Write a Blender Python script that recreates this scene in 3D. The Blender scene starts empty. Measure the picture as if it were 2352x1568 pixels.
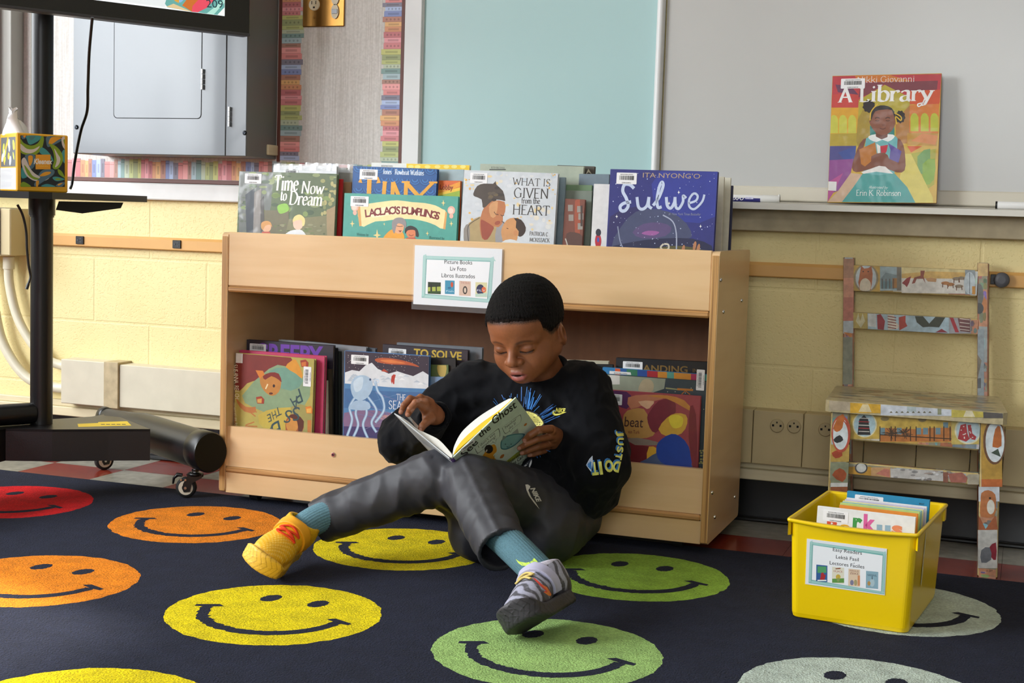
import bpy, bmesh, math, random
import numpy as np
from mathutils import Vector, Matrix
from mathutils.geometry import tessellate_polygon
from mathutils.bvhtree import BVHTree

random.seed(7)
SC = bpy.context.scene
COL = SC.collection

# ------------------------------------------------------------------ camera
FPX = 3274.232                       # focal length in pixels of the 2352 px wide frame
YAW, PITCH, ROLL = 0.345996606, 0.088916892, -0.031691681
EYE = Vector((1.84244865, -3.0162823, 0.73334155))
FWD = Vector((-math.sin(YAW)*math.cos(PITCH), math.cos(YAW)*math.cos(PITCH), -math.sin(PITCH)))
_r0 = Vector((math.cos(YAW), math.sin(YAW), 0)); _d0 = FWD.cross(_r0)
RGT = _r0*math.cos(ROLL) + _d0*math.sin(ROLL)
DWN = -_r0*math.sin(ROLL) + _d0*math.cos(ROLL)
cam_d = bpy.data.cameras.new('camera'); cam = bpy.data.objects.new('camera', cam_d); COL.objects.link(cam)
cam_d.sensor_width = 36.0; cam_d.lens = FPX/2352*36.0; cam_d.clip_start = 0.05
_m = Matrix.Identity(4)
for _i in range(3):
    _m[_i][0] = RGT[_i]; _m[_i][1] = -DWN[_i]; _m[_i][2] = -FWD[_i]; _m[_i][3] = EYE[_i]
cam.matrix_world = _m
SC.camera = cam

# ------------------------------------------------------------------ light
SC.view_settings.view_transform = 'Standard'; SC.view_settings.look = 'None'
SC.view_settings.gamma = 1.0; SC.view_settings.use_curve_mapping = False
SC.view_settings.exposure = 0.0
SC.cycles.max_bounces = 8; SC.cycles.use_denoising = True
W_ = bpy.data.worlds.new('World'); SC.world = W_; W_.use_nodes = True
W_.node_tree.nodes['Background'].inputs[0].default_value = (0.80, 0.90, 1.0, 1)
W_.node_tree.nodes['Background'].inputs[1].default_value = 1.2

def area_light(name, loc, aim, sx, sy, power, col=(1, 1, 1), spread=180):
    l = bpy.data.lights.new(name, 'AREA'); l.shape = 'RECTANGLE'; l.size = sx; l.size_y = sy
    l.energy = power; l.color = col; l.spread = math.radians(spread)
    o = bpy.data.objects.new(name, l); COL.objects.link(o); o.location = loc
    o.rotation_euler = (Vector(aim)-Vector(loc)).to_track_quat('-Z', 'Y').to_euler()
    return o
# daylight through the two windows of the left wall, then two added fill lights
WIN = [(-1.75, 0.05, 0.95, 2.72), (-3.80, -2.10, 0.95, 2.60)]      # y0, y1, z0, z1 of each opening
XL = -2.45
area_light('window_daylight_near', (XL+0.03, (WIN[0][0]+WIN[0][1])/2, 1.70), (1.2, -0.9, 0.6), 1.60, 1.45, 88, (0.93, 0.97, 1.0))
area_light('window_daylight_far', (XL+0.03, (WIN[1][0]+WIN[1][1])/2, 1.70), (1.2, -1.2, 0.6), 1.60, 1.45, 190, (0.93, 0.97, 1.0))
area_light('window_daylight_rear', (2.0, -6.16, 1.70), (1.2, 0, 0.55), 2.4, 1.45, 58, (0.95, 0.98, 1.0))  # fill light added behind the camera, not a known window
area_light('ceiling_tube_light', (1.6, -2.2, 2.82), (1.6, -2.2, 0), 1.2, 0.30, 7, (1.0, 0.96, 0.90))  # weak fill added overhead; no tube fixture exists here
sun_d = bpy.data.lights.new('sun', 'SUN'); sun_d.energy = 11.0; sun_d.angle = math.radians(2.2); sun_d.color = (1.0, 0.95, 0.86)
sun = bpy.data.objects.new('sun', sun_d); COL.objects.link(sun)
sun.rotation_euler = Vector((1.0, -0.325, -0.885)).to_track_quat('-Z', 'Y').to_euler()

# ------------------------------------------------------------------ pixel -> point helpers
def ray(px, py): return FWD + RGT*((px-1176.0)/FPX) + DWN*((py-784.0)/FPX)
def Py(px, py, y): v = ray(px, py); return EYE + v*((y-EYE.y)/v.y)
def Pz(px, py, z=0.0): v = ray(px, py); return EYE + v*((z-EYE.z)/v.z)
def Pn(px, py, n, d): v = ray(px, py); return EYE + v*((d-EYE.dot(n))/v.dot(n))   # plane n.x = d
def V(*a): return Vector(a)

# ------------------------------------------------------------------ colours and materials
def lin(h):
    if not isinstance(h, str): return tuple(h)[:3]
    h = h.lstrip('#'); c = [int(h[i:i+2], 16)/255 for i in (0, 2, 4)]
    return tuple(x/12.92 if x <= 0.04045 else ((x+0.055)/1.055)**2.4 for x in c)
MATS = {}
def mat(name, col=None, rough=0.5, metal=0.0, coat=0.0, coat_rough=0.1, noise=None, bump=None, attr=False, spec=0.5,
        trans=0.0, emit=None, sss=0.0, mottled=None, sheen=0.0, coat_bump=None, streak=None):
    """noise=(scale, amount): colour variation; bump=(scale, strength, distance); streak=(vec scale, dark colour, amount)"""
    if name in MATS: return MATS[name]
    m = bpy.data.materials.new(name); m.use_nodes = True; nt = m.node_tree; N = nt.nodes; L = nt.links
    b = N['Principled BSDF']
    b.inputs['Roughness'].default_value = rough; b.inputs['Metallic'].default_value = metal
    b.inputs['Specular IOR Level'].default_value = spec
    b.inputs['Coat Weight'].default_value = coat; b.inputs['Coat Roughness'].default_value = coat_rough
    b.inputs['Transmission Weight'].default_value = trans
    if sheen: b.inputs['Sheen Weight'].default_value = sheen; b.inputs['Sheen Roughness'].default_value = 0.5
    if sss:
        b.inputs['Subsurface Weight'].default_value = sss
        b.inputs['Subsurface Radius'].default_value = (0.012, 0.005, 0.003); b.inputs['Subsurface Scale'].default_value = 0.5
    tc = N.new('ShaderNodeTexCoord')
    if attr:
        a = N.new('ShaderNodeAttribute'); a.attribute_name = 'Col'; src = a.outputs['Color']
    else:
        a = N.new('ShaderNodeRGB'); a.outputs[0].default_value = (*lin(col), 1); src = a.outputs[0]
    def nz(scale, detail=4, vec=None):
        t = N.new('ShaderNodeTexNoise'); t.inputs['Scale'].default_value = scale; t.inputs['Detail'].default_value = detail
        if vec is not None:
            mp = N.new('ShaderNodeMapping'); mp.inputs['Scale'].default_value = vec
            L.new(tc.outputs['Object'], mp.inputs['Vector']); L.new(mp.outputs[0], t.inputs['Vector'])
        else: L.new(tc.outputs['Object'], t.inputs['Vector'])
        return t
    def mul(src, t, amt):
        mr = N.new('ShaderNodeMapRange'); mr.inputs['From Min'].default_value = 0.3; mr.inputs['From Max'].default_value = 0.7
        mr.inputs['To Min'].default_value = 1-amt; mr.inputs['To Max'].default_value = 1+amt*0.5
        L.new(t.outputs['Fac'], mr.inputs['Value'])
        mx = N.new('ShaderNodeMix'); mx.data_type = 'RGBA'; mx.blend_type = 'MULTIPLY'; mx.inputs['Factor'].default_value = 1
        L.new(src, mx.inputs['A']); L.new(mr.outputs[0], mx.inputs['B']); return mx.outputs['Result']
    if noise: src = mul(src, nz(noise[0], 5), noise[1])
    if mottled: src = mul(src, nz(mottled[0], 2), mottled[1])
    if streak:
        t = nz(1.0, 5, streak[0])
        rp = N.new('ShaderNodeMapRange'); rp.inputs['From Min'].default_value = 0.42; rp.inputs['From Max'].default_value = 0.66
        rp.inputs['To Max'].default_value = streak[2]; L.new(t.outputs['Fac'], rp.inputs['Value'])
        mx = N.new('ShaderNodeMix'); mx.data_type = 'RGBA'; L.new(rp.outputs[0], mx.inputs['Factor'])
        L.new(src, mx.inputs['A']); mx.inputs['B'].default_value = (*lin(streak[1]), 1); src = mx.outputs['Result']
    L.new(src, b.inputs['Base Color'])
    if bump:
        t = nz(bump[0], 6); bp = N.new('ShaderNodeBump'); bp.inputs['Strength'].default_value = bump[1]
        bp.inputs['Distance'].default_value = bump[2]; L.new(t.outputs['Fac'], bp.inputs['Height']); L.new(bp.outputs[0], b.inputs['Normal'])
    if coat_bump:
        t = nz(coat_bump[0], 3, (1, 1, 0.5)); bp = N.new('ShaderNodeBump'); bp.inputs['Strength'].default_value = coat_bump[1]
        bp.inputs['Distance'].default_value = coat_bump[2]; L.new(t.outputs['Fac'], bp.inputs['Height']); L.new(bp.outputs[0], b.inputs['Coat Normal'])
    if emit:
        L.new(src, b.inputs['Emission Color']); b.inputs['Emission Strength'].default_value = emit
    MATS[name] = m; return m

PRINT = mat('printed_card', attr=True, rough=0.55)
COVER = mat('laminated_cover', attr=True, rough=0.45, coat=0.30, coat_rough=0.09, coat_bump=(9, 0.16, 0.02), noise=(60, 0.08), mottled=(12, .06))
PAPER = mat('page_edges', '#e9e3d3', rough=0.8, noise=(240, 0.18))
PAINTY = mat('pasted_paper', attr=True, rough=0.38, coat=0.3, coat_rough=0.2, noise=(90, 0.22), mottled=(25, 0.14))
WOOD = mat('birch_plywood', '#dfbb8c', rough=0.36, noise=(4, 0.06), streak=((3, 3, 34), '#cda26c', 0.35), coat=0.25, coat_rough=0.15)
WOODIN = WOOD
BLACKMET = mat('black_powder_coat', '#0b0b0f', rough=0.38, bump=(300, 0.12, 0.001))
BLACKPL = mat('black_plastic', '#0a0a0b', rough=0.35)
RUBBER = mat('black_rubber', '#0c0c0c', rough=0.7)
STEEL = mat('bright_steel', '#b9b9bb', rough=0.25, metal=1.0)
CHROME = mat('chrome', '#d8d8da', rough=0.12, metal=1.0)

# ------------------------------------------------------------------ mesh builder
class MB:
    def __init__(s): s.v = []; s.f = []; s.mi = []; s.c = []; s.sm = []; s.mats = []
    def midx(s, m):
        if m not in s.mats: s.mats.append(m)
        return s.mats.index(m)
    def add(s, vs, fs, m, col=(1, 1, 1), M=None, smooth=False):
        o = len(s.v); k = s.midx(m); col = lin(col)
        for v in vs: s.v.append(M @ Vector(v) if M is not None else Vector(v))
        for f in fs: s.f.append([o+i for i in f]); s.mi.append(k); s.c.append(col); s.sm.append(smooth)
    def box(s, lo, hi, m, col=(1, 1, 1), b=0.0, M=None):
        lo = Vector(lo); hi = Vector(hi)
        for i in range(3):
            if lo[i] > hi[i]: lo[i], hi[i] = hi[i], lo[i]
        b = min(b, min(hi-lo)*0.49)
        c = [lo, hi]
        if b <= 0:
            vs = [(c[i][0], c[j][1], c[k][2]) for i in (0, 1) for j in (0, 1) for k in (0, 1)]
            fs = [(0, 1, 3, 2), (4, 6, 7, 5), (0, 4, 5, 1), (2, 3, 7, 6), (0, 2, 6, 4), (1, 5, 7, 3)]
            s.add(vs, fs, m, col, M); return
        vs = []; idx = {}
        for i in (0, 1):
            for j in (0, 1):
                for k in (0, 1):
                    p = [c[i][0], c[j][1], c[k][2]]; sg = [b if q == 0 else -b for q in (i, j, k)]
                    for ax in range(3):
                        q = [p[t]+(0 if t == ax else sg[t]) for t in range(3)]
                        idx[i, j, k, ax] = len(vs); vs.append(q)
        fs = []
        def face(l, outward):
            a, bb, cc = [Vector(vs[t]) for t in l[:3]]
            n = (bb-a).cross(cc-a)
            if n.dot(Vector(outward)) < 0: l = l[::-1]
            fs.append(tuple(l))
        for ax in range(3):
            u, w = [t for t in range(3) if t != ax]
            for q in (0, 1):
                l = []
                for (a, bb) in ((0, 0), (1, 0), (1, 1), (0, 1)):
                    t = [0, 0, 0]; t[ax] = q; t[u] = a; t[w] = bb; l.append(idx[t[0], t[1], t[2], ax])
                o = [0, 0, 0]; o[ax] = 2*q-1; face(l, o)
            for (a, bb) in ((0, 0), (1, 0), (1, 1), (0, 1)):      # edges along ax
                t0 = [0, 0, 0]; t0[u] = a; t0[w] = bb; t1 = list(t0); t1[ax] = 1
                l = [idx[(*t0, u)], idx[(*t1, u)], idx[(*t1, w)], idx[(*t0, w)]]
                o = [0, 0, 0]; o[u] = 2*a-1; o[w] = 2*bb-1; face(l, o)
        for i in (0, 1):
            for j in (0, 1):
                for k in (0, 1): face([idx[i, j, k, 0], idx[i, j, k, 1], idx[i, j, k, 2]], (2*i-1, 2*j-1, 2*k-1))
        s.add(vs, fs, m, col, M)
    def prism(s, pts, z0, z1, m, col=(1, 1, 1), M=None, smooth=False):
        """pts: 2-D outline, extruded from z0 to z1"""
        n = len(pts)
        if sum(pts[i][0]*pts[(i+1) % n][1]-pts[(i+1) % n][0]*pts[i][1] for i in range(n)) < 0: pts = pts[::-1]
        vs = [(x, y, z0) for x, y in pts] + [(x, y, z1) for x, y in pts]
        s.add(vs, [(i, (i+1) % n, n+(i+1) % n, n+i) for i in range(n)], m, col, M, smooth)
        t = tess(pts); caps = [(a, b, c) for a, b, c in t]
        s.add(vs, [(c, b, a) for a, b, c in caps]+[(a+n, b+n, c+n) for a, b, c in caps], m, col, M)
    def poly(s, pts, m, col, M, z=0.0):
        n = len(pts)
        if sum(pts[i][0]*pts[(i+1) % n][1]-pts[(i+1) % n][0]*pts[i][1] for i in range(n)) < 0: pts = pts[::-1]
        s.add([(x, y, z) for x, y in pts], tess(pts), m, col, M)
    def tube(s, path, r, m, n=16, col=(1, 1, 1), M=None, cap=True, sq=None, up=None):
        path = [Vector(p) for p in path]; rs = r if isinstance(r, (list, tuple)) else [r]*len(path)
        k = len(path); vs = []; prev = None
        for i in range(k):
            t = (path[min(i+1, k-1)]-path[max(i-1, 0)]).normalized()
            if prev is None:
                a = Vector(up) if up else (Vector((0, 0, 1)) if abs(t.z) < 0.9 else Vector((1, 0, 0)))
                x = t.cross(a).normalized()
            else: x = (prev - t*prev.dot(t)).normalized()
            prev = x; y = t.cross(x)
            for j in range(n):
                a = 2*math.pi*j/n; ca, sa = math.cos(a), math.sin(a)
                kx, ky = (1, 1) if sq is None else sq
                vs.append(path[i] + x*(rs[i]*ca*kx) + y*(rs[i]*sa*ky))
        fs = [(i*n+j, (i*n+(j+1) % n), (i+1)*n+(j+1) % n, (i+1)*n+j) for i in range(k-1) for j in range(n)]
        s.add(vs, fs, m, col, M, True)
        if cap:
            s.add(vs[:n], [tuple(range(n))[::-1]], m, col, M); s.add(vs[-n:], [tuple(range(n))], m, col, M)
    def lathe(s, prof, m, n=24, col=(1, 1, 1), M=None, smooth=True):
        """prof: (r, z) pairs, revolved about z"""
        k = len(prof); vs = []
        for r, z in prof:
            for j in range(n): a = 2*math.pi*j/n; vs.append((r*math.cos(a), r*math.sin(a), z))
        fs = [(i*n+j, i*n+(j+1) % n, (i+1)*n+(j+1) % n, (i+1)*n+j) for i in range(k-1) for j in range(n)]
        s.add(vs, fs, m, col, M, smooth)
        s.add(vs[:n], [tuple(range(n))[::-1]], m, col, M); s.add(vs[-n:], [tuple(range(n))], m, col, M)
    def art(s, A, m, M, z=0.0, dz=0.00007):
        dz = min(dz, 0.00045/max(1, len(A.items)))
        for i, (vs, fs, c) in enumerate(A.items):
            s.add([(x, y, z+dz*(i+1)) for x, y in vs], fs, m, c, M)

def tess(pts):
    t = tessellate_polygon([[Vector((x, y, 0)) for x, y in pts]]); out = []
    for a, b, c in t:
        ar = (pts[b][0]-pts[a][0])*(pts[c][1]-pts[a][1])-(pts[c][0]-pts[a][0])*(pts[b][1]-pts[a][1])
        out.append((a, b, c) if ar > 0 else (c, b, a))
    return out

ROOTM = {}
def tag(o, label, cat, group=None, kind=None):
    if label: o['label'] = label
    if cat: o['category'] = cat
    if group: o['group'] = group
    if kind: o['kind'] = kind
    return o
def thing(name, label, cat, M, group=None):
    if not isinstance(M, Matrix): M = Matrix.Translation(Vector(M))
    o = bpy.data.objects.new(name, None); COL.objects.link(o); o.matrix_world = M; o.empty_display_size = 0.05
    ROOTM[o.name] = M.copy(); tag(o, label, cat, group); return o
def mk(name, mb, parent=None, label=None):
    """link the builder's mesh (world coordinates) as one object"""
    R = ROOTM[parent.name] if parent is not None else Matrix.Identity(4); Ri = R.inverted()
    me = bpy.data.meshes.new(name)
    me.from_pydata([tuple(Ri @ v) for v in mb.v], [], mb.f)
    for m in mb.mats: me.materials.append(m)
    me.polygons.foreach_set('material_index', mb.mi); me.polygons.foreach_set('use_smooth', mb.sm)
    ca = me.color_attributes.new('Col', 'FLOAT_COLOR', 'CORNER')
    cols = np.ones((len(me.loops), 4), np.float32); k = 0
    for f, c in zip(mb.f, mb.c): cols[k:k+len(f), :3] = c; k += len(f)
    ca.data.foreach_set('color', cols.ravel()); me.update()
    o = bpy.data.objects.new(name, me); COL.objects.link(o)
    if parent is not None: o.parent = parent
    ROOTM[o.name] = R.copy()
    if label: o['label'] = label
    return o
def solo(name, mb, label, cat, group=None):
    """a thing that is one mesh: origin at its base centre"""
    lo = Vector([min(v[i] for v in mb.v) for i in range(3)]); hi = Vector([max(v[i] for v in mb.v) for i in range(3)])
    c = Vector(((lo.x+hi.x)/2, (lo.y+hi.y)/2, lo.z)); mb.v = [v-c for v in mb.v]
    o = mk(name, mb); o.location = c; tag(o, label, cat, group); return o
def struct(name, mb, parent=None):
    o = mk(name, mb, parent); o['kind'] = 'structure'; return o
def frame(o, x, y, z=None):
    x = Vector(x).normalized(); y = Vector(y); y = (y-x*y.dot(x)).normalized(); z = x.cross(y)
    M = Matrix.Identity(4)
    for i in range(3): M[i][0] = x[i]; M[i][1] = y[i]; M[i][2] = z[i]; M[i][3] = o[i]
    return M

# ------------------------------------------------------------------ flat artwork
_TX = {}
def text_mesh(s, bold=0.0, shear=0.0, space=1.0):
    k = (s, bold, shear, space)
    if k in _TX: return _TX[k]
    cu = bpy.data.curves.new('lettering', 'FONT'); cu.body = s; cu.resolution_u = 3; cu.offset = bold; cu.shear = shear
    cu.space_character = space
    o = bpy.data.objects.new('lettering', cu); COL.objects.link(o); bpy.context.view_layer.update()
    me = o.evaluated_get(bpy.context.evaluated_depsgraph_get()).to_mesh()
    vs = [(v.co.x, v.co.y) for v in me.vertices]; fs = []
    for p in me.polygons:
        l = list(p.vertices); a = sum(vs[l[i]][0]*vs[l[(i+1) % len(l)]][1]-vs[l[(i+1) % len(l)]][0]*vs[l[i]][1] for i in range(len(l)))
        fs.append(tuple(l) if a > 0 else tuple(l[::-1]))
    o.to_mesh_clear(); bpy.data.objects.remove(o); bpy.data.curves.remove(cu)
    _TX[k] = (vs, fs); return _TX[k]

def smooth_pts(pts, n=8, closed=False):
    P = [Vector((*p, 0)) for p in pts]; k = len(P); out = []
    rng = range(k if closed else k-1)
    for i in rng:
        g = (lambda t: P[t % k]) if closed else (lambda t: P[max(0, min(k-1, t))])
        a, b, c, d = g(i-1), g(i), g(i+1), g(i+2)
        for j in range(n):
            t = j/n
            q = 0.5*((2*b)+(c-a)*t+(2*a-5*b+4*c-d)*t*t+(-a+3*b-3*c+d)*t**3); out.append((q.x, q.y))
    if not closed: out.append(tuple(pts[-1]))
    return out

# pen-drawn letters with thick and thin strokes: (advance, [(flags, points)]); c curve, s / e serif at start / end
GL = {
 'A': (.70, [('s', [(.06, 0), (.34, .70)]), ('e', [(.34, .70), (.62, 0)]), ('', [(.16, .24), (.52, .24)])]),
 'B': (.58, [('se', [(.12, 0), (.12, .7)]), ('c', [(.12, .7), (.4, .68), (.44, .53), (.38, .38), (.12, .37)]), ('c', [(.12, .37), (.44, .35), (.5, .18), (.4, .02), (.12, 0)])]),
 'C': (.66, [('c', [(.58, .56), (.46, .69), (.26, .68), (.1, .5), (.08, .3), (.18, .08), (.38, .0), (.6, .14)])]),
 'D': (.72, [('se', [(.12, 0), (.12, .7)]), ('c', [(.12, .7), (.42, .68), (.62, .5), (.64, .3), (.5, .06), (.3, 0), (.12, 0)])]),
 'E': (.56, [('se', [(.12, 0), (.12, .7)]), ('e', [(.12, .7), (.46, .7)]), ('', [(.12, .36), (.4, .36)]), ('', [(.12, 0), (.5, 0)])]),
 'F': (.52, [('se', [(.12, 0), (.12, .7)]), ('', [(.12, .7), (.48, .7)]), ('', [(.12, .36), (.4, .36)])]),
 'G': (.74, [('c', [(.60, .57), (.46, .69), (.26, .68), (.1, .5), (.08, .3), (.18, .08), (.38, .0), (.62, .08)]), ('s', [(.62, .32), (.62, .04)])]),
 'H': (.74, [('se', [(.12, 0), (.12, .7)]), ('se', [(.62, 0), (.62, .7)]), ('', [(.12, .37), (.62, .37)])]),
 'I': (.30, [('se', [(.15, 0), (.15, .7)])]),
 'J': (.40, [('cs', [(.26, .7), (.26, .2), (.2, .02), (.06, .02)])]),
 'K': (.68, [('se', [(.12, 0), (.12, .7)]), ('s', [(.56, .7), (.14, .32)]), ('e', [(.26, .42), (.62, 0)])]),
 'L': (.52, [('se', [(.12, 0), (.12, .7)]), ('', [(.12, 0), (.48, 0), (.5, .12)])]),
 'M': (.86, [('s', [(.1, 0), (.14, .7)]), ('', [(.14, .7), (.42, .08)]), ('', [(.42, .08), (.70, .7)]), ('e', [(.70, .7), (.76, 0)])]),
 'N': (.76, [('s', [(.12, 0), (.12, .7)]), ('', [(.12, .7), (.62, 0)]), ('e', [(.62, 0), (.62, .7)])]),
 'O': (.74, [('c', [(.36, .7), (.14, .6), (.08, .35), (.16, .1), (.36, 0), (.58, .1), (.66, .35), (.58, .6), (.36, .7)])]),
 'P': (.56, [('se', [(.12, 0), (.12, .7)]), ('c', [(.12, .7), (.4, .69), (.5, .52), (.4, .35), (.12, .34)])]),
 'R': (.66, [('se', [(.12, 0), (.12, .7)]), ('c', [(.12, .7), (.4, .69), (.5, .53), (.4, .37), (.12, .36)]), ('e', [(.3, .36), (.6, 0)])]),
 'S': (.54, [('c', [(.44, .58), (.34, .69), (.18, .68), (.1, .55), (.16, .42), (.38, .3), (.46, .16), (.36, .02), (.18, .0), (.08, .13)])]),
 'T': (.62, [('s', [(.31, 0), (.31, .7)]), ('', [(.04, .60), (.06, .7), (.56, .7), (.58, .60)])]),
 'V': (.66, [('s', [(.06, .7), (.34, 0)]), ('e', [(.34, 0), (.6, .7)])]),
 'W': (.92, [('s', [(.06, .7), (.26, 0)]), ('', [(.26, 0), (.46, .6)]), ('', [(.46, .6), (.66, 0)]), ('e', [(.66, 0), (.86, .7)])]),
 'Y': (.64, [('s', [(.04, .7), (.32, .34)]), ('s', [(.6, .7), (.32, .34)]), ('e', [(.32, .34), (.32, 0)])]),
 'a': (.46, [('c', [(.08, .38), (.2, .45), (.34, .42), (.36, .3), (.36, .08), (.44, .0)]), ('c', [(.36, .26), (.14, .2), (.08, .08), (.16, .0), (.28, .02), (.36, .1)])]),
 'b': (.50, [('s', [(.1, .72), (.1, .0)]), ('c', [(.1, .34), (.26, .45), (.42, .36), (.44, .2), (.36, .02), (.2, .0), (.1, .06)])]),
 'c': (.42, [('c', [(.36, .38), (.24, .45), (.1, .36), (.08, .2), (.16, .02), (.28, .0), (.38, .08)])]),
 'd': (.52, [('se', [(.4, .72), (.4, .0)]), ('c', [(.4, .36), (.26, .45), (.1, .36), (.06, .2), (.14, .02), (.28, .0), (.4, .08)])]),
 'e': (.44, [('c', [(.1, .25), (.38, .27), (.34, .41), (.22, .45), (.1, .36), (.07, .2), (.14, .03), (.26, .0), (.38, .09)])]),
 'f': (.32, [('c', [(.34, .66), (.26, .72), (.17, .64), (.15, .5), (.15, 0)]), ('', [(.04, .43), (.3, .43)])]),
 'g': (.48, [('c', [(.22, .45), (.1, .4), (.08, .28), (.16, .18), (.3, .18), (.36, .3), (.32, .42), (.22, .45)]), ('c', [(.14, .17), (.1, .06), (.34, .02), (.42, -.1), (.26, -.2), (.08, -.14), (.1, -.02)])]),
 'h': (.54, [('se', [(.1, .72), (.1, 0)]), ('ce', [(.1, .32), (.26, .45), (.4, .38), (.42, .2), (.42, 0)])]),
 'i': (.26, [('se', [(.13, .44), (.13, 0)]), ('', [(.10, .60), (.16, .66)])]),
 'k': (.52, [('se', [(.1, .72), (.1, 0)]), ('s', [(.42, .44), (.12, .2)]), ('e', [(.22, .28), (.48, 0)])]),
 'l': (.26, [('se', [(.13, .72), (.13, 0)])]),
 'm': (.80, [('se', [(.1, .44), (.1, 0)]), ('ce', [(.1, .32), (.24, .45), (.36, .38), (.38, .2), (.38, 0)]), ('ce', [(.38, .32), (.52, .45), (.66, .38), (.68, .2), (.68, 0)])]),
 'n': (.54, [('se', [(.1, .44), (.1, 0)]), ('ce', [(.1, .32), (.26, .45), (.4, .38), (.42, .2), (.42, 0)])]),
 'o': (.50, [('c', [(.25, .45), (.1, .38), (.07, .22), (.12, .05), (.25, 0), (.38, .06), (.43, .22), (.38, .38), (.25, .45)])]),
 'r': (.38, [('se', [(.1, .44), (.1, 0)]), ('c', [(.1, .28), (.2, .43), (.32, .44), (.36, .38)])]),
 's': (.38, [('c', [(.32, .36), (.22, .45), (.1, .4), (.1, .3), (.28, .18), (.34, .08), (.22, 0), (.08, .07)])]),
 't': (.34, [('c', [(.15, .58), (.15, .12), (.22, .0), (.34, .06)]), ('', [(.04, .43), (.3, .43)])]),
 'u': (.54, [('cs', [(.1, .44), (.1, .16), (.18, .0), (.32, .02), (.42, .12)]), ('se', [(.42, .44), (.42, 0)])]),
 'v': (.48, [('s', [(.05, .44), (.25, 0)]), ('s', [(.44, .44), (.25, 0)])]),
 'w': (.70, [('s', [(.05, .44), (.2, 0)]), ('', [(.2, 0), (.35, .4)]), ('', [(.35, .4), (.5, 0)]), ('e', [(.5, 0), (.65, .44)])]),
 'x': (.48, [('se', [(.06, .44), (.44, 0)]), ('se', [(.42, .44), (.06, 0)])]),
 'y': (.48, [('s', [(.05, .44), (.26, .02)]), ('cs', [(.44, .44), (.26, .02), (.16, -.18), (.04, -.2)])]),
 "'": (.18, [('', [(.08, .7), (.1, .54)])]), '.': (.2, [('', [(.08, .0), (.12, .06)])]), ' ': (.28, []),
}
class Art:
    """a list of flat coloured shapes in 0..1 cover coordinates scaled to w x h; later shapes lie on top"""
    def __init__(s, w, h): s.w = w; s.h = h; s.items = []; s.clip = None
    def raw(s, vs, fs, c): s.items.append((vs, fs, lin(c)))
    def poly(s, pts, c, smooth=0):
        if smooth: pts = smooth_pts(pts, smooth, True)
        p = [(x*s.w, y*s.h) for x, y in pts]
        s.raw(p, tess(p), c)
    def rect(s, x0, y0, x1, y1, c): s.poly([(x0, y0), (x1, y0), (x1, y1), (x0, y1)], c)
    def ell(s, x, y, rx, ry, c, a0=0, n=28, rot=0):
        cr, sr = math.cos(rot), math.sin(rot); k = s.w/s.h
        pts = []
        for i in range(n):
            t = 2*math.pi*i/n; u, v = rx*math.cos(t), ry*math.sin(t)
            pts.append((x+u*cr-v*sr/k*1.0, y+u*sr*k+v*cr))
        s.poly(pts, c)
    def line(s, pts, wd, c, smooth=0):
        """polyline of width wd (metres)"""
        if smooth: pts = smooth_pts(pts, smooth)
        P = [Vector((x*s.w, y*s.h)) for x, y in pts]; s.ribbon(P, [wd]*len(P), c)
    def ribbon(s, P, ws, c):
        vs = []; k = len(P)
        for i in range(k):
            t = P[min(i+1, k-1)]-P[max(i-1, 0)]
            if t.length < 1e-9: t = Vector((1, 0))
            t.normalize(); n = Vector((-t.y, t.x))*ws[i]/2
            vs += [tuple(P[i]-n), tuple(P[i]+n)]
        s.raw(vs, [(2*i, 2*i+2, 2*i+3, 2*i+1) for i in range(k-1)], c)
    def text(s, t, x, y, size, c, align='l', bold=0.0, shear=0.0, space=1.0, rot=0.0, width=None, sx=1.0):
        """size: cap height in metres; x, y in cover coordinates (baseline)"""
        vs, fs = text_mesh(t, bold, shear, space)
        if not vs: return
        k = size/0.70; x0 = min(v[0] for v in vs); x1 = max(v[0] for v in vs)
        if width: sx = width/((x1-x0)*k)
        off = {'l': x0, 'c': (x0+x1)/2, 'r': x1}[align]; cr, sr = math.cos(rot), math.sin(rot)
        out = []
        for a, b in vs:
            u, v = (a-off)*k*sx, b*k; out.append((x*s.w+u*cr-v*sr, y*s.h+u*sr+v*cr))
        s.raw(out, fs, c)
    def pen(s, t, x, y, size, c, align='l', thick=.10, thin=.03, shear=0.0, rot=0.0, width=None, serif=.06, track=0.0):
        adv = sum(GL[q][0]+track for q in t if q in GL); k = size/0.70; sx = 1.0
        if width: sx = width/(adv*k)
        x0 = {'l': 0, 'c': -adv/2, 'r': -adv}[align]; cr, sr = math.cos(rot), math.sin(rot)
        def T(p):
            u, v = (p[0]+shear*p[1])*k*sx, p[1]*k; return Vector((x*s.w+u*cr-v*sr, y*s.h+u*sr+v*cr))
        for q in t:
            if q not in GL: continue
            a, st = GL[q]
            for fl, pts in st:
                if 'c' in fl: pts = smooth_pts(pts, 5)
                P = [(p[0]+x0, p[1]) for p in pts]; ws = []
                for i in range(len(P)):
                    dx = P[min(i+1, len(P)-1)][0]-P[max(i-1, 0)][0]; dy = P[min(i+1, len(P)-1)][1]-P[max(i-1, 0)][1]
                    th = math.atan2(dy, dx); ws.append((thin+(thick-thin)*abs(math.sin(th-0.30)))*k)
                s.ribbon([T(p) for p in P], ws, c)
                for f, e in (('s', 0), ('e', -1)):
                    if f in fl and serif:
                        e = P[e]; s.ribbon([T((e[0]-serif-thick*.4, e[1])), T((e[0]+serif+thick*.4, e[1]))], [thin*k*1.1]*2, c)
            x0 += a+track
    def barcode(s):
        pass
def lerp(a, b, t): return a+(b-a)*t
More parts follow.
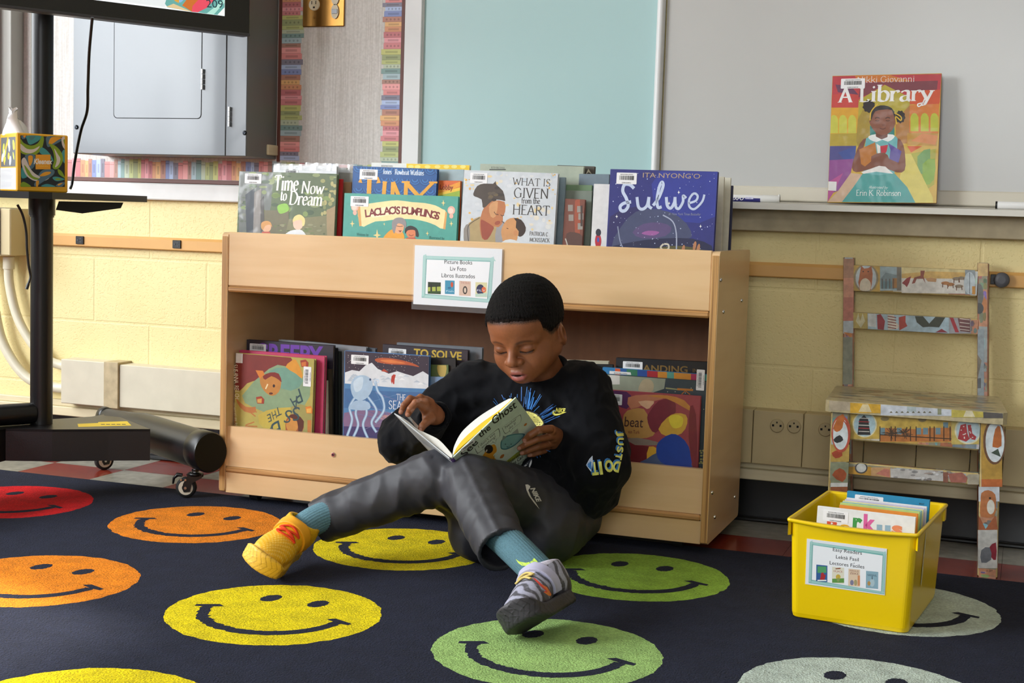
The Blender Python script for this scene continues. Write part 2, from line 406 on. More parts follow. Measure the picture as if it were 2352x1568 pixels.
# ================================================================== the room
XR, YB, YF, ZC = 4.6, 0.46, -6.2, 2.85
def wall_mat():
    m = bpy.data.materials.new('painted_block'); m.use_nodes = True; nt = m.node_tree; N = nt.nodes; L = nt.links; b = N['Principled BSDF']
    tc = N.new('ShaderNodeTexCoord'); sp = N.new('ShaderNodeSeparateXYZ'); L.new(tc.outputs['Object'], sp.inputs[0])
    cb = N.new('ShaderNodeCombineXYZ')
    for i, (ax, off) in enumerate((('X', 0.515+0.3754*20), ('Z', -0.385+0.1877*8))):
        ad = N.new('ShaderNodeMath'); ad.inputs[1].default_value = off; L.new(sp.outputs[ax], ad.inputs[0]); L.new(ad.outputs[0], cb.inputs[i])
    br = N.new('ShaderNodeTexBrick'); br.offset = 0.5; br.inputs['Scale'].default_value = 1; br.inputs['Brick Width'].default_value = 0.3754
    br.inputs['Row Height'].default_value = 0.1877; br.inputs['Mortar Size'].default_value = 0.005; br.inputs['Mortar Smooth'].default_value = 0.6
    L.new(cb.outputs[0], br.inputs['Vector'])
    n1 = N.new('ShaderNodeTexNoise'); n1.inputs['Scale'].default_value = 190; n1.inputs['Detail'].default_value = 3; L.new(tc.outputs['Object'], n1.inputs['Vector'])
    n2 = N.new('ShaderNodeTexNoise'); n2.inputs['Scale'].default_value = 6; L.new(tc.outputs['Object'], n2.inputs['Vector'])
    cr = N.new('ShaderNodeMapRange'); cr.inputs['From Min'].default_value = 0.30; cr.inputs['From Max'].default_value = 0.46; L.new(n1.outputs['Fac'], cr.inputs['Value'])
    m1 = N.new('ShaderNodeMath'); m1.operation = 'MULTIPLY'; m1.inputs[1].default_value = 1.8; L.new(br.outputs['Fac'], m1.inputs[0])
    m2 = N.new('ShaderNodeMath'); m2.operation = 'SUBTRACT'; L.new(cr.outputs[0], m2.inputs[0]); L.new(m1.outputs[0], m2.inputs[1])
    bp = N.new('ShaderNodeBump'); bp.inputs['Strength'].default_value = 0.34; bp.inputs['Distance'].default_value = 0.003
    L.new(m2.outputs[0], bp.inputs['Height']); L.new(bp.outputs[0], b.inputs['Normal'])
    mx = N.new('ShaderNodeMix'); mx.data_type = 'RGBA'; mx.inputs['A'].default_value = (*lin('#e6d7a0'), 1); mx.inputs['B'].default_value = (*lin('#e0cd90'), 1)
    L.new(n2.outputs['Fac'], mx.inputs['Factor']); L.new(mx.outputs['Result'], b.inputs['Base Color']); b.inputs['Roughness'].default_value = 0.55
    return m
YBLOCK = wall_mat()
WHITEW = mat('matt_wall_paint', '#a9a598', rough=0.8, noise=(3, 0.05))
CEIL = mat('ceiling_tile', '#b4b2ac', rough=0.9, bump=(60, 0.2, 0.004))

mb = MB(); mb.box((XL-0.2, YB, -0.1), (XR+0.2, YB+0.15, ZC), YBLOCK); struct('wall_back', mb)
mb = MB(); mb.box((XR, YF, -0.1), (XR+0.15, YB, ZC), WHITEW); struct('wall_right', mb)
mb = MB(); RW = (0.75, 3.25, 0.95, 2.45)
mb.box((XL-0.2, YF-0.15, -0.1), (RW[0], YF, ZC), WHITEW); mb.box((RW[1], YF-0.15, -0.1), (XR+0.15, YF, ZC), WHITEW); mb.box((RW[0], YF-0.15, -0.1), (RW[1], YF, RW[2]), WHITEW); mb.box((RW[0], YF-0.15, RW[3]), (RW[1], YF, ZC), WHITEW); struct('wall_front', mb)
mb = MB(); mb.box((XL-0.2, YF-0.15, ZC), (XR+0.2, YB+0.15, ZC+0.12), CEIL); struct('ceiling', mb)
mb = MB(); ys = [YF, WIN[1][0], WIN[1][1], WIN[0][0], WIN[0][1], YB]
for i in range(5):
    if i in (1, 3):
        w = WIN[1] if i == 1 else WIN[0]
        mb.box((XL-0.18, ys[i], -0.1), (XL, ys[i+1], w[2]), WHITEW); mb.box((XL-0.18, ys[i], w[3]), (XL, ys[i+1], ZC), WHITEW)
    else: mb.box((XL-0.18, ys[i], -0.1), (XL, ys[i+1], ZC), WHITEW)
struct('wall_left', mb)
WFR = mat('window_frame_paint', '#dcdcd8', rough=0.4)
GLASS = mat('window_glass', '#ffffff', rough=0.02)
_N = GLASS.node_tree.nodes; _L = GLASS.node_tree.links; _t = _N.new('ShaderNodeBsdfTransparent'); _x = _N.new('ShaderNodeMixShader'); _x.inputs[0].default_value = 0.06
_L.new(_t.outputs[0], _x.inputs[1]); _L.new(_N['Principled BSDF'].outputs[0], _x.inputs[2]); _L.new(_x.outputs[0], _N['Material Output'].inputs[0])
for k, w in enumerate(WIN):
    mb = MB(); x0, x1 = XL-0.12, XL-0.06
    for y in (w[0], (w[0]+w[1])/2-0.03, w[1]-0.06): mb.box((x0, y, w[2]), (x1, y+0.06, w[3]), WFR, b=0.004)
    for z in (w[2], (w[2]+w[3])/2-0.03, w[3]-0.06): mb.box((x0+0.004, w[0], z), (x1-0.004, w[1], z+0.06), WFR, b=0.004)
    fr = struct('window_%d' % (k+1), mb)
    g = MB(); g.box((XL-0.095, w[0]+0.03, w[2]+0.03), (XL-0.091, w[1]-0.03, w[3]-0.03), GLASS); mk('pane', g, fr)

mb = MB(); y0, y1 = YF-0.11, YF-0.05  # unseen window added behind the camera to go with the rear fill
for x in (RW[0], (RW[0]+RW[1])/2-0.03, RW[1]-0.06): mb.box((x, y0, RW[2]), (x+0.06, y1, RW[3]), WFR, b=0.004)
for z in (RW[2], RW[3]-0.06): mb.box((RW[0], y0+0.004, z), (RW[1], y1-0.004, z+0.06), WFR, b=0.004)
fr = struct('window_3', mb); g = MB(); g.box((RW[0]+0.03, y0+0.028, RW[2]+0.03), (RW[1]-0.03, y0+0.032, RW[3]-0.03), GLASS); mk('pane', g, fr)

# floor tiles: nine inch squares, red and grey
TILE = mat('vinyl_tile', attr=True, rough=0.22, noise=(35, 0.22), mottled=(5, 0.15), coat=0.3, coat_rough=0.12)
mb = MB(); T = 0.2286; tx, ty = -0.690, 0.265
for i in range(-7, 25):
    for j in range(-29, 2):
        x0, y0 = tx+i*T, ty+j*T
        if x0 > XR or x0+T < XL or y0 > YB or y0+T < YF: continue
        x0, x1 = max(x0, XL), min(x0+T, XR); y0, y1 = max(y0, YF), min(y0+T, YB)
        red = (i+j) % 2 == 1
        if i >= 8 and j >= -2: red = (j == -1)
        g = 0.0004
        mb.add([(x0+g, y0+g, 0), (x1-g, y0+g, 0), (x1-g, y1-g, 0), (x0+g, y1-g, 0)], [(0, 1, 2, 3)], TILE, '#8e3526' if red else '#a19d8f')
mb.box((XL-0.1, YF-0.1, -0.1), (XR+0.1, YB+0.1, -0.0006), mat('tile_joint', '#2e2720', rough=0.9), b=0)
struct('floor', mb)

# black cove base, and the cream metal ledge over it
BASE = mat('black_cove_base', '#08080a', rough=0.3, noise=(20, 0.3))
CREAM = mat('cream_metal', '#d6caa8', rough=0.45, noise=(9, 0.08), streak=((4, 4, 50), '#9c8a66', 0.25))
mb = MB(); mb.box((XL, 0.448, 0), (XR, 0.46, 0.104), BASE, b=0.002); mb.box((XL, 0.436, 0), (XR, 0.449, 0.012), BASE, b=0.004); struct('baseboard_back', mb)
mb = MB(); mb.box((XL, 0.425, 0.106), (XR, 0.46, 0.132), CREAM, b=0.002); mb.box((XL, 0.438, 0.132), (XR, 0.46, 0.15), CREAM, b=0.002); struct('trim_1', mb)

# ================================================================== rug
RUG = mat('cut_pile', attr=True, rough=1.0, noise=(210, 0.26), mottled=(22, 0.18), bump=(300, 1.0, 0.008), sheen=0.05, spec=0.1)
NAVY = '#1f2439'
mb = MB(); RX0, RX1, RY0, RY1 = -1.42, 2.40, -2.75, 0.078; RZ = 0.008
mb.box((RX0, RY0, 0.0002), (RX1, RY1, RZ), RUG, NAVY, b=0.003)
rr = random.Random(3); RC = {-1: '#c8287e', 0: '#e3131c', 1: '#f98f12', 2: '#f8e000', 3: '#a3cf4c', 4: '#d3e2d6', 5: '#6fb6d8'}
def jag(n, f): ph = [rr.uniform(0, 6.28) for _ in range(6)]; return [f*sum(math.sin(k*(7+5*q)*6.2832/n*1.0+ph[q]) for q in range(6))/2.5+rr.uniform(-f, f)*0.8 for k in range(n)]
SCX, SCY, SS, SR, SD = -0.4265851, -0.243792, 0.5167036, 0.5570545, 0.3847628
for i in range(-1, 6):
    for j in range(0, 5):
        cx, cy, R = SCX+i*SS, SCY-j*SR, SD/2
        A = Art(1, 1); n = 220; jj = jag(n, 0.0012)
        pts = [(cx+(R+jj[k])*math.cos(2*math.pi*k/n), cy+(R+jj[k])*math.sin(2*math.pi*k/n)) for k in range(n)]
        col = RC[i] if not (i == 3 and j > 0) else '#abd37c'
        A.poly(pts, col); ro = math.radians(2.2); cr, sr = math.cos(ro), math.sin(ro)
        def S(x, y): return (cx+R*(x*cr-y*sr), cy+R*(x*sr+y*cr))
        for ex in (-0.262, 0.238):
            n = 60; jj = jag(n, 0.005); q = math.radians(-12 if ex < 0 else -12); A.poly([S(ex+(0.088+jj[k])*math.cos(t)*math.cos(q)-(0.128+jj[k])*math.sin(t)*math.sin(q), 0.445+(0.088+jj[k])*math.cos(t)*math.sin(q)+(0.128+jj[k])*math.sin(t)*math.cos(q)) for k in range(n) for t in [2*math.pi*k/n]], NAVY)
        out = []; inn = []; n = 70; j1 = jag(n+1, 0.008); j2 = jag(n+1, 0.008)
        for k in range(n+1):
            t = math.radians(lerp(186, 354, k/n)); w = 0.052+0.012*math.sin(math.pi*k/n)
            ex, ey = 0.665*math.cos(t), 0.02+0.655*math.sin(t); q = math.hypot(ex, ey-0.0)
            out.append(S(ex*(1+w/q)+j1[k], ey*(1+w/q)+j1[k])); inn.append(S(ex*(1-w/q)+j2[k], ey*(1-w/q)+j2[k]))
        A.poly(out+inn[::-1], NAVY)
        for sx in (-1, 1): A.poly([S(sx*0.53, 0.01), S(sx*0.60, 0.06), S(sx*0.80, -0.03), S(sx*0.79, -0.09), S(sx*0.66, -0.06)], NAVY)
        A.w = A.h = 1; mb.art(A, RUG, Matrix.Identity(4), RZ, 0.00025)
solo('rug', mb, 'navy classroom rug with rows of coloured smiling round faces', 'rug')

# ================================================================== things on the back wall
WHITEP = mat('white_painted_wood', '#d8d8d6', rough=0.5, noise=(14, 0.08), streak=((2, 2, 40), '#aba89f', 0.18))
CORK = mat('woven_board_cloth', '#d5d1cc', rough=0.9, noise=(160, 0.12), streak=((220, 1, 6), '#b2aca5', 0.5))
BROWN = mat('brown_edge', '#5e3126', rough=0.5)
def border(A, x0, x1, y0, y1, horiz, seed):
    """a printed strip of book spines"""
    r = random.Random(seed); pal = ['#c8555a', '#e2818a', '#b8323f', '#d0781f', '#e0a03a', '#a85524', '#5a73b8', '#9db4dd', '#56506e', '#d96a67', '#e98a86', '#97532e', '#92b0b8', '#4a8079', '#a9b896', '#a7b24a', '#7d8b30', '#b7b83c']
    L = (x1-x0) if horiz else (y1-y0); pal = [tuple(q*.82+.16 for q in lin(c)) for c in pal]; t = 0; k = r.randrange(18)  # palette paled: washing out by reflections is mixed into the print colours
    while t < L-0.004:
        d = min(r.uniform(0.0105, 0.0165), L-t); c = pal[k % 18]; k += 1; s = r.uniform(0.80, 1.0)
        if horiz:
            a, b = x0+t, x0+t+d; y2 = y0+(y1-y0)*s; A.rect(a, y0, b, y2, c)
            if r.random() < .6: A.rect(a+d*.3, y0+(y2-y0)*.25, b-d*.3, y0+(y2-y0)*.75, [q*0.72 for q in lin(c)])
            else: A.rect(a, y0+(y2-y0)*.8, b, y0+(y2-y0)*.85, [q*0.6 for q in lin(c)])
            A.rect(b-0.0007, y0, b, y2, [q*0.5 for q in lin(c)])
        else:
            a, b = y0+t, y0+t+d
            xa, xb = (x0, x0+(x1-x0)*s) if seed % 2 == 0 else (x1-(x1-x0)*s, x1)
            A.rect(xa, a, xb, b, c); m = xb-xa
            if r.random() < .6: A.rect(xa+m*.2, a+d*.3, xb-m*.2, b-d*.3, [q*0.72 for q in lin(c)])
            else:
                for q in range(4): A.ell(xa+m*(.2+.2*q), a+d*.5, .003, .003, [w*0.65 for w in lin(c)], n=8)
            A.rect(xa, a, xb, a+0.0007, [q*0.5 for q in lin(c)])
        t += d
XZ = lambda y: frame((0, y, 0), (1, 0, 0), (0, 0, 1))              # wall plane at y, drawn in x / z, facing -y
def wart(A): return A
board = thing('bulletin_board', 'pale cloth bulletin board bordered with printed rows of book spines', 'bulletin board', (-0.33, 0.45, 0.79))
mb = MB(); mb.box((-0.949, 0.452, 0.80), (0.255, 0.46, 1.75), CORK); mk('panel', mb, board)
mb = MB(); mb.box((-0.949, 0.444, 0.790), (0.269, 0.46, 0.801), BROWN, b=0.001); mb.box((0.259, 0.444, 0.80), (0.269, 0.46, 1.75), BROWN, b=0.001)
mb.box((-0.108, 0.4495, 0.856), (-0.098, 0.46, 1.75), BROWN, b=0.001); mk('frame', mb, board)
for (x0, x1, y0, y1, h, sd) in ((-0.93, 0.203, 0.802, 0.858, True, 5), (0.198, 0.259, 0.802, 1.70, False, 7), (-0.098, -0.030, 0.860, 1.70, False, 8)):
    mb = MB(); A = Art(1, 1); border(A, x0, x1, y0, y1, h, sd); mb.art(A, PRINT, XZ(0.4515)); mk('border_strip', mb, board)
mb = MB(); mb.box((-0.95, 0.435, 0.742), (0.10, 0.46, 0.789), WHITEP, b=0.003); struct('trim_2', mb)

TEAL = mat('teal_board_face', '#a6c6c6', rough=0.35, noise=(2, 0.03))
WFRAME = mat('white_board_frame', '#d6d7d6', rough=0.4, noise=(8, 0.05))
t = thing('tack_board', 'pale teal tack board in a white frame', 'board', (0.63, 0.45, 0.80))
mb = MB(); mb.box((0.318, 0.452, 0.80), (0.947, 0.46, 1.75), TEAL); mk('panel', mb, t)
mb = MB(); mb.box((0.270, 0.440, 0.76), (0.319, 0.46, 1.75), WFRAME, b=0.002); mb.box((0.309, 0.446, 0.78), (0.322, 0.46, 1.75), WFRAME, b=0.002)
mb.box((0.319, 0.44, 0.76), (0.945, 0.46, 0.80), WFRAME, b=0.002); mk('frame', mb, t)
WB = mat('whiteboard_enamel', '#bdbdba', rough=0.22, noise=(3, 0.03))
ALU = mat('satin_aluminium', '#c4c0b6', rough=0.38, metal=0.35)
t = thing('whiteboard', 'large grey white dry-erase board with an aluminium marker rail', 'whiteboard', (1.9, 0.45, 0.76))
mb = MB(); mb.box((0.970, 0.450, 0.80), (3.2, 0.46, 1.95), WB); mk('panel', mb, t)
mb = MB(); mb.tube([(0.957, 0.446, 0.78), (0.957, 0.446, 1.95)], 0.013, WFRAME, 14, sq=(1, .8)); mb.box((0.966, 0.443, 0.785), (3.2, 0.46, 0.820), mat('cream_rail', '#cfc9b8', rough=0.4), b=0.003); mk('frame', mb, t)
mb = MB()
mb.prism([(0.46, 0.785), (0.385, 0.780), (0.378, 0.778), (0.378, 0.764), (0.384, 0.764), (0.386, 0.770), (0.46, 0.772)], 0.966, 3.2, ALU, M=Matrix(((0, 0, 1, 0), (1, 0, 0, 0), (0, 1, 0, 0), (0, 0, 0, 1))))
mb.box((0.966, 0.43, 0.712), (3.2, 0.46, 0.768), mat('tray_backing', '#a5977a', rough=0.6, noise=(30, .15)), b=0.002); mk('marker_tray', mb, t)

def marker(name, x0, x1, y, z, label, capcol, band=None):
    t = thing(name, label, 'marker', ((x0+x1)/2, y, z)); Mx = frame((x0, y, z+0.0085), (0, 1, 0), (0, 0, 1), )
    L = x1-x0; mb = MB(); w = mat('marker_barrel', '#e4e4e2', rough=0.3)
    R = Matrix(((0, 0, 1, x0), (1, 0, 0, y), (0, 1, 0, z+0.0085), (0, 0, 0, 1)))
    mb.lathe([(0.0075, 0), (0.0085, 0.002), (0.0085, L*0.66)], w, 20, M=R); mk('barrel', mb, t)
    mb = MB(); mb.lathe([(0.0092, L*0.66), (0.0092, L*.94), (0.007, L)], mat('cap_'+capcol, '#'+capcol, rough=0.35), 20, M=R); mb.box((x0+L*.97, y-0.004, z+.0005), (x0+L, y+.004, z+.020), mat('cap_'+capcol, '#'+capcol), b=.001); mk('cap', mb, t)
    if band:
        mb = MB(); n = 10; y0 = -1.15; vs = []
        R2 = 0.00865; fs = []
        for k in range(n+1):
            a = math.radians(-105+110*k/n); yy, zz = y-R2*math.cos(a), z+0.0085+R2*math.sin(a)
            vs += [(x0+L*.02, yy, zz), (x0+L*.62, yy, zz)]
        mb.add(vs, [(2*k, 2*k+1, 2*k+3, 2*k+2) for k in range(n)], PRINT, '#31307c', smooth=True)
        A = Art(1, 1); A.text('EXPO', 0, 0, 0.008, '#f2f2f2', bold=0.02, shear=.2); A.rect(0.033, 0.003, 0.052, 0.008, '#dcdcf2'); A.text('low odor', 0.034, 0.0042, 0.0026, '#31307c')
        mb.art(A, PRINT, frame((x0+L*.05, y-0.0089, z+0.004), (1, 0, 0), (0, 0, 1))); mk('wrap', mb, t)
marker('marker', 1.155, 1.275, 0.405, 0.7805, 'white dry-erase marker with a dark purple band, lying left of the standing book', 'e4e4e0', True)
marker('marker', 1.765, 1.885, 0.395, 0.780, 'plain white marker with a black end, lying far right on the tray', 'e0e0de')
mb = MB(); mb.lathe([(0.0087, 0), (0.0087, 0.004)], BLACKPL, 16, M=Matrix(((0, 0, 1, 1.762), (1, 0, 0, 0.395), (0, 1, 0, 0.7885), (0, 0, 0, 1))))
mk('end_plug', mb, bpy.data.objects['marker.001'])

# brass switch plate on the bulletin board
BRASS = mat('brushed_brass', '#a8793c', rough=0.32, metal=0.9, noise=(6, .15))
IVORY = mat('ivory_plastic', '#d8ccae', rough=0.35)
t = thing('outlet_plate', 'brass outlet and switch plate on the pale bulletin board', 'outlet', (0.03, 0.446, 1.217))
mb = MB(); mb.box((-0.034, 0.4465, 1.217), (0.091, 0.4510, 1.33), BRASS, b=0.002); mk('plate', mb, t)
def receptacle(t, x, y, z, r=0.016, vert=True):
    mb = MB(); R = Matrix(((1, 0, 0, x), (0, 0, 1, y), (0, 1, 0, z), (0, 0, 0, 1)))
    mb.lathe([(r, 0), (r, -0.003), (r*.92, -0.004)], IVORY, 24, M=R)
    for dx in (-.38, .38): mb.box((x+dx*r-.001, y-0.0046, z+.05*r), (x+dx*r+.001, y-0.003, z+.6*r), RUBBER)
    mb.box((x-.003, y-0.0046, z-.62*r), (x+.003, y-0.003, z-.3*r), RUBBER, b=.001); mk('receptacle', mb, t)
receptacle(t, 0.002, 0.4465, 1.275); receptacle(t, 0.002, 0.4465, 1.310)
mb = MB()
for z in (1.256, 1.292): mb.prism(smooth_pts([(0.060, z-.018), (0.068, z-.018), (0.074, z-.008), (0.074, z+.008), (0.068, z+.018), (0.060, z+.018), (0.054, z+.008), (0.054, z-.008)], 3, True), -0.4465, -0.443, IVORY, M=Matrix(((1, 0, 0, 0), (0, 0, -1, 0), (0, 1, 0, 0), (0, 0, 0, 1))))
mb.box((0.056, 0.4415, 1.250), (0.072, 0.4432, 1.262), mat('dark_red_lens', '#2c0f0d', rough=.2), b=.0006); mk('rocker_switch', mb, t)
for (x, z) in ((0.002, 1.243), (0.064, 1.2745)):
    mb = MB(); mb.lathe([(0.004, 0), (0.003, -0.0015)], BRASS, 14, M=Matrix(((1, 0, 0, x), (0, 0, 1, 0.4465), (0, 1, 0, z), (0, 0, 0, 1)))); mk('screw', mb, t)

# grey steel cabinet
GREYST = mat('grey_enamel_steel', '#6c7278', rough=0.38, noise=(5, 0.04), metal=0.0, coat=.15)
GAP = mat('shadow_gap', '#15171a', rough=.9)
t = thing('wall_cabinet', 'grey steel electrical cabinet mounted on the wall behind the screen', 'cabinet', (-0.38, 0.46, 0.862))
yc = 0.296
mb = MB(); mb.box((-0.657, yc, 0.862), (-0.110, 0.46, 1.62), mat('grey_cabinet_side', '#6c6b69', rough=.42, noise=(4, .06)), b=0.002); mk('body', mb, t)
mb = MB(); mb.box((-0.655, yc-0.003, 0.8635), (-0.174, yc-0.0002, 1.615), GREYST, b=0.001); d1 = mk('door', mb, t)
mb = MB(); mb.box((-0.1715, yc-0.003, 0.8635), (-0.111, yc-0.0002, 1.615), GREYST, b=0.001); mk('side_panel', mb, t)
def rrect(x0, x1, z0, z1, r, n=6):
    out = []
    for cx, cz, a in ((x1-r, z1-r, 0), (x0+r, z1-r, 90), (x0+r, z0+r, 180), (x1-r, z0+r, 270)):
        for k in range(n+1): q = math.radians(a+90*k/n); out.append((cx+r*math.cos(q), cz+r*math.sin(q)))
    return out
XZM = lambda y: Matrix(((1, 0, 0, 0), (0, 0, -1, y), (0, 1, 0, 0), (0, 0, 0, 1)))          # prism axis to -y
X0 = Py(265, 100, yc).x; X1 = Py(465, 100, yc).x; ZB = Py(360, 271, yc).z
mb = MB(); mb.prism(rrect(X0-.0022, X1+.0016, ZB-.0018, 1.55, 0.012), 0.0031, 0.0036, GAP, M=XZM(yc)); mb.prism(rrect(X0, X1, ZB, 1.5488, 0.011), 0.0031, 0.0042, GREYST, M=XZM(yc)); mk('inspection_door', mb, t)
for (px, y0, y1) in ((465, 158, 206), (527, 245, 291)):
    a, b_ = Py(px, y0, yc-.005), Py(px, y1, yc-.005); mb = MB(); L = (a-b_).length/4
    for q in range(4): mb.tube([b_+V(0, -.002, L*q+.0006), b_+V(0, -.002, L*q+L-.0006)], 0.0038, STEEL, 12)
    mk('hinge', mb, t)
for (px, py) in ((176, 292), (562, 305)):
    c = Py(px, py, yc-.003); mb = MB(); R = Matrix(((1, 0, 0, c.x), (0, 0, 1, c.y), (0, 1, 0, c.z), (0, 0, 0, 1)))
    mb.lathe([(0.0062, 0.001), (0.0062, -.0015), (.004, -.004)], mat('dark_screw', '#30343a', rough=.3, metal=.8), 18, M=R)
    mb.box((c.x-.0048, c.y-.0044, c.z-.0007), (c.x+.0048, c.y-.0038, c.z+.0007), GAP, M=Matrix.Translation(c) @ Matrix.Rotation(math.radians(-60), 4, 'Y') @ Matrix.Translation(-c)); mk('screw', mb, t)
mb = MB(); mb.box((-0.116, 0.40, 0.872), (-0.104, 0.46, 0.90), CREAM, b=.002); mk('wall_bracket', mb, t)

# tan power strips at rail height
TAN = mat('tan_raceway', '#cf9d58', rough=0.42, noise=(12, 0.05))
def strip(name, x0, x1, label):
    t = thing(name, label, 'power strip', ((x0+x1)/2, 0.45, 0.604)); mb = MB()
    mb.prism([(0.46, 0.602), (0.444, 0.602), (0.442, 0.604), (0.442, 0.630), (0.447, 0.637), (0.46, 0.637)], x0, x1, TAN, M=Matrix(((0, 0, 1, 0), (1, 0, 0, 0), (0, 1, 0, 0), (0, 0, 0, 1)))); mk('channel', mb, t); return t
def strip_socket(t, x, z):
    mb = MB(); h = 0.0115; mb.box((x-h-.002, 0.4385, z-h), (x+h+.002, 0.4425, z+h), BLACKPL, b=.001); y = 0.4382
    g = mat('socket_slot', '#3a3b40', rough=.6)
    for dz in (-.0045, .0045): mb.box((x+.0005, y-.0006, z+dz-.0012), (x+.008, y+.001, z+dz+.0012), g)
    mb.lathe([(0.0028, 0.001), (.0028, -.0006)], g, 12, M=Matrix(((1, 0, 0, x-.006), (0, 0, 1, y), (0, 1, 0, z), (0, 0, 0, 1)))); mk('socket', mb, t)
ps = strip('power_strip', -0.86, 0.30, 'tan power strip with two small black sockets left of the bookshelf')
for px, py in ((181, 547), (404, 559)): c = Py(px, py, .436); strip_socket(ps, c.x, 0.6195)
ps = strip('power_strip', 0.98, 3.0, 'tan power strip running behind the painted chair to the right edge')
strip_socket(ps, 1.7735, 0.6195)
mb = MB(); c = V(1.785, 0.4375, 0.619); mb.lathe([(0.017, 0), (0.0175, -.008), (.015, -.011), (.008, -.0125)], mat('grey_knob', '#4d4d52', rough=.5), 28, M=Matrix(((1, 0, 0, c.x), (0, 0, 1, c.y), (0, 1, 0, c.z), (0, 0, 0, 1)))); mk('socket_cover', mb, ps, 'round dark grey cover plugged into the socket')

# cream raceway boxes at floor level
RACE = mat('raceway_enamel', '#cdc6b2', rough=0.4, noise=(18, 0.06), streak=((3, 3, 3), '#a08e70', 0.10))
t = thing('wall_raceway', 'cream metal wire raceway at floor level left of the bookshelf', 'raceway', (-0.3, 0.44, 0.15))
za, zb_ = 0.150, 0.272
mb = MB(); mb.box((-0.771, 0.395, za-.002), (-0.62, 0.46, zb_+.004), RACE, b=.002); mk('junction_box', mb, t)
mb = MB(); mb.box((-0.623, 0.3935, za-.004), (-0.575, 0.46, zb_+.006), mat('raceway_tan_clip', '#b7a684', rough=.45, noise=(40, .2)), b=.001); mk('joint_cover', mb, t)
mb = MB(); mb.box((-0.575, 0.400, za), (0.30, 0.46, zb_), RACE, b=.002); mk('channel', mb, t)
t = thing('wall_raceway', 'tan metal wire raceway with round outlets behind the painted chair', 'raceway', (1.6, 0.44, 0.15))
RACE2 = mat('raceway_tan_enamel', '#bfae84', rough=0.42, noise=(18, 0.08))
edges = [1.02, 1.236, 1.357, 1.50, 1.62, 1.74, 1.812, 2.2, 3.0]
mb = MB()
for a, b_ in zip(edges[:-1], edges[1:]): mb.box((a+.0008, 0.405, za), (b_-.0008, 0.46, 0.281), RACE2, b=.0015)
mk('channel', mb, t)
def round_outlet(x, z):
    mb = MB(); r = 0.0165; R = Matrix(((1, 0, 0, x), (0, 0, 1, 0.4045), (0, 1, 0, z), (0, 0, 0, 1)))
    mb.lathe([(r, 0.001), (r, -0.003), (r*.9, -0.004)], mat('outlet_tan', '#b2a27c', rough=.4), 26, M=R)
    for dx in (-.009, .009): mb.box((x+dx-.0025, 0.3998, z-.002), (x+dx+.0025, 0.401, z+.003), GAP)
    mb.box((x-.0015, 0.3998, z+.006), (x+.0015, 0.401, z+.010), GAP); mk('outlet', mb, t)
for px, py in ((1785, 977), (1824, 979), (1896, 986), (1935, 988)): c = Py(px, py, .405); round_outlet(c.x, c.z)

# junction box, its conduits and the white panel at the far left
t = thing('junction_box', 'cream electrical box on the wall behind the cart pole', 'electrical box', (-1.0, 0.44, 0.56))
mb = MB(); mb.box((-1.10, 0.36, 0.566), (-0.968, 0.46, 0.706), mat('box_enamel', '#d5d2c6', rough=.4), b=.003); mk('body', mb, t)
mb = MB(); mb.box((-0.966, 0.372, 0.568), (-0.930, 0.46, 0.704), mat('box_side_tan', '#c0b189', rough=.45), b=.003); mk('side_plate', mb, t)
CON = mat('conduit_paint', '#d3cdb6', rough=0.42, noise=(20, .06))
def conduit(pts, r, label):
    t = thing('conduit', label, 'pipe', (pts[0].x, pts[0].y, min(p.z for p in pts))); mb = MB()
    q = [V(*p) for p in pts]; P = []
    for i in range(len(q)-1):
        a, b, c, d = q[max(0, i-1)], q[i], q[i+1], q[min(len(q)-1, i+2)]
        for j in range(8):
            s = j/8; P.append(0.5*((2*b)+(c-a)*s+(2*a-5*b+4*c-d)*s*s+(-a+3*b-3*c+d)*s**3))
    P.append(q[-1]); mb.tube(P, r, CON, 16); mk('tube', mb, t)
    mb = MB(); mb.tube([P[0], P[0]+(P[1]-P[0]).normalized()*.035], r*1.22, CON, 16); mk('coupling', mb, t)
    mb = MB(); mb.tube([P[-1], P[-1]+(P[-2]-P[-1]).normalized()*.028], r*1.22, CON, 16)
    for e in (P[-1]+V(-.008, -r*1.25, .0), P[-1]+V(-.02, -r*1.25, 0)): mb.tube([e, e+V(0, -.004, 0)], .004, CON, 10)
    mk('coupling', mb, t)
conduit([Py(20, 590, .42), Py(22, 655, .42), Py(45, 740, .42), Py(95, 815, .42), Py(140, 838, .43), Py(174, 840, .43)], 0.0135, 'cream bent conduit, the upper of two curving to the raceway')
conduit([Py(-30, 590, .42), Py(-14, 700, .42), Py(8, 790, .42), Py(60, 865, .42), Py(125, 889, .43), Py(174, 891, .43)], 0.0145, 'cream bent conduit, the lower of two curving to the raceway')
t = thing('breaker_panel', 'white panel box on the wall at the far left behind the cart', 'electrical box', (-1.1, 0.44, 0.75))
PW = mat('white_panel_enamel', '#dcdcda', rough=.4)
mb = MB(); mb.box((-1.30, 0.36, 0.76), (-0.995, 0.46, 1.9), PW, b=.004); mk('body', mb, t)
mb = MB(); mb.box((-1.26, 0.352, 0.96), (-1.000, 0.36, 1.11), PW, b=.003); mk('cover', mb, t)
mb = MB(); mb.box((-0.992, 0.40, 0.76), (-0.950, 0.46, 1.9), mat('grey_trunking', '#a7a69f', rough=.5), b=.002); mk('trunking', mb, t)
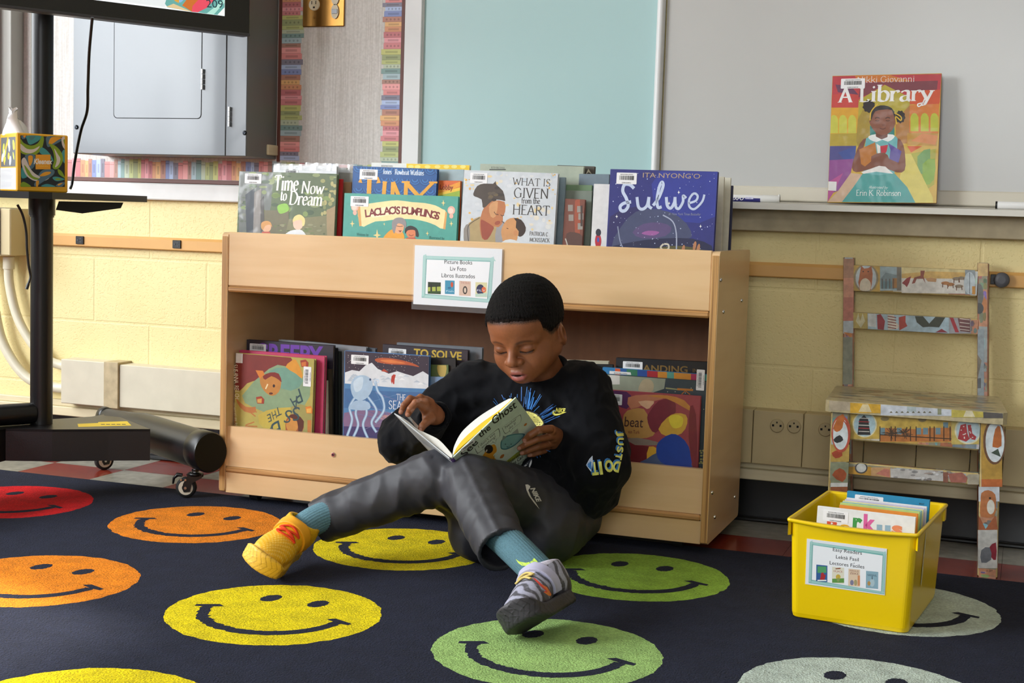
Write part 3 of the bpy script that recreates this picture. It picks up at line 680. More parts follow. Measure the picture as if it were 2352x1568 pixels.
# ================================================================== bookshelf
PLYV = mat('plywood_edge_upright', '#c99a5c', rough=0.45, streak=((420, 3, 3), '#7d5228', 0.8))
PLYH = mat('plywood_edge_level', '#c4935a', rough=0.45, streak=((3, 3, 420), '#7d5228', 0.8))
SW, SD_, SZ0, SZ1 = 1.22, 0.351, 0.030, 0.668; ST = 0.0165
ZT0 = 0.553; ZT1 = 0.663                                  # top bin rail
ZB0, ZB1 = 0.100, 0.206                                   # bottom bin rail (face), board edge below it
ZB1 = (Py(523, 981, 0).z+Py(1612, 1078, 0).z)/2; ZB0 = (Py(516, 1083, 0).z+Py(1612, 1168, 0).z)/2
ZT0 = (Py(520, 650, 0).z+Py(1632, 722, 0).z)/2; ZT1 = (Py(523, 532, 0).z+Py(1637, 576, 0).z)/2
sh = thing('book_display_shelf', 'low birch plywood book display shelf with a top bin and a bottom bin', 'bookshelf', (SW/2, 0, 0))
for x in (0, SW-ST):
    mb = MB(); pts = rrect(0.0008, SD_, SZ0, SZ1, 0.012)
    mb.prism([(a, b) for a, b in pts], x, x+ST, WOOD, M=Matrix(((0, 0, 1, 0), (1, 0, 0, 0), (0, 1, 0, 0), (0, 0, 0, 1))))
    mb.box((x+.0005, 0.0, SZ0+.004), (x+ST-.0005, 0.003, SZ1-.009), PLYV, b=.0012); mk('side_panel', mb, sh)
mb = MB(); mb.box((ST, 0.002, ZT0), (SW-ST, 0.016, ZT1), WOOD, b=.0025); mk('top_bin_front', mb, sh)
mb = MB(); mb.box((ST, 0.0165, ZT0-.0145), (SW-ST, SD_-.012, ZT0-.0005), WOOD); mb.box((ST, -0.001, ZT0-.0145), (SW-ST, .0164, ZT0-.0005), PLYH, b=.004); mk('top_bin_floor', mb, sh)
mb = MB(); mb.box((ST, SD_-.012, ZB0-.01), (SW-ST, SD_-.002, SZ1-.004), mat('brown_hardboard', '#7d5130', rough=.45, noise=(30, .12), streak=((40, 3, 3), '#6b4226', .4))); mk('back_panel', mb, sh)  # back panel in a darker brown than the birch parts
mb = MB(); mb.prism([(0.006, ZB0), (0.020, ZB0), (0.026, ZB1), (0.012, ZB1)], ST, SW-ST, WOOD, M=Matrix(((0, 0, 1, 0), (1, 0, 0, 0), (0, 1, 0, 0), (0, 0, 0, 1)))); mk('bottom_bin_front', mb, sh)
mb = MB(); mb.box((ST, 0.0165, ZB0-.0145), (SW-ST, SD_-.012, ZB0-.0005), WOOD); mb.box((ST, -0.001, ZB0-.0145), (SW-ST, .0164, ZB0-.0005), PLYH, b=.004); mk('bottom_bin_floor', mb, sh)
mb = MB(); mb.box((ST, 0.004, SZ0), (SW-ST, .019, ZB0-.0147), WOOD, b=.001); mk('kick_board', mb, sh)
def bolt(p, n, r=.0055):
    mb = MB(); M = frame(p, n.orthogonal(), n.cross(n.orthogonal()))
    mb.lathe([(r, -.0005), (r, .001), (r*.7, .003)], CHROME, 18, M=M); mb.lathe([(r*.45, .0029), (r*.45, .0032)], GAP, 6, M=M); mk('bolt', mb, sh)
bolt(Py(766, 1044, .009), V(0, -1, .05).normalized(), .0062)
def Px_(px, py, x): return Pn(px, py, V(1, 0, 0), x)
for q in ((1635, 1131), (1687, 1141), (1641, 1187), (1655, 643), (1661, 716), (1703, 690)): bolt(Px_(*q, SW), V(1, 0, 0), .0045)
for x in (0.075, SW-0.075):
    for y in (0.05, SD_-0.05):
        mb = MB(); mb.tube([(x-.011, y, .0225), (x+.011, y, .0225)], .0135, RUBBER, 18); mb.box((x-.014, y-.012, .026), (x+.014, y+.012, .0305), BLACKPL)
        mk('caster', mb, sh)

# ------------------------------------------------------------------ art drawn at measured places on a plane
class PX(Art):
    """shapes given in photo measurements (crop origin ox, oy and zoom k), laid on the plane of M (w x h metres)"""
    def __init__(s, M, w, h, ox=0, oy=0, k=1.0):
        Art.__init__(s, 1, 1); s.M = M; s.W = w; s.H = h; s.o = (ox, oy, k)
        s.n = Vector((M[0][2], M[1][2], M[2][2])); s.p = Vector((M[0][3], M[1][3], M[2][3])); s.Mi = M.inverted()
    def cv(s, x, y, clamp=True):
        ox, oy, k = s.o; q = s.Mi @ Pn(ox+x/k, oy+y/k, s.n, s.p.dot(s.n)); e = 0.0006
        return (min(max(q.x, e), s.W-e), min(max(q.y, e), s.H-e)) if clamp else (q.x, q.y)
    def sc(s, x, y):
        a = s.cv(x, y, False); b = s.cv(x+1, y, False); return math.hypot(b[0]-a[0], b[1]-a[1])
    def base(s, c): Art.poly(s, [(0.0004, 0.0004), (s.W-.0004, .0004), (s.W-.0004, s.H-.0004), (.0004, s.H-.0004)], c)
    def poly(s, pts, c, smooth=0):
        if smooth: pts = smooth_pts(pts, smooth, True)
        p = [s.cv(*q) for q in pts]; o = []
        for q in p:
            if not o or math.hypot(q[0]-o[-1][0], q[1]-o[-1][1]) > 1e-5: o.append(q)
        if len(o) > 2: s.raw(o, tess(o), c)
    def rect(s, x0, y0, x1, y1, c): s.poly([(x0, y0), (x1, y0), (x1, y1), (x0, y1)], c)
    def ell(s, x, y, rx, ry, c, n=26, rot=0):
        cr, sr = math.cos(rot), math.sin(rot)
        s.poly([(x+rx*math.cos(t)*cr-ry*math.sin(t)*sr, y+rx*math.cos(t)*sr+ry*math.sin(t)*cr) for t in [2*math.pi*i/n for i in range(n)]], c)
    def line(s, pts, wd, c, smooth=0):
        if smooth: pts = smooth_pts(pts, smooth)
        k = s.sc(*pts[0]); s.ribbon([Vector(s.cv(*q)) for q in pts], [wd*k]*len(pts), c)
    def _org(s, x, y, dx):
        a = s.cv(x, y, False); b = s.cv(x+dx[0], y+dx[1], False); return a, math.atan2(b[1]-a[1], b[0]-a[0])
    def text(s, t, x, y, size, c, to=None, **kw):
        """to: a second point the baseline runs towards; its distance sets the width"""
        a, r = s._org(x, y, (to[0]-x, to[1]-y) if to else (1, 0)); k = s.sc(x, y)
        if not to: r = 0
        if to and not kw.pop('nat', False):
            b = s.cv(*to, False); kw['width'] = math.hypot(b[0]-a[0], b[1]-a[1])
        Art.text(s, t, a[0], a[1], size*k, c, rot=r, **kw)
    def pen(s, t, x, y, size, c, to=None, **kw):
        a, r = s._org(x, y, (to[0]-x, to[1]-y) if to else (1, 0)); k = s.sc(x, y)
        if not to: r = 0
        if to:
            b = s.cv(*to, False); kw['width'] = math.hypot(b[0]-a[0], b[1]-a[1])
        Art.pen(s, t, a[0], a[1], size*k, c, rot=r, **kw)

LABEL = mat('label_paper', attr=True, rough=0.6)
def barcode(parent, M, x, y, w=0.040, h=0.021, z=0.0006, rot=0, seed=1):
    """a white sticker with bars and three tiny lines of type; x, y its lower left corner on the plane of M"""
    r = random.Random(seed); R = M @ Matrix.Translation((x, y, 0)) @ Matrix.Rotation(rot, 4, 'Z'); mb = MB()
    mb.prism(rrect(0, w, 0, h, .0015, 3), 0.0001, z, LABEL, '#e9e9ea', M=R); A = Art(w, h)
    t = .14
    while t < .86:
        d = r.choice((.008, .008, .014, .02)); A.rect(t, .36, t+d, .74, '#2a2a2c'); t += d+r.choice((.008, .01, .016))
    A.text('BOSTON PUBLIC SCHOOLS', .5, .81, h*.085, '#333', 'c', bold=.01, width=w*.62) if False else A.text('BOSTON PUBLIC SCHOOLS', .5, .81, h*.085, '#333333', 'c', bold=.01, width=w*.62)
    A.text('The New Title', .07, .23, h*.06, '#444444', 'l', width=w*.18) if False else None
    A.text('3238010244%03d' % (r.randrange(1000)), .5, .07, h*.09, '#333333', 'c', bold=.01, width=w*.46)
    mb.art(A, LABEL, R, z, .00004); mk('barcode_label', mb, parent)

class Book: pass
def _book(label, TL, TR, y0, z0, zfloor, lean=9, yaw=0, t=0.010, col='#888888', spine=None, back=None, group=None, art=None, crop=(0, 0, 1), bc=None, bcr=0, bcs=None, film=None, name='picture_book', h=None, mat_=None, pages=None, bcseed=None):
    th, ps = math.radians(lean), math.radians(yaw)
    n = Vector((math.sin(ps)*math.cos(th), -math.cos(ps)*math.cos(th), math.sin(th)))
    y0 += (z0-zfloor)*math.tan(th)
    p0 = Vector((Py(*TL, y0).x, y0, z0)); A0 = Pn(*TL, n, p0.dot(n)); B0 = Pn(*TR, n, p0.dot(n))
    if group in (GT, GB):
        xr = SW-ST-.0025
        if B0.x > xr: B0 = A0+(B0-A0)*((xr-A0.x)/(B0.x-A0.x))
        lim = ST+.0025+max(0, (A0.z-B0.z)/(B0.x-A0.x))*.2
        if A0.x < lim: A0 = B0+(A0-B0)*((lim-B0.x)/(A0.x-B0.x))
    if name == 'easy_reader':
        Bi = BM.inverted(); bx, ax_ = (Bi @ B0).x, (Bi @ A0).x
        if bx > .1030: B0 = A0+(B0-A0)*((.1030-ax_)/(bx-ax_))
        if ax_ < -.1025: A0 = B0+(A0-B0)*((-.1025-bx)/(ax_-bx))
    right = (B0-A0).normalized(); w = (B0-A0).length
    if name == 'easy_reader': right = BM.to_3x3() @ V(1, 0, 0); B0 = A0+right*w
    up = n.cross(right)
    if h is None: h = (min(A0.z, B0.z)-zfloor)/max(up.z, .3)-0.002
    M = frame(A0-up*h, right, up); cm = mat_ or COVER
    b = thing(name, label, 'book', M @ Matrix.Translation((0, 0, 0)), group)
    mb = MB(); bt = min(.0024, t*.3)
    mb.box((0, 0, -bt), (w, h, 0), cm, col, b=.0007, M=M); mb.box((0, 0, -t), (w, h, -t+bt), cm, back or col, b=.0007, M=M)
    mb.box((0, .0003, -t+.0004), (bt, h-.0003, -.0004), cm, spine or col, b=.0006, M=M)
    if art:
        A = PX(M, w, h, *crop); A.base(col); art(A); mb.art(A, cm, M, 0.00002)
    mk('cover', mb, b)
    mb = MB(); mb.box((bt+.0004, .0025, -t+bt+.0001), (w-.003, h-.0028, -bt-.0001), pages or PAPER, M=M); mk('pages', mb, b)
    if bc:
        A = PX(M, w, h); q = A.cv(*bc, False); bw, bh = bcs or (.040, .021)
        if bcr: x0, y0_ = q
        else: x0, y0_ = q[0], q[1]-bh
        barcode(b, M, max(.002, min(x0, w-.004)), y0_, bw, bh, rot=bcr, seed=bcseed or int(bc[0]))
    if film:
        f0, f1, fh = film; mb = MB(); r = random.Random(int(TL[0])); n_ = 26; vs = []
        for k in range(n_+1):
            x = w*lerp(f0, f1, k/n_); vs += [(x, h-.012, .0012), (x, h+fh*(.75+.25*r.random()), .001+r.uniform(-.004, .001)), ]
        mb.add(vs, [(2*k, 2*k+2, 2*k+3, 2*k+1) for k in range(n_)], FILM, M=M, smooth=True); mk('plastic_jacket', mb, b)
    return b
def film_mat():
    m = bpy.data.materials.new('clear_book_film'); m.use_nodes = True; N = m.node_tree.nodes; L = m.node_tree.links
    b = N['Principled BSDF']; b.inputs['Base Color'].default_value = (.9, .92, .93, 1); b.inputs['Roughness'].default_value = .08; b.inputs['Specular IOR Level'].default_value = .9
    tr = N.new('ShaderNodeBsdfTransparent'); mx = N.new('ShaderNodeMixShader'); mx.inputs[0].default_value = .42
    L.new(tr.outputs[0], mx.inputs[1]); L.new(b.outputs[0], mx.inputs[2]); L.new(mx.outputs[0], N['Material Output'].inputs[0]); return m
FILM = film_mat()
QUEUE = []
def book(*a, **k):
    if k.get('group') in (GT, GB): QUEUE.append((a, k))
    else: return _book(*a, **k)
def flush():
    """place the queued books front to back so that none cuts into another"""
    for g in (GT, GB):
        done = []
        for a, k in sorted([q for q in QUEUE if q[1]['group'] == g], key=lambda q: q[0][3]):
            a = list(a); k['lean'] = 2.5 if g == GT else 0.5; y = a[3]; t = k.get('t', .010)
            for it in range(8):
                yy = y+.06; x0, x1 = Py(*a[1], yy).x-.004, Py(*a[2], yy).x+.004; yn = y
                for (p0, p1, q0, q1) in done:
                    if x0 < p1 and x1 > p0 and y < q1 and y+t*1.05 > q0: yn = max(yn, q1)
                if yn == y: break
                y = yn
            y = min(y, .322-t); done.append((x0, x1, y, y+t*1.03+.0022)); a[3] = y; _book(*a, **k)
GT, GB = 'picture books in the top bin', 'picture books in the bottom bin'
ZTF = ZT0; ZBF = ZB0
C4, C5, C6, C7, C8 = (500, 340, 3.92), (1040, 340, 3.5636), (500, 740, 3.5636), (1300, 740, 3.0152), (1660, 100, 3.3988)
def c_(k, X, Y): return (k[0]+X/k[2], k[1]+Y/k[2])

# small person drawn from plain shapes: head, hair, shoulders
def a_time(A):
    r = random.Random(2)
    A.poly([(190, 205), (500, 210), (480, 520), (420, 760), (400, 830), (190, 830)], '#6e7470')
    for k in range(46):
        x, y = r.uniform(230, 1040), r.uniform(220, 620); A.ell(x, y, r.uniform(14, 46), r.uniform(8, 26), r.choice(['#53683f', '#3f5534', '#69803f', '#7c9150', '#8c9a68', '#465a3e']))
    for k in range(26):
        x, y = r.uniform(930, 1070), r.uniform(260, 700); A.ell(x, y, r.uniform(8, 24), r.uniform(8, 24), r.choice(['#9a9a62', '#b0a86e', '#7f8a56']))
    for k in range(26):
        x, y = r.uniform(195, 330), r.uniform(230, 800); A.ell(x, y, r.uniform(6, 20), r.uniform(6, 16), r.choice(['#8d9182', '#5f6a5a', '#4d5a4c', '#737a6c']))
    A.poly([(250, 420), (330, 360), (345, 800), (260, 800)], '#39414a'); A.poly([(330, 400), (395, 360), (380, 800), (318, 800)], '#8a8580'); A.poly([(385, 470), (415, 430), (420, 720), (392, 760)], '#4a4742')
    A.poly([(420, 560), (640, 560), (640, 830), (420, 830)], '#6f6a4e'); A.poly([(640, 640), (1060, 600), (1060, 830), (600, 830)], '#7d7a56')
    A.poly([(980, 560), (1070, 520), (1066, 830), (985, 830)], '#a08a64')
    for k in range(30): x, y = r.uniform(500, 1000), r.uniform(680, 800); A.ell(x, y, r.uniform(8, 26), r.uniform(4, 10), r.choice(['#8f8f6c', '#58633e', '#6c7a48']))
    A.poly([(540, 520), (620, 500), (640, 560), (560, 590)], '#8cc04a', 4)
    A.ell(440, 712, 42, 44, '#e9b48c'); A.poly([(392, 716), (396, 672), (436, 655), (476, 668), (490, 712), (470, 690), (430, 700), (408, 735)], '#d69a55', 3); A.poly([(395, 790), (400, 752), (470, 752), (484, 790)], '#c8533e')
    A.poly([(600, 800), (640, 752), (700, 735), (760, 740), (788, 800)], '#dfe0e2', 3); A.ell(724, 680, 46, 56, '#eec3ac'); A.poly([(676, 664), (690, 618), (740, 598), (784, 634), (782, 690), (764, 700), (756, 650), (710, 650)], '#e9d28a', 3)
    A.pen('Time', 505, 378, 116, '#efeee6', to=(722, 382), shear=.12, thick=.11, thin=.03, serif=.05); A.pen('Now', 748, 405, 96, '#efeee6', to=(952, 416), shear=.12, thick=.10, thin=.03)
    A.pen('to', 560, 468, 84, '#efeee6', to=(620, 472), shear=.1, thick=.11); A.pen('Dream', 640, 505, 104, '#efeee6', to=(940, 520), shear=.12, thick=.11, thin=.03)
book('green forest picture book with two children and white lettering, front of the left top bin', (549, 393), (774, 399), .030, ZT1, ZTF, t=.012, col='#5b6b49', spine='#4c5640', group=GT, art=a_time, crop=C4, bc=(563, 398), bcs=(.046, .024))
book('white picture book behind the forest book with crinkled clear film standing up', (628, 379), (774, 381), .060, ZT1, ZTF, t=.010, col='#dfe1e4', group=GT, bc=(652, 386), film=(0, 1.0, .004), mat_=COVER)
book('grey picture book at the back of the left top bin under silver crinkled film', (700, 381), (812, 386), .090, ZT1, ZTF, t=.010, col='#8b8980', group=GT, film=(0, 1, .010))
def thin(label, x0, x1, ytop, y0, col, slope=0, group=GT, zf=None, t=.006, zz=None, lean=9, pages=None, spine=None):
    """a book of which the photo shows only a narrow upright sliver or edge"""
    return book(label, (x0, ytop), (x1, ytop+slope), y0, zz or ZT1, zf or ZTF, t=t, col=col, group=group, lean=lean, pages=pages, spine=spine)
thin('thin red book standing between the forest book and the dumplings book', 700, 787, 410, .045, '#b3161a', 1)
thin('tan narrow book beside the thin red book', 720, 807, 417, .075, '#a5825c', 1)

def a_tiny(A):
    A.poly([(1222, 160), (1980, 186), (1975, 430), (1222, 430)], '#1c5596'); r = random.Random(4)
    for k in range(9):
        for q in range(3):
            cx, cy = 1270+k*92+(46 if q % 2 else 0), 170+q*95+(k*3)
            for rad, c in ((58, '#154680'), (50, '#2768ab'), (40, '#164a86'), (30, '#2c70b4'), (18, '#174c88')): A.poly([(cx+rad*math.cos(t), cy+rad*math.sin(t)) for t in [math.pi*i/12 for i in range(13)]], c)
    A.pen("p-Jones & Rowboat Watkins".replace('&', ' ').replace('-', ' '), 1476, 232, 40, '#c9d8ea', to=(1856, 246), thick=.12, thin=.05)
    for t, x, x2 in (('T', 1262, 1450), ('I', 1448, 1520), ('N', 1540, 1720), ('Y', 1668, 1950)): A.pen(t, x, 560, 262 if t == 'T' else 232, '#e5a32c', to=(x2, 566), thick=.11, thin=.04, serif=.04)
book('deep blue picture book with gold lettering behind the dumplings book', (811, 381), (1005, 388), .058, ZT1, ZTF, t=.011, col='#1a5090', spine='#12396c', group=GT, art=a_tiny, crop=C4, bc=(827, 388), bcs=(.047, .024))
def a_lao(A):
    A.poly([(1140, 405), (2170, 440), (2170, 850), (1140, 800)], '#4fa294')
    A.poly([(1256, 520), (1360, 500), (1500, 480), (1620, 470), (1750, 486), (1860, 494), (1960, 516), (2020, 548), (2060, 580), (2040, 728), (1960, 694), (1880, 664), (1760, 640), (1620, 640), (1500, 656), (1420, 660), (1350, 690), (1288, 700)], '#f1dfa4', 2)
    A.poly([(1380, 560), (1640, 520), (1920, 580), (1900, 620), (1640, 590), (1400, 625)], '#f7ebc4', 3)
    A.poly([(1252, 524), (1282, 520), (1296, 700), (1276, 704)], '#d9a25c'); A.poly([(2050, 572), (2066, 580), (2050, 732), (2030, 726)], '#d9a25c')
    txt = "LAOLAO'S DUMPLINGS"; ws = [.30 if q == ' ' else max(v[0] for v in text_mesh(q, .03)[0])-min(v[0] for v in text_mesh(q, .03)[0])+.07 for q in txt]; tot = sum(ws); acc = 0
    for ch, w_ in zip(txt, ws):
        u = acc/tot; acc += w_; x = lerp(1330, 1985, u); dy = lambda q: 622-46*math.sin(math.pi*q*.92)+32*q
        if ch != ' ': A.text(ch, x, dy(u), 60, '#7c2222', to=(x+20, dy(u+20/655)), bold=.03, nat=True)
    for (x, y, s) in ((1212, 680, 22), (1436, 784, 36), (2032, 494, 20), (2104, 680, 18), (1888, 768, 15), (1500, 684, 10)):
        A.poly([(x, y-s*1.5), (x+s*.25, y-s*.25), (x+s, y), (x+s*.25, y+s*.25), (x, y+s*1.5), (x-s*.25, y+s*.25), (x-s, y), (x-s*.25, y-s*.25)], '#f0d890')
    for (x, y) in ((2104, 560), (1236, 530)):
        A.ell(x, y, 34, 38, '#e9b7a4'); A.ell(x-4, y+4, 22, 24, '#f4d7c6'); A.ell(x, y+52, 18, 22, '#e9b7a4')
    A.poly([(1500, 820), (1520, 770), (1580, 728), (1650, 742), (1680, 790), (1660, 826)], '#e9a02a', 3); A.ell(1630, 712, 48, 58, '#e3a67c')
    A.poly([(1572, 730), (1572, 660), (1610, 628), (1668, 630), (1698, 668), (1692, 724), (1668, 690), (1620, 680), (1600, 740), (1590, 770)], '#8f8a8a', 3); A.line([(1610, 700), (1640, 706), (1668, 702)], 5, '#5b3a2a'); A.poly([(1626, 742), (1644, 760), (1660, 740)], '#8a3a2a')
    A.ell(1744, 762, 46, 50, '#d87f52'); A.poly([(1688, 770), (1690, 722), (1736, 698), (1790, 722), (1810, 770), (1806, 800), (1784, 790), (1776, 740), (1720, 738), (1702, 752)], '#2a1f1d', 3); A.line([(1722, 780), (1744, 790), (1764, 780)], 5, '#7a2a1c'); A.poly([(1690, 826), (1700, 806), (1780, 806), (1788, 832)], '#c0503c')
    A.text('Written by', 1250, 790, 26, '#2f6a60', to=(1358, 794)); A.text('Illustrated by', 1904, 816, 24, '#2f6a60', to=(2040, 826))
book('teal picture book with a yellow scroll and two laughing faces, low in the top bin', (791, 443), (1053, 451), .034, ZT1, ZTF, t=.010, col='#4fa294', spine='#3f8f84', group=GT, art=a_lao, crop=C4, bc=(806, 450), bcs=(.047, .024))
def a_yel(A):
    A.poly([(1385, 120), (1700, 130), (1700, 200), (1385, 200)], '#e4e4de'); A.poly([(1700, 138), (2270, 146), (2270, 220), (1700, 220)], '#f2c81a')
    for x in (1740, 1800, 1890, 1980, 2060, 2130, 2210): A.ell(x, 168, 26, 16, '#f7e27a')
    A.text('BOSTON PUBLIC SCHOOLS', 1474, 168, 14, '#333333', to=(1576, 170))
book('yellow and white picture book at the back behind the gold-lettered blue one', (853, 373), (1079, 379), .105, ZT1, ZTF, t=.010, col='#dfdcc8', group=GT, art=a_yel, crop=C4)
book('pale grey-blue book behind the small orange book', (880, 387), (1066, 389), .082, ZT1, ZTF, t=.010, col='#9fb4ba', group=GT)
def a_orange(A):
    A.poly([(1984, 286), (2190, 292), (2190, 440), (1984, 440)], '#d8662a'); A.poly([(1984, 380), (2190, 300), (2190, 345), (1984, 420)], '#e99a2c'); A.poly([(1984, 425), (2190, 380), (2190, 440), (1984, 440)], '#9ab43a'); A.poly([(1984, 410), (2190, 352), (2190, 382), (1984, 430)], '#f0c43a')
    A.text('Lobby', 2000, 372, 40, '#8a2c14', to=(2120, 376), bold=.03)
book('small orange book with a swirl of green, right of the gold-lettered blue one', (925, 413), (1058, 415), .072, ZT1, ZTF, t=.009, col='#d8662a', spine='#8c3b16', group=GT, art=a_orange, crop=C4)

def a_heart(A):
    A.poly([(90, 175), (870, 200), (850, 830), (80, 800)], '#cdd3d8'); r = random.Random(8)
    for k in range(70): A.ell(r.uniform(100, 850), r.uniform(190, 800), r.uniform(6, 26), r.uniform(6, 20), r.choice(['#c3ccd4', '#d9dbd8', '#e0d9c8', '#e4cf9f', '#bcc8d2', '#d8dce0']))
    for k in range(26): A.ell(r.choice([r.uniform(770, 840), r.uniform(430, 560), r.uniform(100, 170)]), r.uniform(200, 760), r.uniform(4, 12), r.uniform(4, 12), r.choice(['#e3b766', '#dca94e', '#e9cf94']))
    A.poly([(130, 770), (120, 640), (150, 600), (220, 560), (310, 580), (400, 600), (440, 640), (420, 770), (400, 830), (130, 830)], '#b19a6c', 2); A.poly([(95, 800), (90, 660), (130, 620), (140, 700), (130, 810)], '#8f8880', 2); A.poly([(360, 640), (420, 600), (450, 700), (420, 800), (350, 780)], '#9b9a9c', 2)
    A.poly([(226, 570), (264, 470), (330, 430), (424, 440), (428, 520), (410, 560), (408, 610), (372, 648), (340, 640), (300, 690), (280, 748), (240, 740), (222, 660)], '#b9764a', 2); A.poly([(228, 600), (250, 590), (330, 640), (330, 670), (284, 748), (240, 730)], '#9c4a34', 2)
    A.poly([(296, 480), (330, 440), (370, 440), (350, 560), (310, 560)], '#d09a68', 2); A.ell(366, 612, 24, 16, '#a05038', rot=-.4)
    A.poly([(168, 372), (200, 310), (260, 290), (330, 292), (350, 268), (358, 300), (410, 350), (428, 420), (420, 432), (340, 420), (270, 480), (244, 482), (236, 420), (180, 396)], '#4b4038', 2)
    for k in range(9): A.ell(r.uniform(220, 400), r.uniform(320, 430), 20, 12, r.choice(['#5d5142', '#6a5a40', '#3b322d']))
    A.line([(338, 520), (350, 540), (374, 545)], 5, '#4a2a1c'); A.line([(392, 545), (404, 555), (420, 548)], 5, '#4a2a1c'); A.line([(130, 770), (126, 640), (220, 570)], 5, '#3d352e', 4); A.line([(400, 596), (450, 640)], 5, '#3d352e')
    A.poly([(396, 690), (404, 650), (440, 590), (500, 570), (560, 600), (590, 660), (560, 710), (530, 720), (520, 760), (420, 770), (405, 740)], '#cd9560', 2); A.poly([(500, 572), (560, 586), (598, 650), (586, 700), (558, 724), (536, 718), (540, 680), (516, 650), (520, 600)], '#37271f', 2); A.ell(515, 694, 17, 22, '#c98a58')
    A.poly([(400, 770), (470, 745), (540, 770), (560, 830), (400, 830)], '#d9dcdc', 2); A.line([(440, 655), (455, 660)], 5, '#4a2a1c')
    A.pen('WHAT IS', 488, 300, 54, '#39332f', to=(800, 314), thick=.075, thin=.03); A.pen('GIVEN', 496, 404, 74, '#39332f', to=(786, 414), thick=.08, thin=.03)
    A.pen('from the', 560, 452, 44, '#39332f', to=(712, 456), thick=.08, thin=.03, serif=.03); A.pen('HEART', 486, 540, 72, '#39332f', to=(792, 552), thick=.08, thin=.03)
    A.pen('PATRICIA C', 628, 714, 30, '#4a443e', to=(778, 722), thick=.08, thin=.03, serif=.03); A.pen('MCKISSACK', 628, 764, 30, '#4a443e', to=(792, 772), thick=.08, thin=.03, serif=.03)
book('pale picture book of a woman holding a child close, centre of the top bin', (1066, 390), (1282, 398), .034, ZT1, ZTF, t=.011, col='#cdd3d8', spine='#aeb6bb', group=GT, art=a_heart, crop=C5, bc=(1081, 396), bcs=(.042, .024))
thin('blue-grey book just right of the woman and child cover', 1180, 1299, 405, .062, '#8496a0', 2, pages=None)
def a_sage(A):
    A.text('BOSTON PUBLIC SCHOOLS', 314, 166, 14, '#333333', to=(424, 170)); A.rect(300, 172, 434, 180, '#3a3a3a')
book('sage green book in shiny film behind the woman and child cover', (1103, 376), (1341, 382), .098, ZT1, ZTF, t=.011, col='#a9b2a0', group=GT, art=a_sage, crop=C5)
def a_leaf(A):
    A.poly([(1075, 146), (1160, 150), (1160, 310), (1075, 310)], '#4b443c')
    for y in (190, 230, 270): A.poly([(1085, y+30), (1110, y-20), (1140, y+26), (1112, y+6)], '#cfc7b0')
book('dark brown book with pale leaves at the back right of the sage book', (1280, 379), (1366, 382), .120, ZT1, ZTF, t=.010, col='#4b443c', group=GT, art=a_leaf, crop=C5)
def a_red(A):
    A.poly([(920, 415), (1080, 420), (1080, 820), (920, 810)], '#7d4a3c'); A.poly([(1000, 430), (1040, 420), (1040, 700), (1000, 690)], '#a5543c', 2)
    for (x, y) in ((965, 490), (970, 570), (1040, 500), (1050, 560), (1045, 640)): A.rect(x-22, y-26, x+18, y+26, '#9a948c')
    A.rect(1046, 470, 1062, 640, '#4a3b36'); A.poly([(930, 700), (1000, 690), (1060, 720), (1040, 820), (940, 812)], '#5d4038', 2); A.line([(922, 740), (935, 780), (940, 812)], 9, '#c8c2b8', 4)
book('small brick red book with a house in film, right of the woman and child cover', (1298, 456), (1344, 458), .050, ZT1, ZTF, t=.010, col='#7d4a3c', group=GT, art=a_red, crop=C5, film=None)
thin('green topped book behind the small brick red book', 1300, 1360, 424, .074, '#6f8d6a', 1); thin('grey-green book behind the brick red book', 1296, 1360, 437, .062, '#7a8579', 1)
thin('dark blue book leaning far back right of the leaf patterned book', 1310, 1402, 402, .110, '#34567c', 1); thin('slate blue book behind the white sliver with a red doll', 1330, 1400, 399, .086, '#6f808c', 1)
def a_doll(A):
    A.poly([(1150, 292), (1215, 294), (1210, 830), (1150, 826)], '#dcdcdc'); A.ell(1190, 760, 26, 60, '#b8283a'); A.ell(1192, 690, 22, 30, '#2a2a3a'); A.ell(1190, 750, 9, 20, '#3a58b0'); A.rect(1165, 800, 1210, 826, '#e0b030')
book('white narrow book with a small red figure left of the night sky book', (1364, 422), (1402, 423), .034, ZT1, ZTF, t=.008, col='#dcdcdc', group=GT, art=a_doll, crop=C5)
thin('pale grey-blue narrow book touching the night sky book', 1382, 1420, 423, .0465, '#a9b6bf', 1)
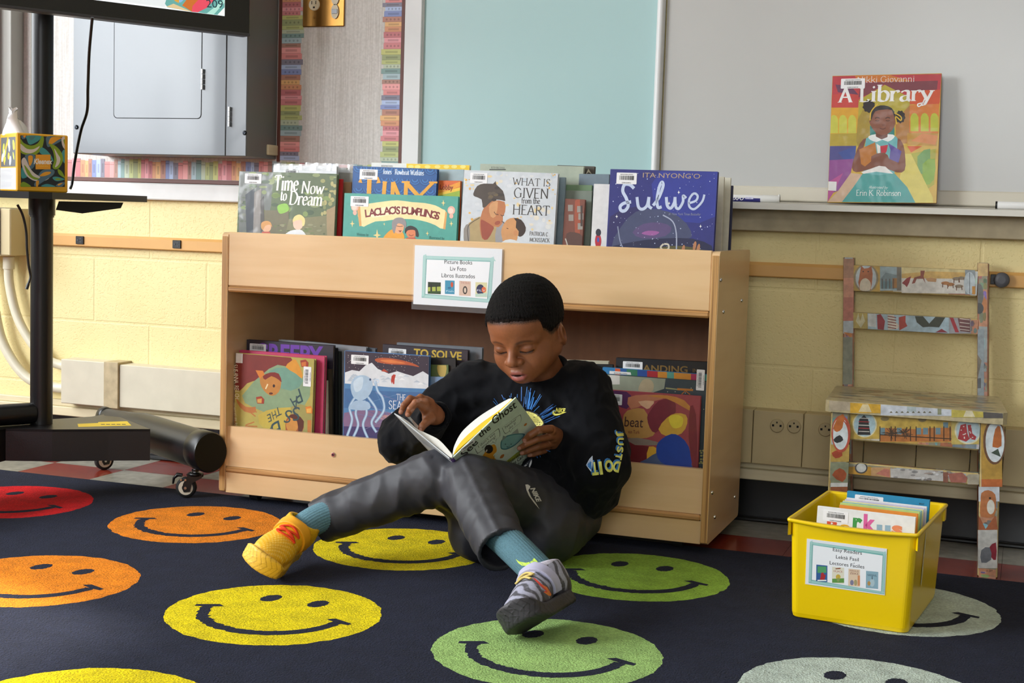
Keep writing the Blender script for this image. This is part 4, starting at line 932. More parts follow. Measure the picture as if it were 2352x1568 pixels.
def a_sulwe(A):
    A.poly([(1290, 172), (2168, 190), (2130, 865), (1270, 830)], '#2b2f7a'); r = random.Random(11)
    A.poly([(1700, 190), (2168, 190), (2150, 560), (1860, 600), (1640, 420)], '#2f3a96', 2); A.poly([(1290, 560), (1500, 480), (1640, 560), (1400, 830), (1270, 830)], '#2a2760', 2)
    A.poly([(1380, 640), (1500, 520), (1680, 500), (1850, 560), (1950, 680), (1900, 760), (1500, 800), (1300, 810)], '#434a6c', 2); A.poly([(1470, 690), (1560, 620), (1700, 610), (1790, 650), (1740, 720), (1560, 740)], '#5a4a78', 2); A.poly([(1545, 700), (1600, 676), (1690, 686), (1640, 716)], '#9a5a9a', 3)
    A.poly([(1300, 830), (1460, 770), (1700, 740), (1960, 740), (2120, 800), (2130, 865)], '#1f2348', 2); A.poly([(1600, 850), (1700, 810), (1880, 800), (2030, 830), (2130, 865)], '#57522e', 2)
    for k in range(110): x, y = r.uniform(1300, 2140), r.uniform(200, 840); A.ell(x, y, *(2*[r.choice([1.8, 2.2, 3, 4.5])]), '#c9d3ee', n=8)
    for (x, y) in ((1850, 362), (2028, 640), (1342, 560), (1770, 452)): A.poly([(x, y-16), (x+3, y-3), (x+12, y), (x+3, y+3), (x, y+16), (x-3, y+3), (x-12, y), (x-3, y-3)], '#ffffff')
    A.line([(1350, 640), (1370, 760), (1400, 830)], 9, '#8b93ae', 4); A.line([(1720, 548), (1800, 600), (1830, 700), (1830, 850)], 10, '#a9b0c8', 4)
    A.line([(1730, 784), (1764, 790), (1764, 824), (1724, 834), (1702, 810), (1726, 784)], 14, '#cfc8b8', 5)
    for x, y in ((1886, 830), (1980, 800), (2010, 820)): A.ell(x, y, 13, 38, '#b57c56', rot=.2)
    A.text("ITA NYONG'O", 1556, 240, 38, '#b79f86', to=(2024, 250))
    def sw(pts, wd=26): A.line(pts, wd, '#c3d0ea', 7)
    sw([(1484, 330), (1450, 300), (1406, 300), (1392, 352), (1420, 410), (1436, 470), (1412, 510), (1380, 512), (1370, 480), (1400, 452), (1460, 440)], 26)
    sw([(1508, 400), (1520, 480), (1552, 500), (1590, 470), (1606, 400)], 24); sw([(1606, 400), (1604, 470), (1630, 494)], 24)
    sw([(1640, 470), (1690, 400), (1722, 310), (1712, 278), (1690, 320), (1672, 420), (1680, 484), (1710, 480)], 24)
    sw([(1748, 400), (1756, 470), (1784, 492), (1812, 450), (1820, 400)], 24); sw([(1820, 400), (1826, 480), (1852, 494), (1884, 440), (1886, 390), (1910, 410)], 22)
    sw([(1930, 452), (1990, 430), (2004, 390), (1972, 372), (1936, 420), (1938, 480), (1980, 498), (2040, 440), (2060, 380)], 18)
    A.text('#1 New York Times Bestseller', 1766, 548, 20, '#8f95b0', to=(2030, 552), shear=.2)
book('dark blue starry night sky book in crinkled film, right end of the top bin', (1402, 388), (1649, 394), .030, ZT1, ZTF, t=.013, col='#2b2f7a', spine='#20224e', group=GT, art=a_sulwe, crop=C5, bc=(1417, 396), bcs=(.046, .025))
thin('cream edged book first behind the night sky book', 1480, 1664, 404, .150, '#c9c2ae', 2, spine='#c9c2ae'); thin('white book with sky blue patches behind the night sky book', 1490, 1679, 405, .200, '#d2cdbb', 3); thin('dark navy book last behind the night sky book', 1500, 1684, 424, .240, '#2a2c50', 2)

# --------------------------------------------------------- bottom bin
def a_pass(A):
    A.poly([(60, 250), (790, 306), (806, 910), (90, 850)], '#b5a653'); r = random.Random(6)
    A.poly([(60, 245), (600, 285), (560, 360), (470, 380), (400, 440), (330, 470), (240, 500), (180, 560), (110, 520), (66, 420)], '#7c2a22', 2); A.poly([(66, 400), (110, 520), (130, 700), (150, 850), (90, 850)], '#a06a3c', 2)
    A.poly([(200, 600), (420, 380), (560, 360), (760, 500), (700, 700), (500, 760), (300, 700)], '#86a07a', 2); A.poly([(420, 400), (560, 370), (700, 480), (600, 560), (450, 500)], '#6f9c88', 2); A.poly([(330, 760), (500, 700), (660, 720), (640, 900), (400, 890)], '#c2ac48', 2); A.poly([(600, 690), (770, 700), (800, 900), (620, 900)], '#9a9454', 2)
    for k in range(50): A.ell(r.uniform(70, 780), r.uniform(300, 880), r.uniform(8, 24), r.uniform(5, 14), r.choice(['#b0a452', '#a39a4e', '#8f9a5c', '#bda84a']), rot=r.uniform(0, 3)) if False else None
    A.poly([(556, 366), (600, 318), (640, 306), (690, 410), (690, 460), (640, 420)], '#d9942c', 2); A.poly([(310, 392), (370, 396), (390, 440), (350, 470)], '#d9802c'); A.poly([(345, 470), (380, 430), (440, 412), (500, 430), (520, 500), (500, 570), (450, 602), (400, 580), (360, 530)], '#bd8038', 2)
    A.poly([(370, 440), (430, 410), (500, 420), (524, 490), (500, 470), (440, 440), (390, 470)], '#7e2418', 2); A.line([(392, 545), (410, 505)], 10, '#e8d8a8'); A.ell(460, 520, 10, 13, '#2a1a12'); A.ell(436, 582, 16, 9, '#5a2a1a')
    A.poly([(105, 545), (150, 620), (230, 690), (310, 700), (300, 740), (220, 730), (160, 660)], '#b8743a', 2)
    for (x, y, x2, y2) in ((270, 700, 312, 695), (270, 715, 320, 735), (260, 730, 310, 770), (230, 840, 300, 815), (225, 848, 325, 852)): A.line([(x, y), (x2, y2)], 9, '#b8743a')
    A.poly([(556, 880), (560, 800), (600, 752), (660, 760), (700, 820), (690, 900), (570, 900)], '#a0522a', 2); A.ell(610, 840, 50, 60, '#c78a40'); A.poly([(580, 770), (640, 750), (706, 810), (690, 890), (660, 890), (650, 810)], '#54281a', 2)
    A.poly([(735, 800), (768, 800), (765, 905), (735, 900)], '#c0783a')
    def tx(t, x, y, s, ang): A.text(t, x, y, s, '#2d4c50', to=(x+s*.72*math.cos(ang), y+s*.72*math.sin(ang)), shear=.2)
    for t, x, y, s, a in (('P', 668, 540, 100, 2.6), ('A', 650, 600, 92, 2.75), ('S', 670, 690, 100, 3.0), ('S', 610, 720, 96, 3.2), ('T', 500, 690, 62, 2.7), ('H', 470, 720, 58, 2.7), ('E', 430, 745, 56, 2.7), ('B', 500, 800, 120, 2.7), ('A', 440, 860, 110, 2.8)): tx(t, x, y, s, a)
    for t, i in zip('SUSANNA REICH', range(13)):
        if t != ' ': A.text(t, 128+i*1.2, 345+i*21.6, 36, '#f0e4c8', to=(128+i*1.2, 345+i*21.6+17), nat=True, sx=.62)
    for i, t in enumerate('Illustrations by'):
        if t != ' ': A.text(t, 130+i*1.0, 660+i*11.6, 22, '#e8dcb8', to=(130+i, 660+i*11.6+9), nat=True, sx=.7)
    for (x, y, c1, c2) in ((348, 640, '#a03a20', '#d0a050'), (752, 720, '#d8802c', '#e8b050'), (710, 340, '#a03a20', '#d07030')):
        A.poly([(x-34, y-28), (x+10, y-36), (x+34, y-10), (x+30, y+26), (x-24, y+24)], c1); A.poly([(x-24, y-12), (x+14, y-18), (x+12, y+20), (x-22, y+18)], c2)
    A.poly([(134, 250), (206, 256), (204, 334), (138, 330)], '#e4e2de')
bp_ = book('red and olive picture book turned on its side, front left of the bottom bin', (518, 808), (722, 825), .034, ZB1, ZBF, lean=13, t=.012, col='#b5a653', spine='#8a3028', group=GB, art=a_pass, crop=C6, bc=(714, 888), bcr=math.pi/2, bcs=(.048, .021))
book('magenta picture book just behind the sideways red and olive one', (541, 803), (746, 818), .052, ZB1, ZBF, lean=13, t=.013, col='#c33a63', group=GB)
def a_creepy(A):
    A.poly([(220, 135), (940, 190), (940, 300), (220, 300)], '#241f2c')
    A.text('CREEPY', 300, 318, 130, '#6d35a8', to=(862, 352), bold=.035)
book('near-black book with big purple capitals behind the magenta one', (562, 779), (766, 793), .078, ZB1, ZBF, lean=13, t=.012, col='#241f2c', group=GB, art=a_creepy, crop=C6, bc=(574, 788), bcs=(.046, .022))
book('silver grey book at the back of the bottom bin left of centre', (640, 779), (842, 797), .112, ZB1, ZBF, lean=13, t=.010, col='#8c8f94', group=GB); book('blue-grey book rearmost behind the silver grey one', (700, 783), (863, 800), .130, ZB1, ZBF, lean=13, t=.010, col='#55606a', group=GB)
for i, (x0, x1, yt, y, c, l) in enumerate(((640, 774, 794, .092, '#16181a', 'black narrow book first right of the purple lettered one'), (650, 782, 802, .101, '#222a26', 'black-green narrow book second right of the purple lettered one'),
      (600, 751, 869, .047+.018, '#d9cdb8', 'cream narrow book right of the magenta one'), (620, 762, 843, .074, '#3a3426', 'dark narrow book with a gold edge beside the cream one'))):
    thin(l, x0, x1, yt, y, c, 5, GB, ZBF, .0075, ZB1, 13)
def a_sea(A):
    A.poly([(1042, 232), (1735, 280), (1720, 1000), (1030, 940)], '#4f78a8'); r = random.Random(9)
    A.poly([(1042, 232), (1735, 280), (1728, 450), (1042, 440)], '#332838')
    for k in range(90): A.ell(r.uniform(1060, 1720), r.uniform(260, 400), 2.2, 2.2, '#d8cfc8', n=7)
    A.poly([(1290, 300), (1360, 290), (1480, 304), (1600, 336), (1650, 366), (1560, 350), (1420, 344), (1310, 326)], '#b4532c', 3); A.poly([(1330, 310), (1420, 306), (1540, 336), (1400, 332)], '#d8783c', 3)
    A.poly([(1042, 410), (1100, 390), (1160, 400), (1210, 352), (1262, 330), (1310, 380), (1400, 420), (1470, 400), (1530, 420), (1600, 440), (1680, 400), (1728, 430), (1726, 560), (1040, 540)], '#d9dce0', 1)
    for k in range(22): x = r.uniform(1060, 1700); y = r.uniform(430, 500); A.poly([(x-26, y+10), (x, y-8), (x+30, y+10)], r.choice(['#c3cbd4', '#eceef0', '#b4c0cc']))
    A.poly([(1338, 400), (1362, 380), (1400, 410)], '#b0402a'); A.poly([(1418, 480), (1424, 440), (1440, 425), (1458, 430), (1448, 470), (1446, 505), (1436, 505), (1432, 485), (1426, 505)], '#b4382a')
    A.poly([(1040, 500), (1200, 512), (1400, 530), (1728, 545), (1724, 800), (1036, 760)], '#4a7fae', 0); A.poly([(1040, 540), (1300, 560), (1726, 575), (1722, 720), (1036, 700)], '#3b6a9c')
    A.poly([(1036, 740), (1300, 720), (1500, 760), (1722, 740), (1720, 860), (1034, 860)], '#7e6486', 2); A.poly([(1300, 780), (1480, 750), (1700, 790), (1500, 830)], '#b98a8a', 3); A.poly([(1032, 850), (1722, 870), (1720, 1000), (1030, 940)], '#3d3566')
    for k in range(12): A.line([(r.uniform(1040, 1300), r.uniform(540, 900)), (r.uniform(1400, 1700), r.uniform(560, 920))], 3, r.choice(['#5f8ab4', '#4a5a94', '#7a78a4']))
    A.poly([(1088, 520), (1120, 450), (1190, 432), (1250, 460), (1270, 530), (1230, 610), (1170, 640), (1110, 610)], '#a9c2d8', 3); A.poly([(1110, 500), (1140, 460), (1190, 450), (1180, 540), (1130, 570)], '#c6d8e6', 3); A.ell(1249, 468, 9, 10, '#2f4a70')
    for pts in ([(1120, 620), (1080, 700), (1100, 800), (1060, 930)], [(1160, 640), (1130, 740), (1150, 840), (1110, 940)], [(1200, 640), (1220, 740), (1190, 840), (1230, 950)], [(1230, 610), (1300, 720), (1260, 820), (1300, 900)], [(1290, 480), (1310, 560), (1350, 620), (1360, 720), (1290, 820)]): A.line(pts, 20, '#8fb0cf', 8); A.line(pts, 7, '#c3d6e8', 8)
    A.poly([(1070, 700), (1130, 640), (1230, 650), (1250, 700), (1200, 720), (1120, 715)], '#a3bdd6', 3)
    A.line([(1282, 500), (1290, 470), (1318, 470), (1316, 492), (1300, 488)], 7, '#c3d6e8', 6)
    A.pen('THE', 1462, 634, 44, '#dfe4ea', to=(1540, 640), thick=.07, thin=.05, serif=.03); A.pen('SEA', 1398, 706, 60, '#dfe4ea', to=(1510, 712), thick=.07, thin=.05, serif=.03); A.pen('FOR', 1420, 774, 36, '#dfe4ea', to=(1490, 776), thick=.07, thin=.05, serif=.03)
    A.pen('GR', 1394, 880, 74, '#e8dcd8', to=(1520, 886), thick=.07, thin=.05, serif=.03); A.pen('ARC', 1376, 972, 74, '#e8e0dc', to=(1560, 984), thick=.07, thin=.05, serif=.03)
book('blue picture book of a pale sea creature under snow peaks, centre of the bottom bin', (791, 805), (986, 817), .034, ZB1, ZBF, lean=11, t=.011, col='#4f78a8', spine='#2d3a5c', group=GB, art=a_sea, crop=C6, bc=(807, 814), bcs=(.046, .022))
def a_solve(A):
    A.poly([(1352, 180), (2050, 228), (2050, 340), (1352, 320)], '#2e2630'); A.text('TO SOLVE', 1604, 278, 58, '#c9a83c', to=(1996, 308), bold=.03)
book('dark plum book with gold capitals behind the sea creature book', (879, 790), (1075, 804), .070, ZB1, ZBF, lean=11, t=.011, col='#2e2630', group=GB, art=a_solve, crop=C6, bc=(893, 799), bcs=(.046, .022))
book('grey book in film rearmost behind the gold capitals book', (911, 786), (1108, 798), .104, ZB1, ZBF, lean=11, t=.010, col='#70757c', group=GB)
for (x0, x1, yt, y, c, l) in ((880, 1047, 818, .050, '#101113', 'black narrow book right of the sea creature book'), (920, 1078, 828, .085, '#1d4a50', 'dark teal book behind the reader\'s shoulder'), (900, 1055, 836, .0605, '#b9c0bd', 'pale grey book above the reader\'s sleeve')):
    thin(l, x0, x1, yt, y, c, 4, GB, ZBF, .0075, ZB1, 11)
def a_gold(A):
    A.poly([(1735, 335), (1890, 345), (1890, 460), (1735, 460)], '#5c7040'); A.poly([(1800, 345), (1870, 350), (1860, 440), (1810, 430)], '#c2a858', 3)
book('olive book with a gold panel above the deer book', (850, 834), (1030, 838), .047, ZB1, ZBF, lean=11, t=.003, col='#5c7040', group=GB, art=a_gold, crop=C6)
def a_deer(A):
    A.poly([(1735, 440), (1920, 448), (1920, 720), (1735, 700)], '#7591b4'); A.poly([(1735, 640), (1738, 600), (1770, 560), (1800, 566), (1790, 620), (1800, 720), (1735, 720)], '#17181c', 3)
    for p in ([(1770, 560), (1768, 530), (1762, 510)], [(1775, 560), (1790, 530), (1812, 518)], [(1780, 545), (1800, 520), (1806, 500)], [(1772, 540), (1782, 515), (1782, 500)]): A.line(p, 7, '#17181c')
book('pale blue book with a black deer silhouette by the reader\'s elbow', (850, 861), (1041, 866), .041, ZB1, ZBF, lean=11, t=.005, col='#7591b4', group=GB, art=a_deer, crop=C6)
def a_beat(A):
    A.poly([(300, 475), (930, 515), (910, 1025), (400, 985)], '#a0424a'); r = random.Random(12)
    A.poly([(290, 475), (420, 480), (460, 540), (420, 600), (340, 560)], '#5a2a5a', 2); A.poly([(400, 640), (460, 600), (540, 600), (580, 680), (620, 760), (560, 800), (400, 790)], '#b98a4a', 2); A.poly([(430, 520), (560, 500), (720, 510), (560, 560), (450, 600)], '#c07a5a', 2)
    A.poly([(580, 620), (640, 545), (740, 530), (760, 620), (690, 700), (620, 765), (580, 730), (562, 660)], '#7a2634', 2); A.poly([(500, 548), (610, 545), (590, 580), (560, 600)], '#e0b08c', 2)
    A.poly([(640, 740), (700, 660), (760, 630), (830, 640), (840, 700), (800, 770), (700, 790)], '#d8a83c', 2); A.poly([(710, 660), (760, 640), (810, 660), (800, 720), (740, 730)], '#ead23c', 3); A.poly([(560, 510), (700, 505), (820, 540), (880, 620), (800, 580), (700, 530)], '#c8843a', 2)
    A.poly([(400, 810), (500, 800), (640, 830), (640, 850), (500, 850), (400, 840)], '#8a7a70', 2); A.poly([(400, 820), (480, 850), (580, 860), (570, 920), (520, 985), (400, 980)], '#6d1620', 2); A.poly([(575, 860), (634, 875), (620, 920), (560, 950)], '#dca830', 2)
    A.poly([(520, 985), (560, 945), (636, 900), (680, 920), (860, 980), (860, 1020)], '#4a5a80', 2); A.poly([(626, 860), (660, 810), (730, 772), (790, 790), (850, 860), (868, 1010), (700, 990), (636, 940)], '#1a3fa0', 2)
    A.poly([(860, 580), (900, 640), (910, 1020), (880, 1015), (850, 800)], '#7e2630', 2)
    A.text('beat', 404, 720, 68, '#3a1c22', to=(534, 728), shear=.1); A.text('van Turk', 430, 768, 24, '#7a3030', to=(510, 772))
book('red, gold and blue picture book, front right of the bottom bin', (1398, 895), (1609, 910), .034, ZB1, ZBF, lean=10, t=.011, col='#a0424a', spine='#5a2430', group=GB, art=a_beat, crop=C7, bc=(1390, 903), bcs=(.030, .024))
def a_light(A):
    A.poly([(230, 352), (980, 400), (980, 1030), (230, 1000)], '#35424a'); A.poly([(230, 352), (690, 385), (680, 460), (560, 500), (230, 470)], '#9aa08c'); A.poly([(500, 470), (530, 400), (580, 395), (608, 430), (596, 480), (540, 488)], '#b8a888', 3); A.rect(302, 362, 372, 430, '#dedad2')
    A.poly([(690, 450), (770, 460), (770, 468), (690, 460)], '#a0a070'); A.poly([(770, 455), (880, 462), (880, 476), (770, 470)], '#c27a28'); A.line([(800, 500), (826, 474), (860, 500)], 8, '#b06a28')
    r = random.Random(5)
    for k in range(16): A.ell(r.uniform(700, 970), r.uniform(420, 700), 3, 3, '#d8d8c8', n=8)
    for k in range(14): A.ell(r.uniform(925, 960), r.uniform(880, 1020), 8, 6, '#b0a860')
book('dark landscape book with a pale moonlit figure behind the red and gold one', (1374, 858), (1625, 876), .052, ZB1, ZBF, lean=10, t=.012, col='#35424a', group=GB, art=a_light, crop=C7, bc=(1617, 897), bcr=math.pi/2, bcs=(.046, .018))
def a_stripe(A):
    xs = [255, 340, 376, 420, 495, 562, 636, 700, 748, 866, 910, 950, 985]; cs = ['#2f7ab0', '#d0562c', '#2a5a9a', '#3a7a5a', '#2a4f9a', '#b02a34', '#d8902c', '#5aa090', '#d8902c', '#b82c5a', '#d8562c', '#5aa090']
    for a, b, c in zip(xs[:-1], xs[1:], cs): A.poly([(a, 310+.065*(a-255)), (b, 310+.065*(b-255)), (b, 420), (a, 420)], c)
    A.poly([(302, 336), (448, 346), (452, 364), (300, 356)], '#e4e4e2'); A.text('BOSTON PUBLIC SCHOOLS', 332, 354, 8, '#333333', to=(424, 360), bold=.02)
book('book with a many coloured striped top edge behind the moonlit book', (1384, 843), (1625, 860), .070, ZB1, ZBF, lean=10, t=.010, col='#2f7ab0', group=GB, art=a_stripe, crop=C7)
def a_land(A):
    A.poly([(345, 245), (985, 272), (985, 420), (345, 400)], '#17161a'); A.text('LANDING', 500, 338, 44, '#8a6a30', to=(842, 350), bold=.02); A.text('IN', 878, 346, 26, '#8a6a30', to=(910, 348))
book('black book with dull gold capitals at the back right of the bottom bin', (1415, 821), (1626, 831), .100, ZB1, ZBF, lean=10, t=.011, col='#17161a', group=GB, art=a_land, crop=C7, bc=(1431, 829), bcs=(.046, .020))
def a_redcan(A):
    A.poly([(0, 288), (208, 298), (205, 400), (0, 400)], '#8fb4bc'); A.poly([(70, 305), (100, 300), (125, 312), (122, 330), (76, 328)], '#b02a2c', 2); A.ell(130, 332, 22, 6, '#b02a2c')
book('pale teal book with a red shape behind the reader\'s shoulder', (1220, 829), (1369, 838), .060, ZB1, ZBF, lean=10, t=.009, col='#8fb4bc', group=GB, art=a_redcan, crop=C7)
thin('cream book in film rearmost behind the reader\'s head', 1230, 1398, 824, .098, '#b9b39c', 5, GB, ZBF, .009, ZB1, 10); thin('dark narrow book between the pale teal and the striped books', 1250, 1372, 857, .046, '#1c2024', 4, GB, ZBF, .008, ZB1, 10); thin('black narrow book at the back between the cream and the gold capitals books', 1300, 1408, 834, .085, '#1a1a1c', 3, GB, ZBF, .008, ZB1, 10)

flush()
# --------------------------------------------------------- paper sign in a plastic sleeve
YS = -0.0022
def sign_plane(TL, TR, BL, y):
    a, b, c = Py(*TL, y), Py(*TR, y), Py(*BL, y); return frame(c, b-a, a-c), (b-a).length, (a-c).length
M, w, h = sign_plane((956, 563), (1157, 572), (949, 698), YS)
sg = thing('sign', 'white paper sign in a clear sleeve taped to the top bin front', 'sign', M)
SIGNP = mat('sign_paper', attr=True, rough=.5, coat=.25, coat_rough=.12)
TEALB = '#6fb0ab'
def sign_art(M, w, h, crop, corners, lines, minis, size):
    A = PX(M, w, h, *crop); A.base('#e3e6ea'); (x0, y0), (x1, y1), (x2, y2), (x3, y3) = corners; t = size
    A.poly(corners, TEALB)
    # paler diagonal dashes in the border
    for k in range(60):
        u = k/60; a = (lerp(x0, x1, u), lerp(y0, y1, u)); A.line([(a[0]+2, a[1]+2), (a[0]+t*.7, a[1]+t*.8)], t*.22, '#a9d2cd'); b = (lerp(x3, x2, u), lerp(y3, y2, u)); A.line([(b[0]+2, b[1]-t*.85), (b[0]+t*.7, b[1]-2)], t*.22, '#a9d2cd')
    for k in range(40):
        u = k/40; a = (lerp(x0, x3, u), lerp(y0, y3, u)); A.line([(a[0]+2, a[1]+2), (a[0]+t*.8, a[1]-t*.3)], t*.22, '#a9d2cd'); b = (lerp(x1, x2, u), lerp(y1, y2, u)); A.line([(b[0]-t*.85, b[1]+2), (b[0]-2, b[1]-t*.3)], t*.22, '#a9d2cd')
    A.poly([(x0+t, y0+t), (x1-t, y1+t), (x2-t, y2-t), (x3+t, y3-t)], '#eceef1')
    for tx, a, b, s in lines: A.text(tx, a[0], a[1], s, '#1d1e20', to=b, bold=.006)
    for f in minis: f(A)
    return A
def mini(x, y, w_, h_, sk, bg, shapes):
    def f(A):
        A.poly([(x, y), (x+w_, y+sk), (x+w_-1, y+sk+h_), (x-2, y+h_)], bg)
        for s in shapes:
            if s[0] == 'e': A.ell(x+s[1]*w_, y+s[2]*h_+sk*s[1], s[3]*w_, s[4]*h_, s[5], n=14)
            elif s[0] == 't': A.text(s[1], x+w_*.12, y+h_*s[2], h_*s[3], s[4], to=(x+w_*.88, y+h_*s[2]+sk*.8))
            else: A.poly([(x+a*w_, y+b*h_) for a, b in s[1]], s[2])
    return f
A = sign_art(M, w, h, C4, [(1850, 968), (2488, 990), (2460, 1392), (1836, 1346)],
    [('Picture Books', (2042, 1040), (2292, 1048), 34), ('Liv Foto', (2094, 1102), (2238, 1107), 34), ('Libros Ilustrados', (2016, 1162), (2316, 1172), 34)],
    [mini(1894, 1204, 116, 106, 5, '#22301c', [('p', [(0, .45), (1, .4), (1, .8), (0, .85)], '#a8b450'), ('p', [(.2, .2), (.3, .2), (.32, .9), (.18, .9)], '#151a10'), ('p', [(.6, .3), (.68, .3), (.7, .9), (.6, .9)], '#151a10'), ('p', [(0, .8), (1, .78), (1, 1), (0, 1)], '#2e4a20')]),
     mini(2048, 1190, 86, 122, 3, '#3f8fb0', [('e', .72, .3, .14, .2, '#c8502c'), ('e', .45, .55, .18, .08, '#2a6a90'), ('t', 'Fish', .85, .12, '#bfe0ee')]),
     mini(2176, 1194, 104, 132, 6, '#d6b8a4', [('e', .5, .62, .2, .28, '#3a322c'), ('e', .5, .62, .1, .18, '#d6c0ae'), ('t', 'THE BUG', .2, .14, '#b4746a')]),
     mini(2322, 1206, 104, 132, 4, '#d8d2a4', [('e', .42, .5, .36, .36, '#2a2c50'), ('e', .72, .5, .2, .2, '#d86a3c'), ('p', [(0, .8), (1, .75), (1, 1), (0, 1)], '#b8d0c0'), ('t', 'FLY', .62, .12, '#d8d8e8')])], 34)
mb = MB(); mb.box((0, 0, -.0004), (w, h, 0), SIGNP, '#e3e6ea', M=M); mb.art(A, SIGNP, M, 0.00001, .00003); mk('paper', mb, sg)
mb = MB(); mb.add([(-.004, -.012, .0004), (w+.004, -.012, .0004), (w+.004, h+.003, .0004), (-.004, h+.003, .0004)], [(0, 1, 2, 3)], mat('sleeve_clear', '#ffffff'), M=M)
def sleeve():
    m = MATS['sleeve_clear']; N = m.node_tree.nodes; L = m.node_tree.links; b = N['Principled BSDF']; b.inputs['Roughness'].default_value = .1
    tr = N.new('ShaderNodeBsdfTransparent'); mx = N.new('ShaderNodeMixShader'); mx.inputs[0].default_value = .10
    L.new(tr.outputs[0], mx.inputs[1]); L.new(b.outputs[0], mx.inputs[2]); L.new(mx.outputs[0], N['Material Output'].inputs[0])
sleeve(); mk('plastic_sleeve', mb, sg)

# --------------------------------------------------------- the book standing on the marker tray
def a_library(A):
    A.poly([(858, 255), (1708, 236), (1642, 1250), (800, 1235)], '#c9a43c'); r = random.Random(3)
    A.poly([(858, 255), (1708, 236), (1695, 460), (1060, 500), (850, 500)], '#b83a44'); A.poly([(1030, 250), (1300, 244), (1500, 300), (1060, 300)], '#c8742c'); A.poly([(1080, 305), (1680, 290), (1672, 360), (1360, 370), (1260, 320), (1130, 400), (1060, 420)], '#7c3a44')
    A.poly([(850, 400), (1060, 370), (1060, 500), (848, 500)], '#c4423c'); A.poly([(1460, 370), (1698, 360), (1690, 500), (1460, 470)], '#cf542e'); A.poly([(880, 320), (1000, 330), (1060, 400), (900, 380)], '#6a3a58')
    A.poly([(1266, 322), (1460, 420), (1460, 560), (1340, 600), (1350, 800), (1040, 800), (1050, 600), (1062, 440)], '#b3a234', 0); A.poly([(1050, 600), (1140, 480), (1150, 700), (1080, 800), (1040, 760)], '#a48a34', 2); A.poly([(1350, 600), (1460, 480), (1470, 780), (1350, 780)], '#b07a3c')
    A.poly([(850, 502), (1062, 500), (1046, 700), (838, 704)], '#d8a02c'); A.poly([(1460, 480), (1690, 470), (1682, 700), (1456, 696)], '#d27a34')
    for x, y in ((868, 560), (938, 560), (1010, 560), (1496, 545), (1576, 545), (1652, 545)): A.poly([(x-30, y+140), (x-30, y+30), (x-18, y+4), (x, y-4), (x+18, y+4), (x+32, y+30), (x+32, y+140)], '#c8c44a' if x < 1200 else '#b9bc3c')
    A.poly([(836, 704), (1046, 702), (1040, 800), (830, 800)], '#b29a34'); A.poly([(1440, 698), (1682, 700), (1670, 800), (1440, 790)], '#bc8c34'); A.poly([(1470, 760), (1560, 700), (1680, 720), (1660, 790)], '#cf7e3a')
    A.poly([(830, 800), (1042, 798), (1030, 930), (824, 930)], '#4c4a86'); A.poly([(900, 850), (1042, 800), (1030, 930), (960, 920)], '#3d4f94'); A.poly([(824, 910), (1020, 900), (1000, 1010), (900, 1150), (806, 1180)], '#8c4a8c', 0); A.poly([(806, 1080), (940, 1010), (860, 1170), (802, 1235)], '#b0508c')
    A.poly([(1440, 800), (1560, 800), (1470, 850)], '#cf5a2a'); A.poly([(1460, 860), (1664, 820), (1652, 1100), (1560, 1160)], '#a8a434'); A.poly([(1520, 880), (1620, 820), (1600, 1000), (1540, 1010)], '#6e9a54', 2); A.poly([(1560, 940), (1655, 900), (1648, 1060), (1580, 1100)], '#86a83a', 2)
    A.poly([(1420, 860), (1470, 860), (1640, 1200), (1642, 1250), (1500, 1248), (1380, 1060)], '#d2c25a'); A.poly([(1000, 1010), (1090, 1020), (940, 1235), (802, 1235), (900, 1150)], '#c9a88c')
    A.poly([(1150, 640), (1340, 640), (1340, 720), (1150, 720)], '#2f8078')
    # girl: plain figure
    A.poly([(1096, 1010), (1340, 1012), (1440, 1120), (1504, 1248), (930, 1236), (1020, 1120)], '#4a9a96', 1); A.poly([(1120, 740), (1200, 720), (1320, 720), (1368, 745), (1360, 870), (1340, 1010), (1100, 1010), (1110, 860)], '#6aaeb0', 2)
    A.poly([(1120, 740), (1070, 780), (1030, 880), (1008, 970), (1040, 1004), (1110, 990), (1200, 960), (1290, 900), (1270, 860), (1180, 890), (1080, 900)], '#7c4630', 2); A.poly([(1366, 738), (1410, 790), (1426, 900), (1420, 990), (1360, 1006), (1250, 960), (1180, 920), (1190, 890), (1330, 900), (1360, 860)], '#7c4630', 2)
    A.poly([(1066, 826), (1190, 770), (1206, 880), (1110, 960), (1080, 940)], '#b87228'); A.poly([(1200, 780), (1230, 800), (1226, 890), (1212, 880)], '#eae6e0'); A.poly([(1230, 800), (1290, 790), (1280, 840), (1256, 880), (1236, 860)], '#c02a3e'); A.poly([(1290, 775), (1396, 840), (1372, 930), (1300, 900), (1310, 830)], '#5a4a96')
    A.poly([(1160, 880), (1260, 850), (1300, 900), (1280, 950), (1180, 960)], '#7c4630', 2); A.poly([(1080, 1004), (1220, 954), (1270, 960), (1330, 1016), (1280, 1010), (1200, 1000), (1100, 1016)], '#e4e0dc', 0)
    A.poly([(1138, 724), (1200, 706), (1330, 710), (1336, 736), (1290, 766), (1246, 750), (1200, 768), (1150, 750)], '#e8eae8', 2)
    A.poly([(1190, 650), (1290, 650), (1286, 730), (1240, 748), (1196, 726)], '#6d3c2c', 1); A.poly([(1146, 620), (1150, 560), (1190, 505), (1250, 490), (1310, 505), (1344, 560), (1346, 630), (1310, 690), (1250, 714), (1190, 690)], '#86503a', 3)
    A.poly([(1150, 610), (1156, 540), (1200, 492), (1260, 482), (1320, 504), (1350, 560), (1346, 600), (1320, 520), (1250, 516), (1190, 530), (1166, 580)], '#231a18', 2)
